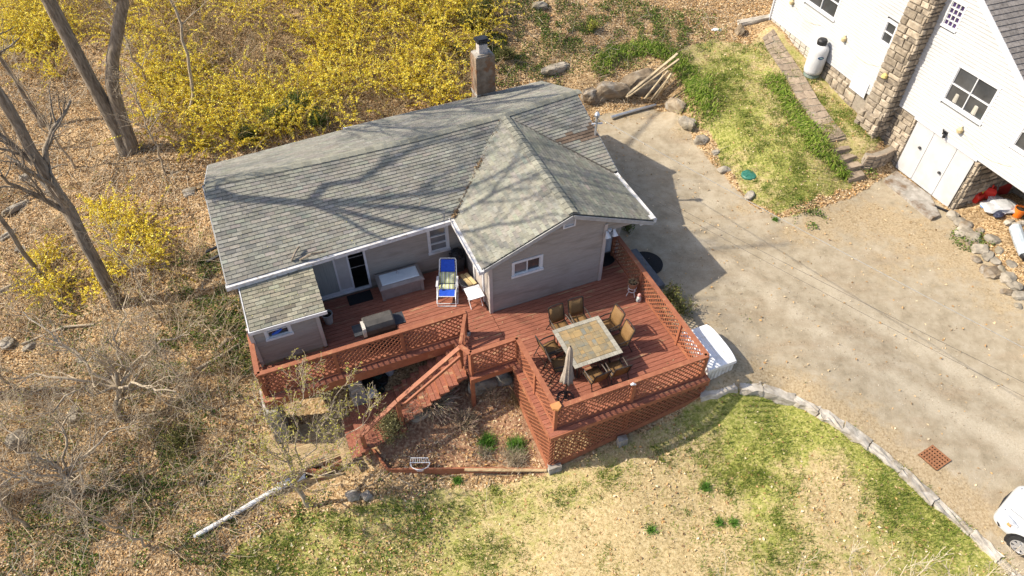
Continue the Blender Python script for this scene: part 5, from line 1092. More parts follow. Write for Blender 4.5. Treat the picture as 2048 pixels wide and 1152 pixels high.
# ================================================================== flagstone path and stone steps
Lp = [(1524,78),(1533,100),(1552,128),(1575,165),(1600,208),(1625,245),(1655,283)]; Rp = [(1546,60),(1566,92),(1588,124),(1612,160),(1638,205),(1662,238),(1691,274)]
PLl = np.array([G(*p) for p in Lp]); PRr = np.array([G(*p) for p in Rp]); f0 = np.linspace(0, 1, len(Lp))
def pe(P, f): return np.array([np.interp(f, f0, P[:, k]) for k in range(3)])
b = B(); ff = np.linspace(0, 1, 25); V = []
for f in ff: V += [pe(PLl, f) + (0, 0, .05), pe(PRr, f) + (0, 0, .05)]
b.add(V, [(2 * i, 2 * i + 1, 2 * i + 3, 2 * i + 2) for i in range(24)]); path = b.build('path', MORT, base=PLl[3]); path['kind'] = 'structure'; path['label'] = 'flagstone path climbing beside the white house'
FLAG = M('flagstone', [(.17,.13,.095),(.27,.21,.155),(.34,.27,.2)], 4, .9, .4, 18, rnd=.16)
rows = 17
for i in range(rows):
    cut = sorted([0, 1] + [random.uniform(.3, .7)] + ([random.uniform(.62, .8)] if random.random() < .4 else []))
    for a, c in zip(cut, cut[1:]):
        if c - a < .15: continue
        fa, fb_ = i / rows + .004, (i + 1) / rows - .004; j = lambda: random.uniform(-.012, .012)
        q = []
        for f, g in ((fa + j() * .5, a + .02), (fa + j() * .5, c - .02), (fb_ + j() * .5, c - .02 + j()), (fb_ + j() * .5, a + .02 + j())): l_, r_ = pe(PLl, f), pe(PRr, f); q.append(l_ + (r_ - l_) * g)
        zt = .065 + random.random() * .02; V = [p + (0, 0, zt) for p in q] + [p + (0, 0, -.03) for p in q]
        cx = np.cross(V[1] - V[0], V[3] - V[0])[2]; F = [(0, 1, 2, 3), (0, 4, 5, 1), (1, 5, 6, 2), (2, 6, 7, 3), (3, 7, 4, 0)]
        mk('flagstone', np.array(V), F if cx > 0 else [f[::-1] for f in F], FLAG, path)
stp = thing('stone_steps', 'short flight of rough stone steps below the flagstone path', 'steps', at(1715, 350, .1))
ST = [((1640, 262), (1676, 256), .93), ((1656, 283), (1692, 276), .93), ((1669, 304), (1702, 296), .74), ((1680, 322), (1715, 312), .56), ((1691, 339), (1724, 330), .38), ((1699, 360), (1731, 350), .2)]
for i in range(1, 6):
    z = ST[i][2]; a0, a1 = at(*ST[i][0], z), at(*ST[i][1], z); bk = at(*ST[i - 1][0], ST[i - 1][2] if i > 1 else z), at(*ST[i - 1][1], ST[i - 1][2] if i > 1 else z)
    poly = [a0[:2], a1[:2], bk[1][:2] + (bk[1][:2] - a1[:2]) * .1, bk[0][:2] + (bk[0][:2] - a0[:2]) * .1]; b = B(); b.prism([tuple(p) for p in poly], z - .26, z); rough(b.build('step', FLAG, stp), .012, i)
# planter wall between steps and garage
pw = thing('stone_planter', 'low dry-stone planter wall between the steps and the garage', 'wall', at(1765, 335, 0.))
wl = [at(1722, 342, .1), at(1738, 345, .05), at(1762, 337, .03), at(1796, 319, .02)]
b = B()
for p, q in zip(wl, wl[1:]): b.bar(p + (0, .2, .3), q + (0, .2, .3), .3, .7)
b.build('wall_core', MORT, pw)
for k, (p, q) in enumerate(zip(wl, wl[1:])):
    e = nrm(q - p); e[2] = 0; n_ = np.array([e[1], -e[0], 0]); masonry(pw, p + n_ * -.04, e, UZ, n_, np.linalg.norm((q - p)[:2]), .72, rh=(.12, .22), rw=(.2, .5), mat=FLAG, seed=20 + k, proud=.05)
b = B(); b.prism([tuple(p[:2] + np.array([0, .15])) for p in wl] + [tuple(at(1775, 290, .6)[:2]), tuple(at(1735, 300, .6)[:2])], .3, .62); b.build('soil', M('planter_soil', [(.12,.085,.05),(.25,.18,.1)], 14, .95, .5), pw)
def boulder(px, py, s, mat, label, cat='boulder', sink=.42, rz=0., seed=0, p=None, group=None, name='boulder', lv=3, amp=.16):
    import bmesh
    p = G(px, py) if p is None else np.asarray(p); bm = bmesh.new(); bmesh.ops.create_icosphere(bm, subdivisions=lv, radius=1.); r = np.random.default_rng(seed + 100); ph = r.random((6, 3)) * 6; fr_ = r.normal(size=(6, 3)) * 1.7; me = bpy.data.meshes.new(name)
    for v_ in bm.verts:
        c = np.array(v_.co); k = 1 + amp * sum(sin(float(fr_[i] @ c * (1 + .5 * i) + ph[i, 0])) / (1 + .6 * i) for i in range(6)); c = np.sign(c) * np.abs(c) ** .8 * k + r.normal(size=3) * .018
        x, y = c[0] * s[0] / 2, c[1] * s[1] / 2; v_.co = (x * cos(rz) - y * sin(rz), x * sin(rz) + y * cos(rz), c[2] * s[2] / 2 + s[2] / 2 - sink * s[2])
    bm.to_mesh(me); bm.free(); me.materials.append(mat); o = bpy.data.objects.new(name, me); COL.objects.link(o); o.location = tuple(p); tag(o, label, cat, group); return o
ROCKB = M('brown_rock', [(.12,.09,.06),(.24,.185,.125),(.36,.3,.22)], 2.2, .95, .9, 9, detail=6, cols2=(.3,.27,.23), s2=1.4)
ROCKG = M('grey_rock', [(.16,.14,.11),(.29,.255,.205),(.4,.36,.3)], 2.2, .95, .8, 10, detail=6, cols2=(.2,.17,.12), s2=1.5)
for px, py, s, mt, rz, lab in ((1215,188,(2.6,1.1,1.15),ROCKB,.25,'long brown rock face behind the cottage, left of the lumber'),(1280,168,(2.0,1.2,1.2),ROCKB,.3,'dark brown rock under the leaning lumber'),(1180,196,(1.0,.8,.9),ROCKB,.8,'brown rock end next to the cottage roof'),
    (1112,140,(1.9,.7,.7),ROCKG,.45,'grey rock in the ivy behind the cottage'),(1352,216,(1.1,.6,.75),ROCKB,-.9,'brown rock right of the lumber pile'),(1376,250,(.95,.5,.55),ROCKG,-.85,'pale rock along the terrace edge above the driveway'),(1402,282,(.6,.5,.4),ROCKG,0,'smaller pale rock where the terrace edge drops'),
    (1078,14,(.9,.6,.6),ROCKG,.2,'grey rock at the top edge of the picture above the chimney'),(1448,342,(.55,.45,.3),ROCKG,.2,'round pale stone at the driveway corner of the lawn'),(1500,392,(.5,.35,.25),ROCKG,1.0,'flat stone below the green lid'),(1432,305,(.35,.3,.22),ROCKG,.4,'little stone on the lawn edge above the round one'),
    (1478,66,(.4,.55,.6),ROCKB,.1,'upright brown stone beside the upper path'),(55,355,(1.0,.5,.5),ROCKG,.9,'grey boulder in the leaf litter left of the leaning trunk'),(35,415,(1.6,.45,.45),ROCKG,.85,'long grey boulder half buried at the left edge'),(20,470,(1.3,.5,.45),ROCKG,.9,'second long grey boulder below the first at the left edge'),(40,500,(.7,.45,.35),ROCKG,.3,'small grey boulder at the left edge by the thin trunk'),
    (380,385,(.9,.7,.35),ROCKG,.3,'flat grey boulder close to the cottage roof corner'),(15,690,(.7,.8,.6),ROCKG,.2,'grey boulder by the left edge beside the bare tree'),(60,695,(.7,.4,.4),ROCKG,.8,'low grey boulder right of the left-edge boulder'),(45,880,(1.3,1.1,.9),ROCKG,.6,'large pale boulder in the lower left wood'),(150,830,(.8,1.0,.6),ROCKG,.2,'grey boulder under the spreading bare branches'),(165,720,(.5,.4,.3),ROCKG,.2,'small stone in the middle of the leaf litter'),
    (408,968,(.32,.3,.25),ROCKG,.1,'lone grey stone above the white pipe'),(708,990,(.55,.4,.3),ROCKG,.1,'larger of two grey stones on the lawn edge'),(735,990,(.35,.35,.28),ROCKG,.6,'smaller of two grey stones on the lawn edge'),(965,770,(1.1,.7,.8),ROCKG,.4,'grey rock pile under the middle of the deck'),(1005,760,(.8,.6,.7),ROCKG,.2,'grey rock against the deck post'),(870,815,(1.8,.5,.5),ROCKG,.5,'long pale rock behind the dry shrub'),(825,830,(.5,.4,.4),ROCKG,.5,'grey rock at the stair foot')):
    boulder(px, py, tuple(c * (.6 if px < 450 else .82 if px < 1300 else .9) for c in s), mt, lab, rz=rz, seed=px + py)

# ================================================================== THINGS IN THE YARD
tk0 = at(1622, 150, 1.36); tk = thing('propane_tank', 'upright white propane tank beside the stone foundation', 'propane tank', tk0); PT = M('tank_white', [(.52,.52,.53),(.58,.58,.59)], 3, .4, rnd=.02)
b = B(); b.lathe([(.34, 0), (.34, .12), (.3, .12), (.3, 0)], tk0, 24); b.build('foot_ring', M('tank_foot', [(.12,.2,.16),(.3,.33,.3)], 8, .7), tk)
b = B(); b.lathe([(.05, .09), (.26, .1), (.37, .18), (.39, .3), (.39, 1.15), (.37, 1.28), (.28, 1.4), (.14, 1.46), (.02, 1.47)], tk0, 28); b.build('body', PT, tk, smooth=True)
b = B(); b.lathe([(.2, 1.38), (.21, 1.6), (.17, 1.66), (.02, 1.67)], tk0, 20); b.build('valve_dome', BLACKM, tk)
b = B(); b.lathe([(.03, 1.42), (.18, 1.44), (.18, 1.56), (.16, 1.56)], tk0 + (-.0, -.0, -.03), 16); b.build('collar', PT, tk)
lc = tk0 + np.array([-.0, -.4, .98]); b = B(); V = [lc + (0, 0, 0)] ; n12 = 16
V = [lc + (.13 * cos(a), .012 + .03 * cos(a) ** 2 * .6 + .008 * 0, .06 * sin(a)) for a in np.linspace(0, 2 * pi, n12, endpoint=False)]; V2 = [p + (0, -.012, 0) for p in V]
b.add(V + V2, [tuple(range(n12, 2 * n12))] + [(i, (i + 1) % n12, n12 + (i + 1) % n12, n12 + i) for i in range(n12)]); emb = b.build('emblem', M('navy_badge', [(.01,.03,.12),(.015,.04,.16)], 5, .4), tk)
b = B(); b.box(lc + (-.035, -.006, 0), (.06, .012, .035)); b.box(lc + (.045, -.006, 0), (.05, .012, .03)); b.build('emblem_mark', M('badge_green', [(.15,.35,.3),(.3,.5,.45)], 9, .4), emb)
# lid of the septic tank
p = G(1498, 351); b = B(); b.lathe([(.3, -.05), (.31, .04), (.28, .07), (.05, .1)], p, 28); ld = b.build('septic_lid', M('green_plastic', [(.02,.11,.08),(.04,.17,.125)], 6, .45), base=p); tag(ld, 'round green plastic lid in the terrace lawn', 'lid')
for a in np.arange(0, 2 * pi, pi / 4):
    bb = B(); bb.bar(p + (.08 * cos(a), .08 * sin(a), .1), p + (.27 * cos(a), .27 * sin(a), .078), .02, .012); bb.build('rib', MATS['green_plastic'], ld)
# drain grate
gc = [G(*q) for q in ((1835, 910), (1862, 889), (1902, 922), (1871, 940))]; go = gc[0]; ge = (gc[3] - gc[0] + gc[2] - gc[1]) / 2; gf = (gc[1] - gc[0] + gc[2] - gc[3]) / 2; RUST = M('rusty_iron', [(.2,.085,.04),(.32,.15,.075)], 14, .85, .3, 40, rnd=.05)
gt_ = thing('drain_grate', 'rusty iron drain grate in the gravel driveway', 'grate', go); up3 = np.array([0, 0, .03])
b = B(); b.obox(go + (0, 0, -.01), ge, gf, (0, 0, .016)); b.build('pit_shade', DARK, gt_)  # black sheet lying on the gravel: the shade inside the drain as colour
for k in range(8):
    b = B(); b.obox(go + ge * (k / 7 * .93) + (0, 0, .012), ge * .07, gf, up3); b.build('bar', RUST, gt_)
for k in range(6):
    b = B(); b.obox(go + gf * (k / 5 * .92) + (0, 0, .014), gf * .08, ge, up3); b.build('cross_bar', RUST, gt_)
# kerb of long stones
kb = thing('stone_kerb', 'curved kerb of long pale stones between lawn and driveway', 'kerb', G(1600, 800)); KP = [(1404,790),(1440,777),(1500,771),(1560,786),(1620,812),(1700,862),(1780,922),(1850,987),(1920,1047),(1975,1098),(2030,1150),(2100,1215)]
KW = np.array([G(*q) for q in KP]); kl = np.r_[0, np.cumsum(np.linalg.norm(np.diff(KW[:, :2], axis=0), axis=1))]; s = 0; KST = M('pale_kerb_stone', [(.3,.265,.215),(.43,.39,.33),(.54,.5,.44)], 3.5, .9, .6, 15, detail=5, cols2=(.28,.235,.18), s2=2, rnd=.12); i = 0
while s < kl[-1] - .3:
    L_ = random.uniform(.7, 1.3); a, e = (np.array([np.interp(q, kl, KW[:, k]) for k in range(3)]) for q in (s + .012, min(kl[-1], s + L_ - .012))); zz = -.02 + random.random() * .04
    b = B(); b.bar((a[0], a[1], a[2] - .28 + zz), (e[0], e[1], e[2] - .28 + zz), .24 + random.random() * .12, .7); rough(b.build('kerb_stone', KST, kb), .022, i, 3); s += L_; i += 1
# lumber leaning on the rock
lu_ = thing('lumber_pile', 'long weathered timbers leaning against the brown rock', 'lumber', at(1275, 195, -.1)); LUM = M('weathered_lumber', [(.33,.26,.16),(.48,.39,.26)], 5, .85, .3, 25, rnd=.15)
for (x0, y0), (x1, y1), z0, z1 in (((1252,195),(1355,107),.02,1.35),((1258,192),(1358,118),.08,1.3),((1254,190),(1350,112),.1,1.4),((1294,192),(1336,142),.02,1.1),((1302,199),(1343,147),.0,1.1),((1309,197),(1340,152),.05,1.0),((1318,190),(1334,164),.0,.9),((1290,197),(1328,150),.03,1.0)):
    b = B(); b.bar(at(x0, y0, z0 + .12), at(x1, y1, z1 + .3), .12, .055); b.build('timber', LUM, lu_)
# pipes
b = B(); b.tube([G(1222, 239, .12), G(1268, 225, .1), G(1311, 213, .08)], .07, 10); o = b.build('metal_pipe', METALG, base=G(1268, 225)); tag(o, 'grey metal pipe lying across the end of the driveway', 'pipe')
PVC = M('white_pipe', [(.62,.62,.62),(.74,.74,.74)], 6, .4, cols2=(.45,.43,.4), s2=5)
b = B(); b.tube([G(390, 1075, .06), G(470, 1030, .07), G(548, 984, .09), G(612, 956, .12)], .075, 10); o = b.build('white_pipe', PVC, base=G(470, 1030)); tag(o, 'long white plastic pipe lying down the leafy slope', 'pipe')
b = B(); b.tube([G(558, 972, .1), G(612, 950, .16)], .08, 10); o = b.build('white_pipe', PVC, base=G(585, 962)); tag(o, 'short piece of white pipe above the long one', 'pipe')
for (x0, y0), (x1, y1), r, lab in (((520,372),(545,352),.06,'x'),):
    pass
BARK = M('grey_bark', [(.1,.078,.055),(.22,.18,.135),(.36,.31,.25)], 5, .95, .8, 16, stretch=(3, 3, .5), detail=5)
BARKL = M('pale_twig_bark', [(.25,.2,.14),(.39,.32,.23),(.5,.43,.33)], 6, .95, .4, 22, stretch=(3, 3, .7))
for pts, r, lab in (([(0,585),(40,565),(85,545)],.07,'pale fallen log by the left edge under the thin trunk'),([(395,740),(440,715),(478,690)],.06,'fallen branch between the bare tree and the deck'),([(428,672),(452,650)],.07,'short cut log left of the lean-to'),([(440,698),(458,678)],.07,'second short cut log left of the deck'),([(45,690),(130,655),(190,650)],.05,'crooked dead branch left of the bare tree'),([(1640,8),(1700,-6)],.1,'timber edge')):
    if 'timber' in lab: continue
    b = B(); b.tube([G(x, y, r * .8) for x, y in pts], [r * (1 - .12 * i) for i in range(len(pts))], 8); c = pts[len(pts) // 2]; tag(b.build('fallen_log', BARKL, base=G(*c)), lab, 'log')
for (x0, y0), (x1, y1), z, lab in (((412,504),(440,491),-.3,'upper black board poking out beside the cottage'),((414,524),(440,510),-.35,'lower black board poking out beside the cottage')):
    b = B(); b.bar(at(x0, y0, z), at(x1, y1, z + .15), .1, .06); tag(b.build('black_board', BLACKM, base=at(x0, y0, z - .1)), lab, 'board')
# sticks on the roof edge, bits of debris
for pts, lab in (([(583,522,2.3),(590,505,2.45),(598,493,2.5)],'thick stick standing up from the cottage gutter'),([(600,520,2.28),(622,508,2.42),(652,503,2.36)],'bent branch lying over the cottage gutter'),([(820,300+90,2.95),(835,392,2.93),(842,400,2.9),(838,412,2.86)],'small forked twig on the cottage roof')):
    b = B(); b.tube([at(*q) for q in pts], [.035 if 'small' not in lab else .012] * len(pts), 6); tag(b.build('stick', BARK, base=at(*pts[0])), lab, 'stick')
# service cable and two telephone wires
CAB = M('cable_sheath', [(.2,.19,.17),(.34,.33,.3)], 20, .6)
def wire(p, q, r, sag, mat, label, name):
    b = B(); b.tube([p + (q - p) * f - (0, 0, 4 * sag * f * (1 - f)) for f in np.linspace(0, 1, 22)], r, 5); tag(b.build(name, mat, base=p), label, 'cable')
far_ = at(2048, 690, 4.6); far_ = mt_ + (far_ - mt_) * 1.25; wire(mt_ + (0, 0, .02), far_, .011, .12, CAB, 'thick pale service cable from the roof mast over the driveway', 'service_cable')
e1 = at(1860, 666, 3.6); s1 = at(1232, 350, 2.4); wire(s1, s1 + (e1 - s1) * 1.5, .004, .1, BLACKM, 'thin black wire from the eave, nearer the pale cable', 'telephone_wire')
e1 = at(1860, 688, 3.2); s1 = at(1240, 362, 2.3); wire(s1, s1 + (e1 - s1) * 1.5, .0035, .14, BLACKM, 'lower thin black wire from the eave over the gravel', 'telephone_wire')
# gas cans, orange bucket and clutter in the open store
def gas_can(p, rz, mat, label, s=1.):
    p = np.asarray(p, float); t = thing('gas_can', label, 'gas can', p, 'cans in the open store')
    def L2(x, y, z): return p + np.array([x * cos(rz) - y * sin(rz), x * sin(rz) + y * cos(rz), z]) * s
    b = B(); b.add([L2(x * .17 * k, y * .12 * k, z) for z, k in ((0, .95), (.04, 1), (.24, 1), (.3, .75)) for x, y in ((-1, -1), (1, -1), (1, 1), (-1, 1))], [(3, 2, 1, 0), (12, 13, 14, 15)] + [(a * 4 + i, a * 4 + (i + 1) % 4, a * 4 + 4 + (i + 1) % 4, a * 4 + 4 + i) for a in range(3) for i in range(4)]); b.build('body', mat, t)
    b = B(); b.tube([L2(-.1, 0, .28), L2(-.08, 0, .36), L2(.06, 0, .36), L2(.08, 0, .29)], .018 * s, 6); b.build('handle', mat, t); b = B(); b.tube([L2(.12, 0, .27), L2(.15, 0, .36), L2(.22, 0, .42)], [.03 * s, .022 * s, .015 * s], 7); b.build('spout', M('yellow_spout', [(.6,.42,.03),(.7,.5,.05)], 5, .5), t)
REDC = M('red_plastic', [(.5,.02,.012),(.62,.04,.025)], 4, .35, rnd=.05); ORG = M('orange_plastic', [(.65,.14,.012),(.75,.2,.03)], 4, .4)
hz = lambda px, py: G(px, py)
gas_can(hz(1951, 402), .5, REDC, 'small red gas can nearest the garage', 1.1); gas_can(hz(1972, 392), 1.1, REDC, 'middle red gas can in the open store', 1.6); gas_can(hz(1995, 384), .2, M('dark_red_plastic', [(.3,.02,.015),(.4,.035,.025)], 4, .4), 'dark red gas can deepest in the open store', 1.6)
bucket(hz(2033, 432), .2, .36, ORG, 'orange_bucket', 'orange bucket at the right edge by the open store', 'bucket')
def crumple(px, py, s, mat, name, label, cat, seed):
    o = boulder(px, py, s, mat, label, cat, sink=.15, seed=seed, name=name, lv=3, amp=.3); return o
crumple(1995, 414, (1.0, .8, .22), M('white_tarp', [(.45,.46,.48),(.56,.56,.58)], 5, .5, .3, 12), 'white_tarp', 'crumpled white plastic sheet on the pebbles', 'sheet', 5)
crumple(1972, 412, (.35, .3, .2), M('blue_bag', [(.05,.16,.42),(.1,.25,.5)], 7, .5), 'blue_bag', 'blue bag in front of the red cans', 'bag', 6)
crumple(1998, 432, (.4, .3, .2), M('dark_tool', [(.02,.025,.05),(.05,.055,.09)], 7, .5), 'dark_bag', 'dark folded tool bag below the white sheet', 'bag', 7)
for i, (px, py, s, lab) in enumerate(((2018,446,(.55,.25,.25),'left of two pale kerb blocks below the orange bucket'),(2038,450,(.5,.25,.25),'right of two pale kerb blocks below the orange bucket'))): boulder(px, py, s, KST, lab, 'stone', seed=40 + i, rz=.4, name='stone_block')
p = hz(2035, 500); b = B(); b.tube([p + (-.1, -.5, .2), p + (.0, 0, .25), p + (.25, .9, .25)], [.17, .2, .2], 12); cyl = b.build('plastic_roll', M('clear_roll', [(.3,.35,.4),(.45,.5,.55)], 4, .25), base=p); tag(cyl, 'roll of clear plastic sheeting at the right edge', 'roll'); bb = B(); bb.tube([p + (-.13, -.66, .2), p + (-.1, -.48, .2)], [.12, .17], 12); bb.build('end_cap', BLACKM, cyl)
sbd = thing('stone_border', 'border of tumbled rough stones between the gravel and the open store', 'stone border', G(1975, 512)); i = 0
for px, py in ((1905,432),(1918,445),(1932,452),(1925,466),(1945,478),(1938,492),(1962,500),(1975,512),(1952,520),(1990,524),(2002,540),(1985,548),(2015,556),(2028,572),(2012,585),(2040,592),(2035,612),(1968,538),(1998,502),(2022,530),(1960,462),(1985,480)):
    i += 1; sz = random.uniform(.25, .5); q_ = boulder(px, py, (sz * 1.3, sz, sz * .7), ROCKG if i % 3 else ROCKB, '', '', seed=200 + i, rz=random.random() * 3, name='stone', lv=2); q_.parent = sbd; q_.location = tuple(np.array(q_.location) - np.array(BASE[sbd.name])); del q_['label']
p = hz(1893, 424); b = B(); b.bar(p + (-.35, .3, .06), p + (.35, -.35, .06), .08, .05); tag(b.build('dark_rail', BLACKM, base=p), 'short dark rail lying by the garage corner', 'rail')
p = G(1434, 60); boulder(1434, 60, (.5, .3, .12), VINYL, 'scrap of white plastic in the leaves near the upper path', 'scrap', seed=77, name='plastic_scrap', lv=2)
b = B(); b.bar(G(1476, 52, .12), G(1550, 38, .14), .3, .18); tag(rough(b.build('stone_edge', KST, base=G(1510, 46)), .02, 5), 'stone slab edging at the head of the path', 'stone')
# ---- white car, only its front corner is in the picture
def car():
    hd = np.array([-.62, .785, 0]); sd2 = np.array([-hd[1], hd[0], 0])                    # heading; sd2 points to the car's left
    corner = G(1972, 1046); cpos = corner - hd * 2.25 - sd2 * .82; z0 = float(hg(cpos[0], cpos[1])) ; cpos[2] = z0
    t = thing('parked_car', 'silver-white car nosing into the lower right corner', 'car', cpos); PAINT = M('white_car_paint', [(.46,.48,.5),(.52,.54,.56)], 2, .25, coat=.6, rnd=0); Lc = lambda x, y, z: cpos + hd * x + sd2 * y + np.array([0, 0, z])
    st_ = [(2.28,.52,.32,.52,.6),(2.24,.68,.24,.6,.68),(2.1,.80,.2,.66,.76),(1.8,.86,.2,.72,.83),(1.4,.88,.2,.78,.9),(.85,.885,.2,.84,.97),(.5,.885,.2,.86,1.15),(0.,.885,.2,.88,1.42),(-.6,.885,.2,.89,1.46),(-1.2,.88,.2,.9,1.38),(-1.7,.87,.2,.9,1.08),(-2.1,.83,.22,.86,.98),(-2.24,.7,.3,.7,.8)]
    V = []; m = 12
    for x, hw, zb_, zs, zt in st_:
        cab = zt - zs > .2; tw = hw * (.72 if cab else .84)
        half = [(0, zb_), (hw * .8, zb_), (hw * .97, zb_ + .1), (hw, (zb_ + zs) / 2), (hw * .97, zs), (tw, zt - .03), (0, zt + (.03 if not cab else .02))]
        ring = half + [(-y, z) for y, z in half[-2:0:-1]]; V += [Lc(x, y, z) for y, z in ring]
    m = 12; k = len(st_); F = [(i * m + j, i * m + (j + 1) % m, (i + 1) * m + (j + 1) % m, (i + 1) * m + j) for i in range(k - 1) for j in range(m)] + [tuple(range(m - 1, -1, -1)), tuple((k - 1) * m + j for j in range(m))]
    body = mk('body', np.array(V), F, PAINT, t, smooth=True); sm = body.modifiers.new('smooth', 'SUBSURF'); sm.levels = 2; sm.render_levels = 2
    for y in (-1, 1):
        b = B(); b.tube([Lc(2.12, y * .52, .66), Lc(2.02, y * .66, .7), Lc(1.86, y * .76, .745), Lc(1.72, y * .8, .77)], [.03, .075, .075, .03], 8); hl = b.build('headlight', M('headlight_lens', [(.3,.32,.36),(.5,.52,.56)], 6, .1), t)
        b = B(); b.tube([Lc(2.19, y * .3, .62), Lc(2.13, y * .5, .67)], [.03, .05], 6); b.build('lens_dark', M('lens_navy', [(.01,.012,.05),(.02,.025,.08)], 5, .15), hl)
        b = B(); b.tube([Lc(1.93, y * .79, .66), Lc(1.84, y * .82, .68)], .045, 6); b.build('indicator', M('amber_lens', [(.6,.2,.05),(.7,.28,.1)], 5, .25), hl)
        b = B(); b.box(Lc(.45, y * .98, .95), (.16, .2, .13), atan2(hd[1], hd[0])); b.build('mirror', PAINT, t)
        b = B(); b.add([Lc(.62, y * .815, .93), Lc(-1.35, y * .815, .95), Lc(-1.0, y * .69, 1.34), Lc(.0, y * .69, 1.36)], [(0, 1, 2, 3)] if y > 0 else [(3, 2, 1, 0)]); o = b.build('side_window', GLASS, t); sl_ = o.modifiers.new('t', 'SOLIDIFY'); sl_.thickness = .03; sl_.offset = 0
        for x in (1.38, -1.35):
            c = Lc(x, y * .8, .31); b = B(); ax = sd2 * y
            def disc(r0, r1, d0, d1, bb):
                n = 24; V = []
                for r_, d_ in ((r0, d0), (r1, d0), (r1, d1), (r0, d1)):
                    V += [c + hd * r_ * cos(2 * pi * j / n) + np.array([0, 0, r_ * sin(2 * pi * j / n)]) + ax * d_ for j in range(n)]
                bb.add(V, [(q * n + j, q * n + (j + 1) % n, ((q + 1) % 4) * n + (j + 1) % n, ((q + 1) % 4) * n + j) for q in range(4) for j in range(n)])
            disc(.22, .32, -.11, .1, b); wl_ = b.build('wheel', M('tyre_rubber', [(.015,.015,.016),(.03,.03,.03)], 20, .85), t)
            b = B(); disc(.2, .225, -.02, .11, b)
            for a in np.arange(0, 2 * pi, 2 * pi / 7): b.bar(c + ax * .09 + (hd * cos(a) + np.array([0, 0, sin(a)])) * .03, c + ax * .09 + (hd * cos(a) + np.array([0, 0, sin(a)])) * .21, .07, .03, up=ax)
            disc(.005, .06, .07, .11, b); b.build('rim', M('silver_rim', [(.5,.5,.52),(.62,.62,.64)], 6, .3, metal=.6), wl_)
            b = B(); disc(.005, .2, -.06, -.04, b); b.build('brake_disc', BLACKM, wl_)
            b = B(); disc(.315, .39, -.1, .065, b); b.build('wheel_arch', BLACKM, t)
    for zt0, pts in ((0, [(.8, .6, .98), (.8, -.6, .98), (.05, -.58, 1.4), (.05, .58, 1.4)]), (1, [(-1.25, -.58, 1.36), (-1.25, .58, 1.36), (-1.8, .62, 1.06), (-1.8, -.62, 1.06)])):
        b = B(); q = [Lc(*p_) + (0, 0, .02) for p_ in pts]; nn = nrm(np.cross(q[1] - q[0], q[2] - q[0])); b.add(q, [(0, 1, 2, 3)] if nn[2] > 0 else [(3, 2, 1, 0)]); o = b.build('windscreen', GLASS, t); sl_ = o.modifiers.new('t', 'SOLIDIFY'); sl_.thickness = .03
    b = B(); b.tube([Lc(2.26, -.4, .5), Lc(2.29, 0, .5), Lc(2.26, .4, .5)], [.02, .035, .02], 6); b.build('grille', BLACKM, t)
    b = B()
    for y in (-1, 1): b.tube([Lc(2.1, y * .42, .775), Lc(1.6, y * .55, .885), Lc(1.0, y * .62, .955)], .008, 4)
    b.build('hood_seam', BLACKM, t, kind='stuff')
    b = B(); b.tube([Lc(2.02, .86, .45), Lc(2.2, .62, .42), Lc(2.26, .4, .42)], .02, 5); b.build('bumper_seam', BLACKM, t)
car()

# ================================================================== VEGETATION
LEAF = M('dry_leaf', [(.8,.8,.8),(1,1,1)], 9, .85, attr=True, trans=.2, spec=.15); GREENM = M('green_leaf', [(.75,.75,.75),(1,1,1)], 9, .6, attr=True, trans=.35, spec=.25)
PETAL = M('yellow_petal', [(.9,.9,.9),(1,1,1)], 9, .6, attr=True, trans=.3, spec=.15); TWIG = M('twig', [(.7,.7,.7),(1,1,1)], 7, .9, attr=True, spec=.1)
def inview(n, x0=-31, x1=31, y0=5, y1=40, pad=50):
    """random ground points that fall inside the picture"""
    X = rng.uniform(x0, x1, n * 3); Y = rng.uniform(y0, y1, n * 3); Zg = hg(X, Y); x, y = to_px(np.c_[X, Y, Zg]); k = (x > -pad) & (x < 2048 + pad) & (y > -pad) & (y < 1152 + pad)
    return X[k], Y[k], Zg[k]
def in_house(x, y):
    u, v = UV(x, y); return ((u > -2.3) & (u < 10.4) & (v > 13.1) & (v < 22.9)) | ((u > 4.8) & (u < 10.1) & (v > 8.9) & (v < 14)) | ((u > 22.8) & (v > 9) & (v < 25)) | ((u > -2.8) & (u < 3.6) & (v > 11.4) & (v < 13.4))
def tz(x, y): i = np.clip(np.searchsorted(tx, x) - 1, 0, nx - 2); j = np.clip(np.searchsorted(ty, y) - 1, 0, ny - 2); return TZ[i, j]
# ---- fallen leaves
X, Y, Zg = inview(230000); R = region(X, Y); keep = ~in_house(X, Y)
pr = np.where(R == 0, 1., np.where(R == 2, .1, np.where(R == 3, 1., .012))); du, dv_ = UV(X, Y)
pr = np.where((R == 2) & (Y < 9.5) & (X < -2), .45, pr); pr *= .45 + .9 * vnoise(X, Y, .7, 9)
keep &= rng.random(len(X)) < pr; X, Y, R = X[keep], Y[keep], R[keep]; n = len(X)
C = np.c_[X, Y, tz(X, Y) + .012 + .03 * rng.random(n)]; Vl, Fl = leaves(C, .055 + .07 * rng.random(n), up=.72, asp=.6, fold=.35)
cl = 1.1 * pick([(.62,.44,.24),(.52,.34,.17),(.7,.54,.34),(.36,.22,.1),(.77,.64,.45),(.58,.35,.14),(.24,.15,.08)], n, [.25,.2,.2,.12,.1,.08,.05]) * (1 + rng.normal(size=(n, 1)) * .15)
o = mk('leaf_litter', Vl, Fl, LEAF, col=np.clip(cl, .02, 1), kind='stuff'); o['label'] = 'dry tan and brown leaves scattered over the woodland floor'
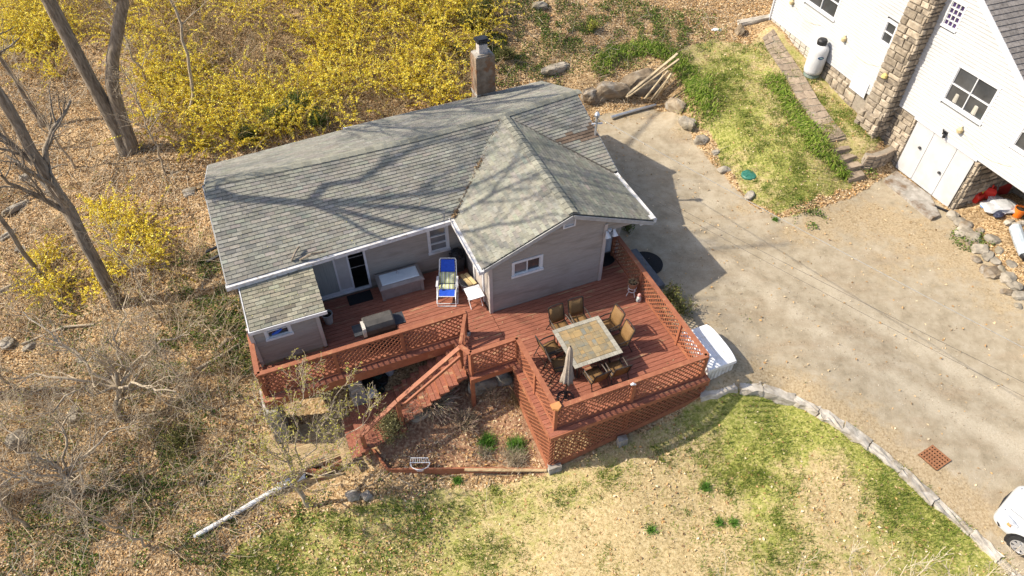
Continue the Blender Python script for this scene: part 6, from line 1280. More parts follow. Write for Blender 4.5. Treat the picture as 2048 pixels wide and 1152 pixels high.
# ---- lawn grass
X, Y, Zg = inview(420000, y0=5, y1=36); R = region(X, Y); k = (R == 2) & ~in_house(X, Y); X, Y = X[k], Y[k]; lu2 = .5 + lush(X, Y) * .5
nz = vnoise(X, Y, 1.1, 21) * .35 + vnoise(X, Y, 2.9, 22) * .4 + vnoise(X, Y, 6, 23) * .25; g_ = np.clip((nz * 1.1 + lu2 * .42 - .66) * 4., 0, 1); k = rng.random(len(X)) < .35 + .65 * g_; X, Y, g_ = X[k], Y[k], g_[k]; n = len(X)
isg = rng.random(n) < g_ * .9 + .05; cg = np.where(isg[:, None], pick([(.17,.22,.035),(.25,.29,.055),(.34,.36,.08),(.42,.4,.12)], n), pick([(.52,.41,.22),(.62,.51,.32),(.42,.32,.16),(.5,.44,.2)], n)) * (1 + rng.normal(size=(n, 1)) * .15)
Vb, Fb = blades(np.c_[X, Y, tz(X, Y) - .005], np.where(isg, .07 + .09 * rng.random(n), .04 + .07 * rng.random(n)), .007 + .009 * rng.random(n), lean=.8)
o = mk('lawn_grass', Vb, Fb, GREENM, col=np.clip(cg, .01, 1), kind='stuff'); o['label'] = 'thin straw and green grass blades of the lawn'
X, Y, Zg = inview(60000, y0=5, y1=36); R = region(X, Y); lu3 = .5 + lush(X, Y) * .5; k = (R == 2) & ~in_house(X, Y) & (rng.random(len(X)) < np.clip((vnoise(X, Y, 1.6, 25) + .8 * lu3 - .8) * 1.4, .02, 1)); X, Y = X[k][:2000], Y[k][:2000]; m = len(X); nb = 34; ci = np.repeat(np.arange(m), nb); rr = (.05 + .11 * rng.random(m))[ci]; X2 = X[ci] + rng.normal(size=m * nb) * rr; Y2 = Y[ci] + rng.normal(size=m * nb) * rr
Vb, Fb = blades(np.c_[X2, Y2, tz(X2, Y2)], .07 + .08 * rng.random(m * nb), .007 + .007 * rng.random(m * nb), lean=.8); ct = pick([(.14,.22,.03),(.19,.28,.045),(.27,.34,.06),(.36,.39,.09),(.12,.17,.03)], m)[ci] * (1 + rng.normal(size=(m * nb, 1)) * .15); o = mk('lawn_tufts', Vb, Fb, GREENM, col=np.clip(ct, .01, 1), kind='stuff'); o['label'] = 'darker green tufts mottling the lawn'
# ---- low green ground cover in the wood and round the rocks
def patch_points(spots, dens):
    out = []
    for px, py, r, d in spots:
        c = G(px, py); s = r / 55.; n = int(dens * d * s * s * pi); a = rng.random(n) * 2 * pi; q = np.sqrt(rng.random(n)) * s; x = c[0] + np.cos(a) * q; y = c[1] + np.sin(a) * q * 1.25; out.append(np.c_[x, y])
    P = np.concatenate(out); k = ~in_house(P[:, 0], P[:, 1]) & (vnoise(P[:, 0], P[:, 1], 2.6, 31) > .38); P = P[k]; return np.c_[P, tz(P[:, 0], P[:, 1])]
GC = [(430,560,45,1),(400,620,50,.8),(440,680,45,1),(470,640,35,1.2),(490,720,30,1),(380,540,40,.7),(350,700,45,.5),(300,740,50,.5),(470,760,30,.6),(1040,60,90,.9),(1150,100,50,.6),(1400,60,60,.5),(960,90,60,.9),(1010,130,50,.9),(1090,165,40,.9),(1130,45,70,.9),(1250,60,90,1.),(1330,60,60,.9),(1180,80,50,.4),(250,1050,70,.5),(350,1000,60,.5),(100,1100,80,.8),(200,960,50,.4),(120,870,40,.4),(330,900,60,.5),(380,860,50,.5),(600,990,50,.4),(420,1090,40,1),(460,940,50,.4),
 (880,740,20,.8),(1495,640,10,.1),(1930,480,25,.8),(1960,470,25,.9),(1735,330,10,1),(1610,430,30,.5),(1630,440,20,.6),(1740,345,14,.8),(400,60,30,.4),(930,30,40,.6),(180,700,40,.3),(120,620,60,.3),(560,1010,40,.3),(820,1030,60,.25)]
P = patch_points([(a, b, c * 1.15, d * 1.3) for a, b, c, d in GC], 520); n = len(P); P[:, 2] += .02 + .16 * rng.random(n) ** 1.5; Vl, Fl = leaves(P, .04 + .05 * rng.random(n), up=.45, asp=.7)
o = mk('ground_cover', Vl, Fl, GREENM, col=np.clip(pick([(.07,.13,.02),(.11,.2,.03),(.18,.28,.05),(.26,.33,.07),(.05,.09,.02)], n) * (1 + rng.normal(size=(n, 1)) * .2), .008, 1), kind='stuff'); o['label'] = 'low green vines and weeds in patches over the leaf litter'
# ---- arching bright lily leaves along terrace edge and path
def lily_band(pts, half, dens, name, label):
    W_ = np.array([G(*p)[:2] for p in pts]); l = np.r_[0, np.cumsum(np.linalg.norm(np.diff(W_, axis=0), axis=1))]; n = int(l[-1] * half * 2 * dens); s = rng.random(n) * l[-1]; c = np.stack([np.interp(s, l, W_[:, 0]), np.interp(s, l, W_[:, 1])], 1)
    hw = np.interp(s, l, np.linspace(1, 1, len(l))) * half * (.5 + vnoise(s, s * 0, 1.1, 41)); cl_ = vnoise(c[:, 0] * 1.0, c[:, 1], 3.2, 43); c += rng.normal(size=(n, 2)) * hw[:, None] * (.35 + .5 * cl_[:, None]); z = tz(c[:, 0], c[:, 1]); L_ = .13 + .22 * rng.random(n); az = rng.random(n) * 2 * pi; d = np.stack([np.cos(az), np.sin(az)], 1); sd_ = np.stack([-d[:, 1], d[:, 0]], 1) * (.009 + .006 * rng.random((n, 1)))
    b0 = np.c_[c, z]; m_ = np.c_[c + d * (L_ * .4)[:, None], z + L_ * .75]; t_ = np.c_[c + d * (L_ * .95)[:, None], z + L_ * .55]; z0 = np.zeros((n, 1))
    V = np.stack([b0 - np.c_[sd_, z0], b0 + np.c_[sd_, z0], m_ + np.c_[sd_, z0], m_ - np.c_[sd_, z0], t_], 1).reshape(-1, 3); i = np.arange(n) * 5; F = np.concatenate([np.stack([i, i + 1, i + 2, i + 3], 1), np.stack([i + 3, i + 2, i + 4, i + 4], 1)])
    col_ = np.clip(pick([(.17,.27,.03),(.25,.36,.045),(.36,.45,.08),(.11,.19,.03),(.44,.38,.16)], n, [.22,.28,.22,.13,.15]) * (1 + rng.normal(size=(n, 1)) * .15), .01, 1)
    V3 = np.stack([b0 - np.c_[sd_, z0], b0 + np.c_[sd_, z0], m_, b0 - np.c_[sd_, z0]], 1)  # noqa
    Vt = np.concatenate([np.stack([b0 - np.c_[sd_, z0], b0 + np.c_[sd_, z0], m_ + np.c_[sd_, z0] * 1.2], 1), np.stack([b0 - np.c_[sd_, z0], m_ + np.c_[sd_, z0] * 1.2, m_ - np.c_[sd_, z0] * 1.2], 1), np.stack([m_ - np.c_[sd_, z0] * 1.2, m_ + np.c_[sd_, z0] * 1.2, t_], 1)]).reshape(-1, 3)
    o = mk(name, Vt, np.arange(len(Vt)).reshape(-1, 3), GREENM, col=np.concatenate([col_] * 3), kind='stuff'); o['label'] = label; return o
lily_band([(1545,160),(1575,205),(1605,255),(1640,305),(1690,355)], .34, 1150, 'lily_bed', 'lush green leaves in a strip along the flagstone path')
lily_band([(1200,140),(1225,105),(1290,95),(1345,112),(1375,150),(1395,195),(1415,235)], .36, 900, 'lily_bed', 'lush green leaves along the terrace edge above the rocks')
lily_band([(1395,150),(1405,200)], .4, 350, 'lily_bed', 'green leaf clumps inside the terrace bend')

# ---- branch growth, level by level
def grow(P, R, m, tmin, tmax, L, ang, up, K, wig, rf, rend=.35, dirbias=None):
    """children of polylines P(N,K0,3): m each; L: (lo,hi) lengths"""
    N, K0, _ = P.shape; t = rng.uniform(tmin, tmax, (N, m)) * (K0 - 1); i = np.minimum(t.astype(int), K0 - 2); f = (t - i)[..., None]; r_ = np.arange(N)[:, None]
    st = P[r_, i] * (1 - f) + P[r_, i + 1] * f; tan_ = P[r_, i + 1] - P[r_, i]; tan_ /= np.maximum(np.linalg.norm(tan_, axis=2, keepdims=True), 1e-9); rad = (R[r_, i] * (1 - f[..., 0]) + R[r_, i + 1] * f[..., 0]) * rf
    rv = rng.normal(size=(N, m, 3)); rv -= tan_ * (rv * tan_).sum(2, keepdims=True); rv /= np.maximum(np.linalg.norm(rv, axis=2, keepdims=True), 1e-9); d = tan_ * cos(ang) + rv * sin(ang); d[..., 2] += up
    if dirbias is not None: d += np.asarray(dirbias)
    d /= np.linalg.norm(d, axis=2, keepdims=True); ln = rng.uniform(L[0], L[1], (N, m)) * (1 - .45 * (t / (K0 - 1) - tmin)); C = np.empty((N * m, K, 3)); C[:, 0] = st.reshape(-1, 3); d = d.reshape(-1, 3); ln = ln.reshape(-1, 1) / (K - 1)
    for k in range(1, K):
        d = d + rng.normal(size=d.shape) * wig; d[:, 2] += up * .25; d /= np.linalg.norm(d, axis=1, keepdims=True); C[:, k] = C[:, k - 1] + d * ln
    RR = rad.reshape(-1, 1) * np.linspace(1, rend, K)[None]; return C, RR
def resample(pts, K):
    pts = np.asarray(pts, float); l = np.r_[0, np.cumsum(np.linalg.norm(np.diff(pts, axis=0), axis=1))]; s = np.linspace(0, l[-1], K); return np.stack([np.interp(s, l, pts[:, k]) for k in range(3)], 1)
def tree(label, trunks, limbs=(), lev=((7, .45, 1, (2.2, 3.6), .8, .25, 7, .16, .5), (6, .25, 1, (1.0, 1.9), .75, .2, 5, .2, .55), (6, .2, 1, (.45, .9), .7, .12, 4, .25, .6)), bark=BARK, tint=(1, 1, 1), buds=None, name='bare_tree', rmin=.004, group='bare trees of the wood', wob=.05, cat='tree'):
    base = trunks[0][0][0]; t = thing(name, label, cat, base, group); P0 = []; R0 = []
    for pts, r0, r1 in trunks:
        q = resample(pts, 16); q[1:-1] += rng.normal(size=(14, 3)) * wob * np.array([1, 1, .2]); P0.append(q); rr = np.interp(np.linspace(0, 1, 16), [0, .06, 1], [r0 * 1.35, r0, r1]) * (1 + rng.normal(size=16) * .03); R0.append(rr)
    P0 = np.array(P0); R0 = np.array(R0); V, F = tubes(P0, R0, 12); mk('trunk', V, F, bark, t, smooth=True)
    VV = []; FF = []; o_ = 0; cur = (P0, R0)
    if len(limbs):
        LP = np.array([resample(p, 10) for p, r0, r1 in limbs]); LP[:, 1:-1] += rng.normal(size=LP[:, 1:-1].shape) * .09; LR = np.array([np.linspace(r0, r1, 10) for p, r0, r1 in limbs]); V, F = tubes(LP, LR, 8); VV.append(V); FF.append(F + o_); o_ += len(V)
        a = np.array([resample(p, 10) for p in P0]); b_ = np.array([np.interp(np.linspace(0, 1, 10), np.linspace(0, 1, 16), r) for r in R0]); cur = (np.concatenate([a, LP]), np.concatenate([b_, LR]))
    tips = None
    for k, (m, t0, t1, L, ang, up, K, wig, rf) in enumerate(lev):
        C, Rr = grow(cur[0], cur[1], m, t0, t1, L, ang, up, K, wig, rf); Rr = np.maximum(Rr, rmin); V, F = tubes(C, Rr, 6 if k == 0 else (4 if k == 1 else 3)); VV.append(V); FF.append(F + o_); o_ += len(V); cur = (C, Rr)
    V = np.concatenate(VV); F = np.concatenate(FF); mk('crown', V, F, bark if buds is None else bark, t, smooth=True)
    if buds is not None:
        n_, size, cols = buds; C = cur[0]; i = rng.integers(0, len(C), n_); j = rng.integers(0, C.shape[1], n_); q = C[i, j] + rng.normal(size=(n_, 3)) * .02; Vl, Fl = leaves(q, size * (.6 + .8 * rng.random(n_)), up=.2, asp=.7); mk('buds', Vl, Fl, GREENM, t, col=np.clip(pick(cols, n_) * (1 + rng.normal(size=(n_, 1)) * .15), .01, 1), kind='stuff')
    return t
Z3 = np.array
g = G(255, 302)
t1 = [np.array(q) for q in (g - (0, 0, .2), (g[0] - .05, g[1], 2.2), (g[0] - .2, g[1], 6.3), (g[0] - .5, g[1] - .4, 11), (g[0] - .2, g[1] - .6, 17))]
t2 = [g - (-.15, 0, .2), atY(232, 210, g[1]), atY(224, 140, g[1]), atY(232, 70, g[1]), atY(245, 0, g[1]), atY(245, 0, g[1]) + (.3, -.6, 4), atY(245, 0, g[1]) + (.8, -1.4, 10)]
BIGLEV = ((8, .4, 1, (2.6, 4.2), .75, .3, 8, .14, .5), (7, .2, 1, (1.2, 2.2), .75, .18, 5, .2, .5), (6, .2, 1, (.5, 1.0), .7, .1, 4, .25, .55))
tree('big twin-trunked bare tree above the forsythia at the upper left', [(t1, .28, .11), (t2, .26, .1)], limbs=[([t1[2] + np.array(d0), t1[2] + np.array(d1), t1[2] + np.array(d2)], .11, .04) for d0, d1, d2 in (((0,0,1),(.8,-1.6,3.2),(1.6,-3.2,6)),((0,0,3),(1.2,-.8,5.5),(2.4,-2.6,9)))] + [([t2[5], t2[5] + np.array((.6, 3.4, 3.0)), t2[5] + np.array((1.2, 7.5, 6.5))], .12, .04), ([t1[3], t1[3] + np.array((1.2, 3.6, 2.6)), t1[3] + np.array((2.4, 8.2, 6.0))], .13, .04), ([t1[4], t1[4] + np.array((.8, 2.6, 1.6)), t1[4] + np.array((1.8, 6.4, 3.4))], .1, .03)] + [([t2[4], t2[4] + np.array((1.0, -1.8, 2.6)), t2[4] + np.array((1.7, -4.0, 5.2))], .1, .035)], lev=BIGLEV)
g = G(236, 606)
t3 = [g - (0, 0, .2), atY(190, 515, g[1]), atY(128, 405, g[1]), atY(62, 300, g[1]), atY(5, 195, g[1]), (g[0] + .35, g[1], 9.5)]; tp = np.array(t3[-1])
tree('tall bare tree with a grey-brown trunk left of the cottage', [(t3, .2, .13)], limbs=[([tp, tp + np.array(d1), tp + np.array(d2)], r, .035) for d1, d2, r in (((.4,.9,3.2),(.9,2.4,8.5),.11),((.5,-.7,3.5),(.8,-1.4,8),.1),((-.2,2.0,2.6),(.8,4.6,6.5),.09),((1.0,.5,4.5),(2.0,1.4,10),.09),((.2,-1.6,2.4),(.5,-3.0,5.5),.07))], lev=((7, .2, 1, (2.2, 3.8), .8, .2, 8, .16, .62), (6, .2, 1, (1.0, 1.9), .75, .18, 5, .2, .58), (5, .2, 1, (.4, .8), .7, .1, 4, .25, .55)))
g = G(88, 562); tree('thin dark bare tree at the left edge beside the fallen log', [([g - (0, 0, .1), (g[0], g[1], 1.3), (g[0] - .1, g[1] + .1, 5), (g[0] + .2, g[1] - .2, 11)], .085, .04)], lev=((6, .4, 1, (1.0, 2.0), .7, .3, 6, .16, .5), (5, .2, 1, (.5, 1.0), .7, .2, 4, .2, .55)))
g = G(86, 250); tree('slim dark bare tree at the far upper left', [([g - (0, 0, .1), (g[0] - .1, g[1], 2.6), (g[0] - .5, g[1], 6), (g[0] - .6, g[1], 11)], .1, .04)], lev=((7, .3, 1, (1.2, 2.4), .8, .25, 6, .16, .5), (5, .2, 1, (.5, 1.1), .7, .2, 4, .2, .55)))
g = G(384, 236); tree('pale crooked sapling rising out of the forsythia', [([g - (0, 0, .1), atY(382, 165, g[1]), atY(372, 100, g[1]), atY(358, 40, g[1]), atY(340, 0, g[1]), atY(340, 0, g[1]) + (0, 0, 4)], .07, .03)], bark=BARKL, lev=((7, .3, 1, (.8, 1.8), .8, .2, 6, .18, .5), (5, .2, 1, (.4, .9), .7, .15, 4, .2, .55)))
g = G(247, 838); tree('low gnarled bare tree spreading over the middle left slope', [([g - (0, 0, .1), g + (.05, 0, .7), g + (.35, .15, 1.3), g + (.55, .3, 2.1)], .12, .07)], limbs=[([g + (.4, .2, 1.5), g + np.array(a) * .5 + (0.1, .1, 1.0), g + np.array(a)], r, .02) for a, r in (((-2.6,1.9,3.2),.06),((2.6,1.4,2.8),.06),((2.8,-.6,2.4),.05),((-2.2,-.3,2.6),.055),((.4,2.6,3.2),.05),((-.9,-1.4,2.4),.045))],
     lev=((8, .25, 1, (1.0, 2.0), .8, .15, 7, .22, .55), (6, .15, 1, (.5, 1.1), .8, .08, 5, .25, .6), (4, .1, 1, (.25, .55), .8, .05, 4, .3, .7)), bark=BARKL, rmin=.0045, wob=.03, buds=(2600, .035, [(.34,.33,.07),(.42,.36,.1),(.25,.28,.06)]))
g = G(152, 992); tree('low bare tree with tangled branches near the lower left corner', [([g - (0, 0, .1), g + (.1, 0, .8), g + (.1, .2, 1.7)], .1, .05)], limbs=[([g + (.1, .1, .9), g + np.array(a) * .5 + (0, 0, .7), g + np.array(a)], .05, .018) for a in ((-2.0,1.2,2.2),(2.2,1.4,2.2),(1.6,-.6,1.6),(-1.4,-.7,1.9),(.2,2.2,2.6),(-3.0,.2,1.4))], lev=((7, .25, 1, (.8, 1.7), .8, .12, 7, .22, .55), (6, .15, 1, (.5, 1.0), .8, .06, 5, .25, .6), (4, .1, 1, (.25, .5), .8, .05, 4, .3, .7)), bark=BARKL, rmin=.0045, wob=.03)
g = G(618, 1010); tree('budding tree standing in front of the lower platform', [([g - (0, 0, .1), g + (-.1, .05, .8), g + (-.1, .1, 1.9), g + (-.15, .3, 3.0)], .075, .035)], limbs=[([g + (-.1, .1, 1.3), g + np.array(a) * .5 + (0, 0, .9), g + np.array(a)], .028, .01) for a in ((1.3,1.9,3.4),(-1.2,1.7,3.6),(-1.6,-.2,2.8),(1.5,-.4,2.6),(.2,2.4,4.0),(-.4,-1.3,2.8),(2.0,.9,3.0))], lev=((6, .3, 1, (.7, 1.5), .8, .15, 7, .2, .55), (5, .15, 1, (.4, .9), .8, .1, 5, .25, .6), (4, .1, 1, (.2, .5), .8, .06, 4, .3, .7)), bark=BARKL, rmin=.0045, wob=.03, buds=(4600, .05, [(.5,.46,.08),(.6,.55,.14),(.42,.42,.1)]))
for x, y, lab, h in ((-22.5, 9.6, 'bare tree just outside the left edge shading the lower slope', 13), (-24, 13.2, 'bare tree outside the left edge behind the gnarled one', 15), (-20.5, 6.2, 'bare tree outside the lower left corner', 11)):
    g = np.array([x, y, float(hg_raw(x, y))]); tree(lab, [([g - (0, 0, .2), g + (.1, 0, 3), g + (.2, .3, 7), g + (0, .4, h)], .24, .08)], lev=((9, .3, 1, (2.2, 3.8), .8, .25, 8, .16, .5), (6, .2, 1, (1.0, 1.9), .75, .18, 5, .2, .5), (5, .2, 1, (.4, .9), .7, .1, 4, .25, .55)))
for px, py, r, h, lab in ((150,335,.05,6,'slender bare sapling between the twin trunks and the tall tree'),(330,345,.045,5,'slender bare sapling near the cottage back corner'),(35,300,.06,7,'slender bare sapling against the left edge above the boulders'),(320,640,.04,4.5,'slender bare sapling between the tall trunk and the lean-to'),(30,780,.05,5.5,'slender bare sapling at the left edge level with the deck'),(410,830,.035,3.6,'slender bare sapling left of the stone pier'),(300,1085,.04,4,'slender bare sapling below the white pipe'),(60,1060,.05,5,'slender bare sapling in the lower left corner'),(300,180,.05,6,'slender bare sapling right of the twin trunks')):
    g = G(px, py); dx = rng.normal(size=2) * .35; tree(lab, [([g - (0, 0, .1), g + (dx[0] * .4, dx[1] * .4, h * .4), g + (dx[0], dx[1], h)], r, .012)], lev=((11, .15, 1, (.7, 1.6), .75, .2, 7, .2, .55), (6, .15, 1, (.35, .9), .75, .1, 5, .25, .6), (4, .1, 1, (.15, .4), .7, .05, 4, .3, .7)), bark=BARKL, rmin=.0045, name='bare_sapling', group='slender saplings of the wood', wob=.05)
# sparse bare saplings whose tips rise into the lower right corner
for px, py, lab, k in ((1720,1235,'bare pale sapling in the lower right lawn, left one',3), (1900,1240,'bare pale sapling in the lower right lawn beside the kerb',4), (1480,1260,'bare pale sapling at the bottom edge of the lawn',2)):
    g = G(px, py); st_ = [([g - (0, 0, .1), g + np.array((dx * .5, .1, 1.2)), g + np.array((dx, .3 + .2 * abs(dx), 2.5))], .02, .008) for dx in np.linspace(-1.0, 1.0, k + 1)]
    tree(lab, st_, lev=((6, .25, 1, (.5, 1.1), .5, .25, 6, .12, .6), (4, .2, 1, (.2, .5), .6, .1, 4, .2, .6)), bark=M('straw_stem', [(.4,.34,.24),(.55,.48,.36)], 8, .9), name='bare_sapling', rmin=.005, group='bare saplings at the bottom edge', wob=.02)

# ---- forsythia
YEL = [(.88,.7,.06),(.97,.82,.11),(.74,.54,.04),(1.,.9,.26),(.52,.4,.05)]
def forsythia(C, S, nst, fl, L=(1.0, 2.4), spread=.9, parent=None, name='forsythia_thicket', col_s=None, nf=54):
    """C (n,3) clump bases, S sizes, fl flowering share per clump -> stems mesh and flowers mesh"""
    n_ = len(C); N = n_ * nst; ci = np.repeat(np.arange(n_), nst); az = rng.random(N) * 2 * pi; el = .55 + .95 * rng.random(N); ln = rng.uniform(L[0], L[1], N) * S[ci]; K = 7
    d = np.stack([np.cos(az) * np.cos(el), np.sin(az) * np.cos(el), np.sin(el)], 1); P = np.empty((N, K, 3)); P[:, 0] = C[ci] + np.c_[rng.normal(size=(N, 2)) * .22 * S[ci][:, None], np.zeros(N)]
    out = np.stack([np.cos(az), np.sin(az), np.zeros(N)], 1) * spread
    for k in range(1, K):
        d = d + rng.normal(size=(N, 3)) * .13 + out * .07; d[:, 2] -= .05 + .11 * k / K * 2.2; d /= np.linalg.norm(d, axis=1, keepdims=True); P[:, k] = P[:, k - 1] + d * (ln / (K - 1))[:, None]
    P[:, :, 2] = np.maximum(P[:, :, 2], hg(P[:, :, 0], P[:, :, 1]) + .05)
    V, F = tubes(P, np.linspace(.008, .004, K)[None] * np.ones((N, 1)), 3); cs = col_s if col_s is not None else pick([(.24,.16,.08),(.38,.28,.16),(.48,.37,.22),(.3,.21,.1)], N); cs = np.repeat(cs * (1 + rng.normal(size=(N, 1)) * .15), (K - 1) * 3, axis=0)
    a = mk(name if parent is None else 'stems', V, F, TWIG, parent, col=np.clip(cs, .02, 1), kind='stuff' if parent is None else None)
    on = rng.random(N) < fl[ci]; Q = P[on]; m = len(Q); t = rng.uniform(.22, 1, (m, nf)) * (K - 1); i = np.minimum(t.astype(int), K - 2); f = (t - i)[..., None]; r_ = np.arange(m)[:, None]; q = (Q[r_, i] * (1 - f) + Q[r_, i + 1] * f).reshape(-1, 3) + rng.normal(size=(m * nf, 3)) * .022
    Vl, Fl = leaves(q, .04 + .04 * rng.random(len(q)), up=.35, asp=.9, fold=.3); cc_ = pick(YEL, len(q), [.3,.3,.18,.12,.1]) * (1 + rng.normal(size=(len(q), 1)) * .12)
    return a, Vl, Fl, np.clip(cc_, .01, 1)
POLYF = np.array([(60,-30),(990,-30),(1000,60),(945,110),(942,188),(800,228),(700,256),(640,268),(560,270),(500,290),(450,308),(390,300),(320,270),(300,225),(290,130),(190,60),(120,110),(20,150),(0,60)], float)
cand = np.c_[rng.uniform(-30, 1010, 1600), rng.uniform(-30, 300, 1600)]; cand = cand[inpoly(cand[:, 0], cand[:, 1], POLYF)]; pts = []
for q in cand:
    p = G(*q)
    if all((p[0] - o[0]) ** 2 + (p[1] - o[1]) ** 2 > .62 for o in pts) and not bool(in_house(p[0], p[1])): pts.append(p)
C = np.array(pts); xx, yy = to_px(C); fl = np.clip(.25 + 2.1 * (vnoise(C[:, 0], C[:, 1], .5, 51) - .45) + np.interp(yy, [0, 150, 280], [.34, .14, -.06]) , .05, .85); fl = np.where((xx > 420) & (xx < 600) & (yy > 40) & (yy < 130), fl * .5, fl)
S_ = rng.uniform(.75, 1.15, len(C)); th_, Vl, Fl, cc_ = forsythia(C, S_, 40, fl); th_['label'] = 'dense thicket of arching forsythia stems behind the cottage'
o = mk('forsythia_flowers', Vl, Fl, PETAL, col=cc_, kind='stuff'); o['label'] = 'yellow forsythia blossom over the thicket'
n = len(C) * 110; i = rng.integers(0, len(C), n); q = C[i] + np.c_[rng.normal(size=(n, 2)) * .6, .15 + .9 * rng.random(n)]; Vl, Fl = leaves(q, .03 + .05 * rng.random(n), up=.3); o = mk('thicket_leaves', Vl, Fl, LEAF, col=np.clip(pick([(.36,.24,.12),(.48,.33,.18),(.2,.23,.05),(.27,.31,.07),(.56,.42,.25)], n) * (1 + rng.normal(size=(n, 1)) * .15), .01, 1), kind='stuff'); o['label'] = 'dead and olive leaves caught in the thicket'
FB = [(255,470,1.0,.8,'rounded yellow forsythia right of the tall trunk'),(290,520,.85,.7,'lower yellow forsythia right of the tall trunk'),(225,440,.7,.75,'yellow forsythia behind the tall trunk'),(90,520,.5,.7,'small yellow forsythia between the trunks'),(130,570,.8,.55,'straggling forsythia left of the tall trunk base'),(215,560,.7,.5,'thin forsythia at the tall trunk base'),(40,95,1.1,.8,'bright forsythia in the upper left corner'),(100,150,.9,.6,'forsythia left of the twin trunks'),(70,50,1.0,.8,'tall forsythia at the top left edge'),(430,300,.6,.7,'narrow forsythia spray at the cottage back corner'),(60,30,.8,.7,'forsythia in the very top left'),(180,500,.6,.3,'sparse forsythia in the litter')]
for px, py, s, f, lab in FB[:-1]:
    p = G(px, py); t = thing('forsythia_shrub', lab, 'shrub', p, 'single forsythia shrubs'); nn_ = max(2, int(4 * s)); cs_ = p + np.c_[rng.normal(size=(nn_, 2)) * .5 * s, np.zeros(nn_)]; a, Vl, Fl, cc_ = forsythia(cs_, np.full(nn_, s), 26, np.full(nn_, f), parent=t, nf=48); mk('blossom', Vl, Fl, PETAL, t, col=cc_, kind='stuff')
# ---- leafy shrubs
def shrub(px, py, w_, h_, nleaf, cols, label, size=.06, stems=40, stemc=(.2,.15,.09), name='leafy_shrub', p=None, up=.3, group=None):
    p = G(px, py) if p is None else p; t = thing(name, label, 'shrub', p, group); az = rng.random(stems) * 2 * pi; r_ = np.sqrt(rng.random(stems)); tip = p + np.c_[np.cos(az) * r_ * w_ / 2, np.sin(az) * r_ * w_ / 2, h_ * (1 - .5 * r_ ** 2) * (.7 + .4 * rng.random(stems))]
    f = np.linspace(0, 1, 5)[None, :, None]; P = p + (tip[:, None] - p) * f; P[:, 1:, :] += rng.normal(size=(stems, 4, 3)) * .05; P[:, :, 2] += (np.sin(f[..., 0] * pi) * .12 * h_); V, F = tubes(P, np.linspace(.012, .004, 5)[None] * np.ones((stems, 1)), 3); mk('stems', V, F, TWIG, t, col=np.clip(jit(stemc, len(F)), .01, 1))
    if nleaf:
        i = rng.integers(0, stems, nleaf); k = rng.uniform(1.2, 4, nleaf); j = np.minimum(k.astype(int), 3); ff = (k - j)[:, None]; q = P[i, j] * (1 - ff) + P[i, j + 1] * ff + rng.normal(size=(nleaf, 3)) * .09 * (w_ / 1.2) ** .5; Vl, Fl = leaves(q, size * (.6 + .8 * rng.random(nleaf)), up=up, asp=.6); mk('foliage', Vl, Fl, GREENM, t, col=np.clip(pick(cols, nleaf) * (1 + rng.normal(size=(nleaf, 1)) * .2), .006, 1), kind='stuff')
    return t
DGR = [(.05,.1,.02),(.08,.14,.025),(.13,.2,.04),(.19,.25,.06)]; OLV = [(.14,.15,.04),(.2,.21,.06),(.27,.26,.09),(.1,.12,.03)]
for a in ((600,235,1.5,1.3,2600,DGR,'dark green shrub behind the cottage roof, nearest the jog'),(640,255,1.2,1.0,1800,DGR,'smaller green shrub against the back eave'),(555,255,1.4,1.1,2000,DGR,'green shrub left of the back eave shrubs'),(500,285,1.0,.8,1400,DGR,'low green shrub at the back corner of the roof'),(940,60,1.6,1.3,1800,OLV,'olive shrub left of the chimney top'),(975,35,1.4,1.2,1500,DGR,'green shrub up the slope behind the chimney'),(1010,120,1.2,.7,1500,OLV,'low olive shrub right of the chimney'),(1340,605,.9,.8,900,OLV,'leafy bush squeezed against the right deck railing'),(1362,628,.9,.7,700,OLV,'second bush by the right railing near the white box'),(1255,462,.5,.6,400,DGR,'small green plant beside the entry porch'),(785,868,1.2,1.0,2600,[(.2,.2,.08),(.27,.26,.12),(.34,.31,.16)],'olive feathery bush by the stair foot'),(365,900,1.3,.8,1300,OLV,'pale green bush in the lower left litter'),(1185,62,.5,.6,500,[(.4,.42,.06),(.5,.5,.1)],'small yellow-green bush on the upper slope'),(890,770,.35,.35,260,[(.2,.34,.04),(.28,.42,.07)],'tiny bright green seedling by the stairs')):
    shrub(*a)
shrub(865, 815, 2.0, .9, 0, None, 'dry tan twiggy shrub beside the stair handrail', stems=420, stemc=(.42,.33,.24), name='dry_shrub'); shrub(930, 850, 1.2, .6, 0, None, 'smaller dry shrub in the mulch bed', stems=220, stemc=(.38,.29,.2), name='dry_shrub'); shrub(985, 800, 1.0, .6, 0, None, 'dry canes leaning by the deck post', stems=90, stemc=(.4,.3,.2), name='dry_shrub')
def clump(px, py, r, h, n, cols, label, name='grass_clump', lean=.8):
    p = G(px, py); q = np.c_[p[:2] + rng.normal(size=(n, 2)) * r * .3 * (.5 + 1.2 * rng.random((n, 1)) ** 2), np.full(n, p[2])]; V, F = blades(q, h * (.6 + .6 * rng.random(n)), .008 + .006 * rng.random(n), lean); tag(mk(name, V, F, GREENM, base=p, col=np.clip(pick(cols, n) * (1 + rng.normal(size=(n, 1)) * .15), .01, 1)), label, 'grass clump')
GRN = [(.08,.19,.03),(.13,.28,.04),(.19,.36,.06)]; STR = [(.5,.42,.3),(.6,.52,.4),(.42,.34,.23)]
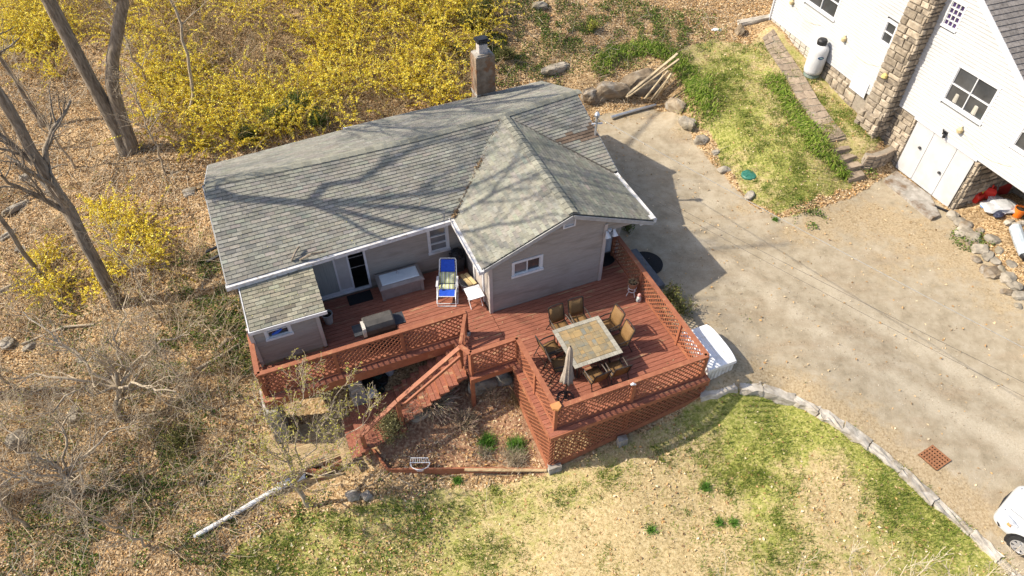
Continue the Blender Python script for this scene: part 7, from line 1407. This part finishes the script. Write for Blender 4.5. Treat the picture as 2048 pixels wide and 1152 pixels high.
clump(975, 884, .35, .32, 500, GRN, 'left green grass tuft in the mulch bed'); clump(1032, 893, .38, .34, 550, GRN, 'right green grass tuft in the mulch bed'); clump(1030, 918, .5, .4, 700, STR, 'pale dry grass clump by the bed edge'); clump(968, 905, .4, .3, 350, STR, 'dry grass below the left tuft'); clump(1040, 800, .5, .4, 500, [(.46,.32,.16),(.36,.24,.12)], 'brown dry grass under the deck edge'); clump(1410, 975, .22, .2, 260, GRN, 'dark green tuft in the straw lawn, upper one'); clump(1437, 1046, .16, .16, 160, GRN, 'dark green tuft in the straw lawn, left of a pair'); clump(1467, 1046, .18, .16, 180, GRN, 'dark green tuft in the straw lawn, right of a pair'); clump(1302, 1060, .22, .16, 160, GRN, 'faint tuft in the middle of the straw lawn'); clump(915, 962, .25, .2, 200, GRN, 'green tuft below the bed boards'); clump(1550, 440, .15, .15, 120, GRN, 'small tuft on the driveway edge under the cable')
# ---- bare brush: thin twigs over the woodland floor
X, Y, Zg = inview(38000); R = region(X, Y); xx, yy = to_px(np.c_[X, Y, Zg]); k = (R == 0) & ~in_house(X, Y) & (rng.random(len(X)) < np.where(xx < 520, .42, .1) * (.3 + 1.3 * vnoise(X, Y, .5, 61))) & (xx < 1500); X, Y, Zg = X[k], Y[k], Zg[k]; N = len(X); K = 5
az = rng.random(N) * 2 * pi; el = rng.random(N) ** 1.5 * 1.3; ln = .3 + .9 * rng.random(N); d = np.stack([np.cos(az) * np.cos(el), np.sin(az) * np.cos(el), np.sin(el)], 1); P = np.empty((N, K, 3)); P[:, 0] = np.c_[X, Y, Zg + .02]
for k_ in range(1, K): d = d + rng.normal(size=(N, 3)) * .22; d /= np.linalg.norm(d, axis=1, keepdims=True); P[:, k_] = P[:, k_ - 1] + d * (ln / (K - 1))[:, None]
P[:, :, 2] = np.maximum(P[:, :, 2], hg(P[:, :, 0], P[:, :, 1]) + .03); V, F = tubes(P, np.linspace(.0095, .005, K)[None] * np.ones((N, 1)), 3)
o = mk('brush', V, F, TWIG, col=np.repeat(np.clip(pick([(.32,.25,.17),(.45,.38,.28),(.55,.48,.37),(.24,.18,.11)], N), .01, 1), (K - 1) * 3, axis=0), kind='stuff'); o['label'] = 'bare twigs and brush over the woodland floor'

# ---- loose grit, leaf scraps and gravel on the drive
X, Y, Zg = inview(22000, x0=2); R = region(X, Y); k = (R == 1) & ~in_house(X, Y); X, Y = X[k], Y[k]; n = len(X); Vl, Fl = leaves(np.c_[X, Y, tz(X, Y) + .01], .015 + .025 * rng.random(n) ** 2, up=.6, asp=.9, fold=.5)
o = mk('loose_gravel', Vl, Fl, LEAF, col=np.clip(pick([(.5,.44,.36),(.6,.54,.45),(.34,.27,.19),(.25,.18,.11),(.42,.33,.22)], n) * (1 + rng.normal(size=(n, 1)) * .15), .02, 1), kind='stuff'); o['label'] = 'loose grit and leaf scraps on the gravel driveway'
#print('TRIS', sum(len(o.data.polygons) * (2 if len(o.data.polygons) and o.data.polygons[0].loop_total == 4 else 1) for o in bpy.data.objects if o.type == 'MESH'))

# ---- clumps of thin pale canes standing in the left wood
cand = np.c_[rng.uniform(-20, 520, 260), rng.uniform(330, 1150, 260)]; Cb = np.array([G(*q) for q in cand]); k = (region(Cb[:, 0], Cb[:, 1]) == 0) & ~in_house(Cb[:, 0], Cb[:, 1]) & (vnoise(Cb[:, 0], Cb[:, 1], .6, 71) > .35); Cb = Cb[k][:62]; N_ = len(Cb)
br, Vl, Fl, cc_ = forsythia(Cb, rng.uniform(.5, .95, N_), 26, np.full(N_, .12), name='cane_brush', col_s=pick([(.42,.32,.2),(.5,.4,.27),(.32,.23,.13),(.58,.48,.34)], N_ * 26), nf=10); br['label'] = 'thin pale canes standing in clumps through the left wood'
o = mk('cane_buds', Vl, Fl, GREENM, col=np.clip(pick([(.36,.36,.08),(.45,.4,.1),(.25,.3,.06)], len(Fl)), .01, 1), kind='stuff'); o['label'] = 'yellow-green buds on the pale canes'
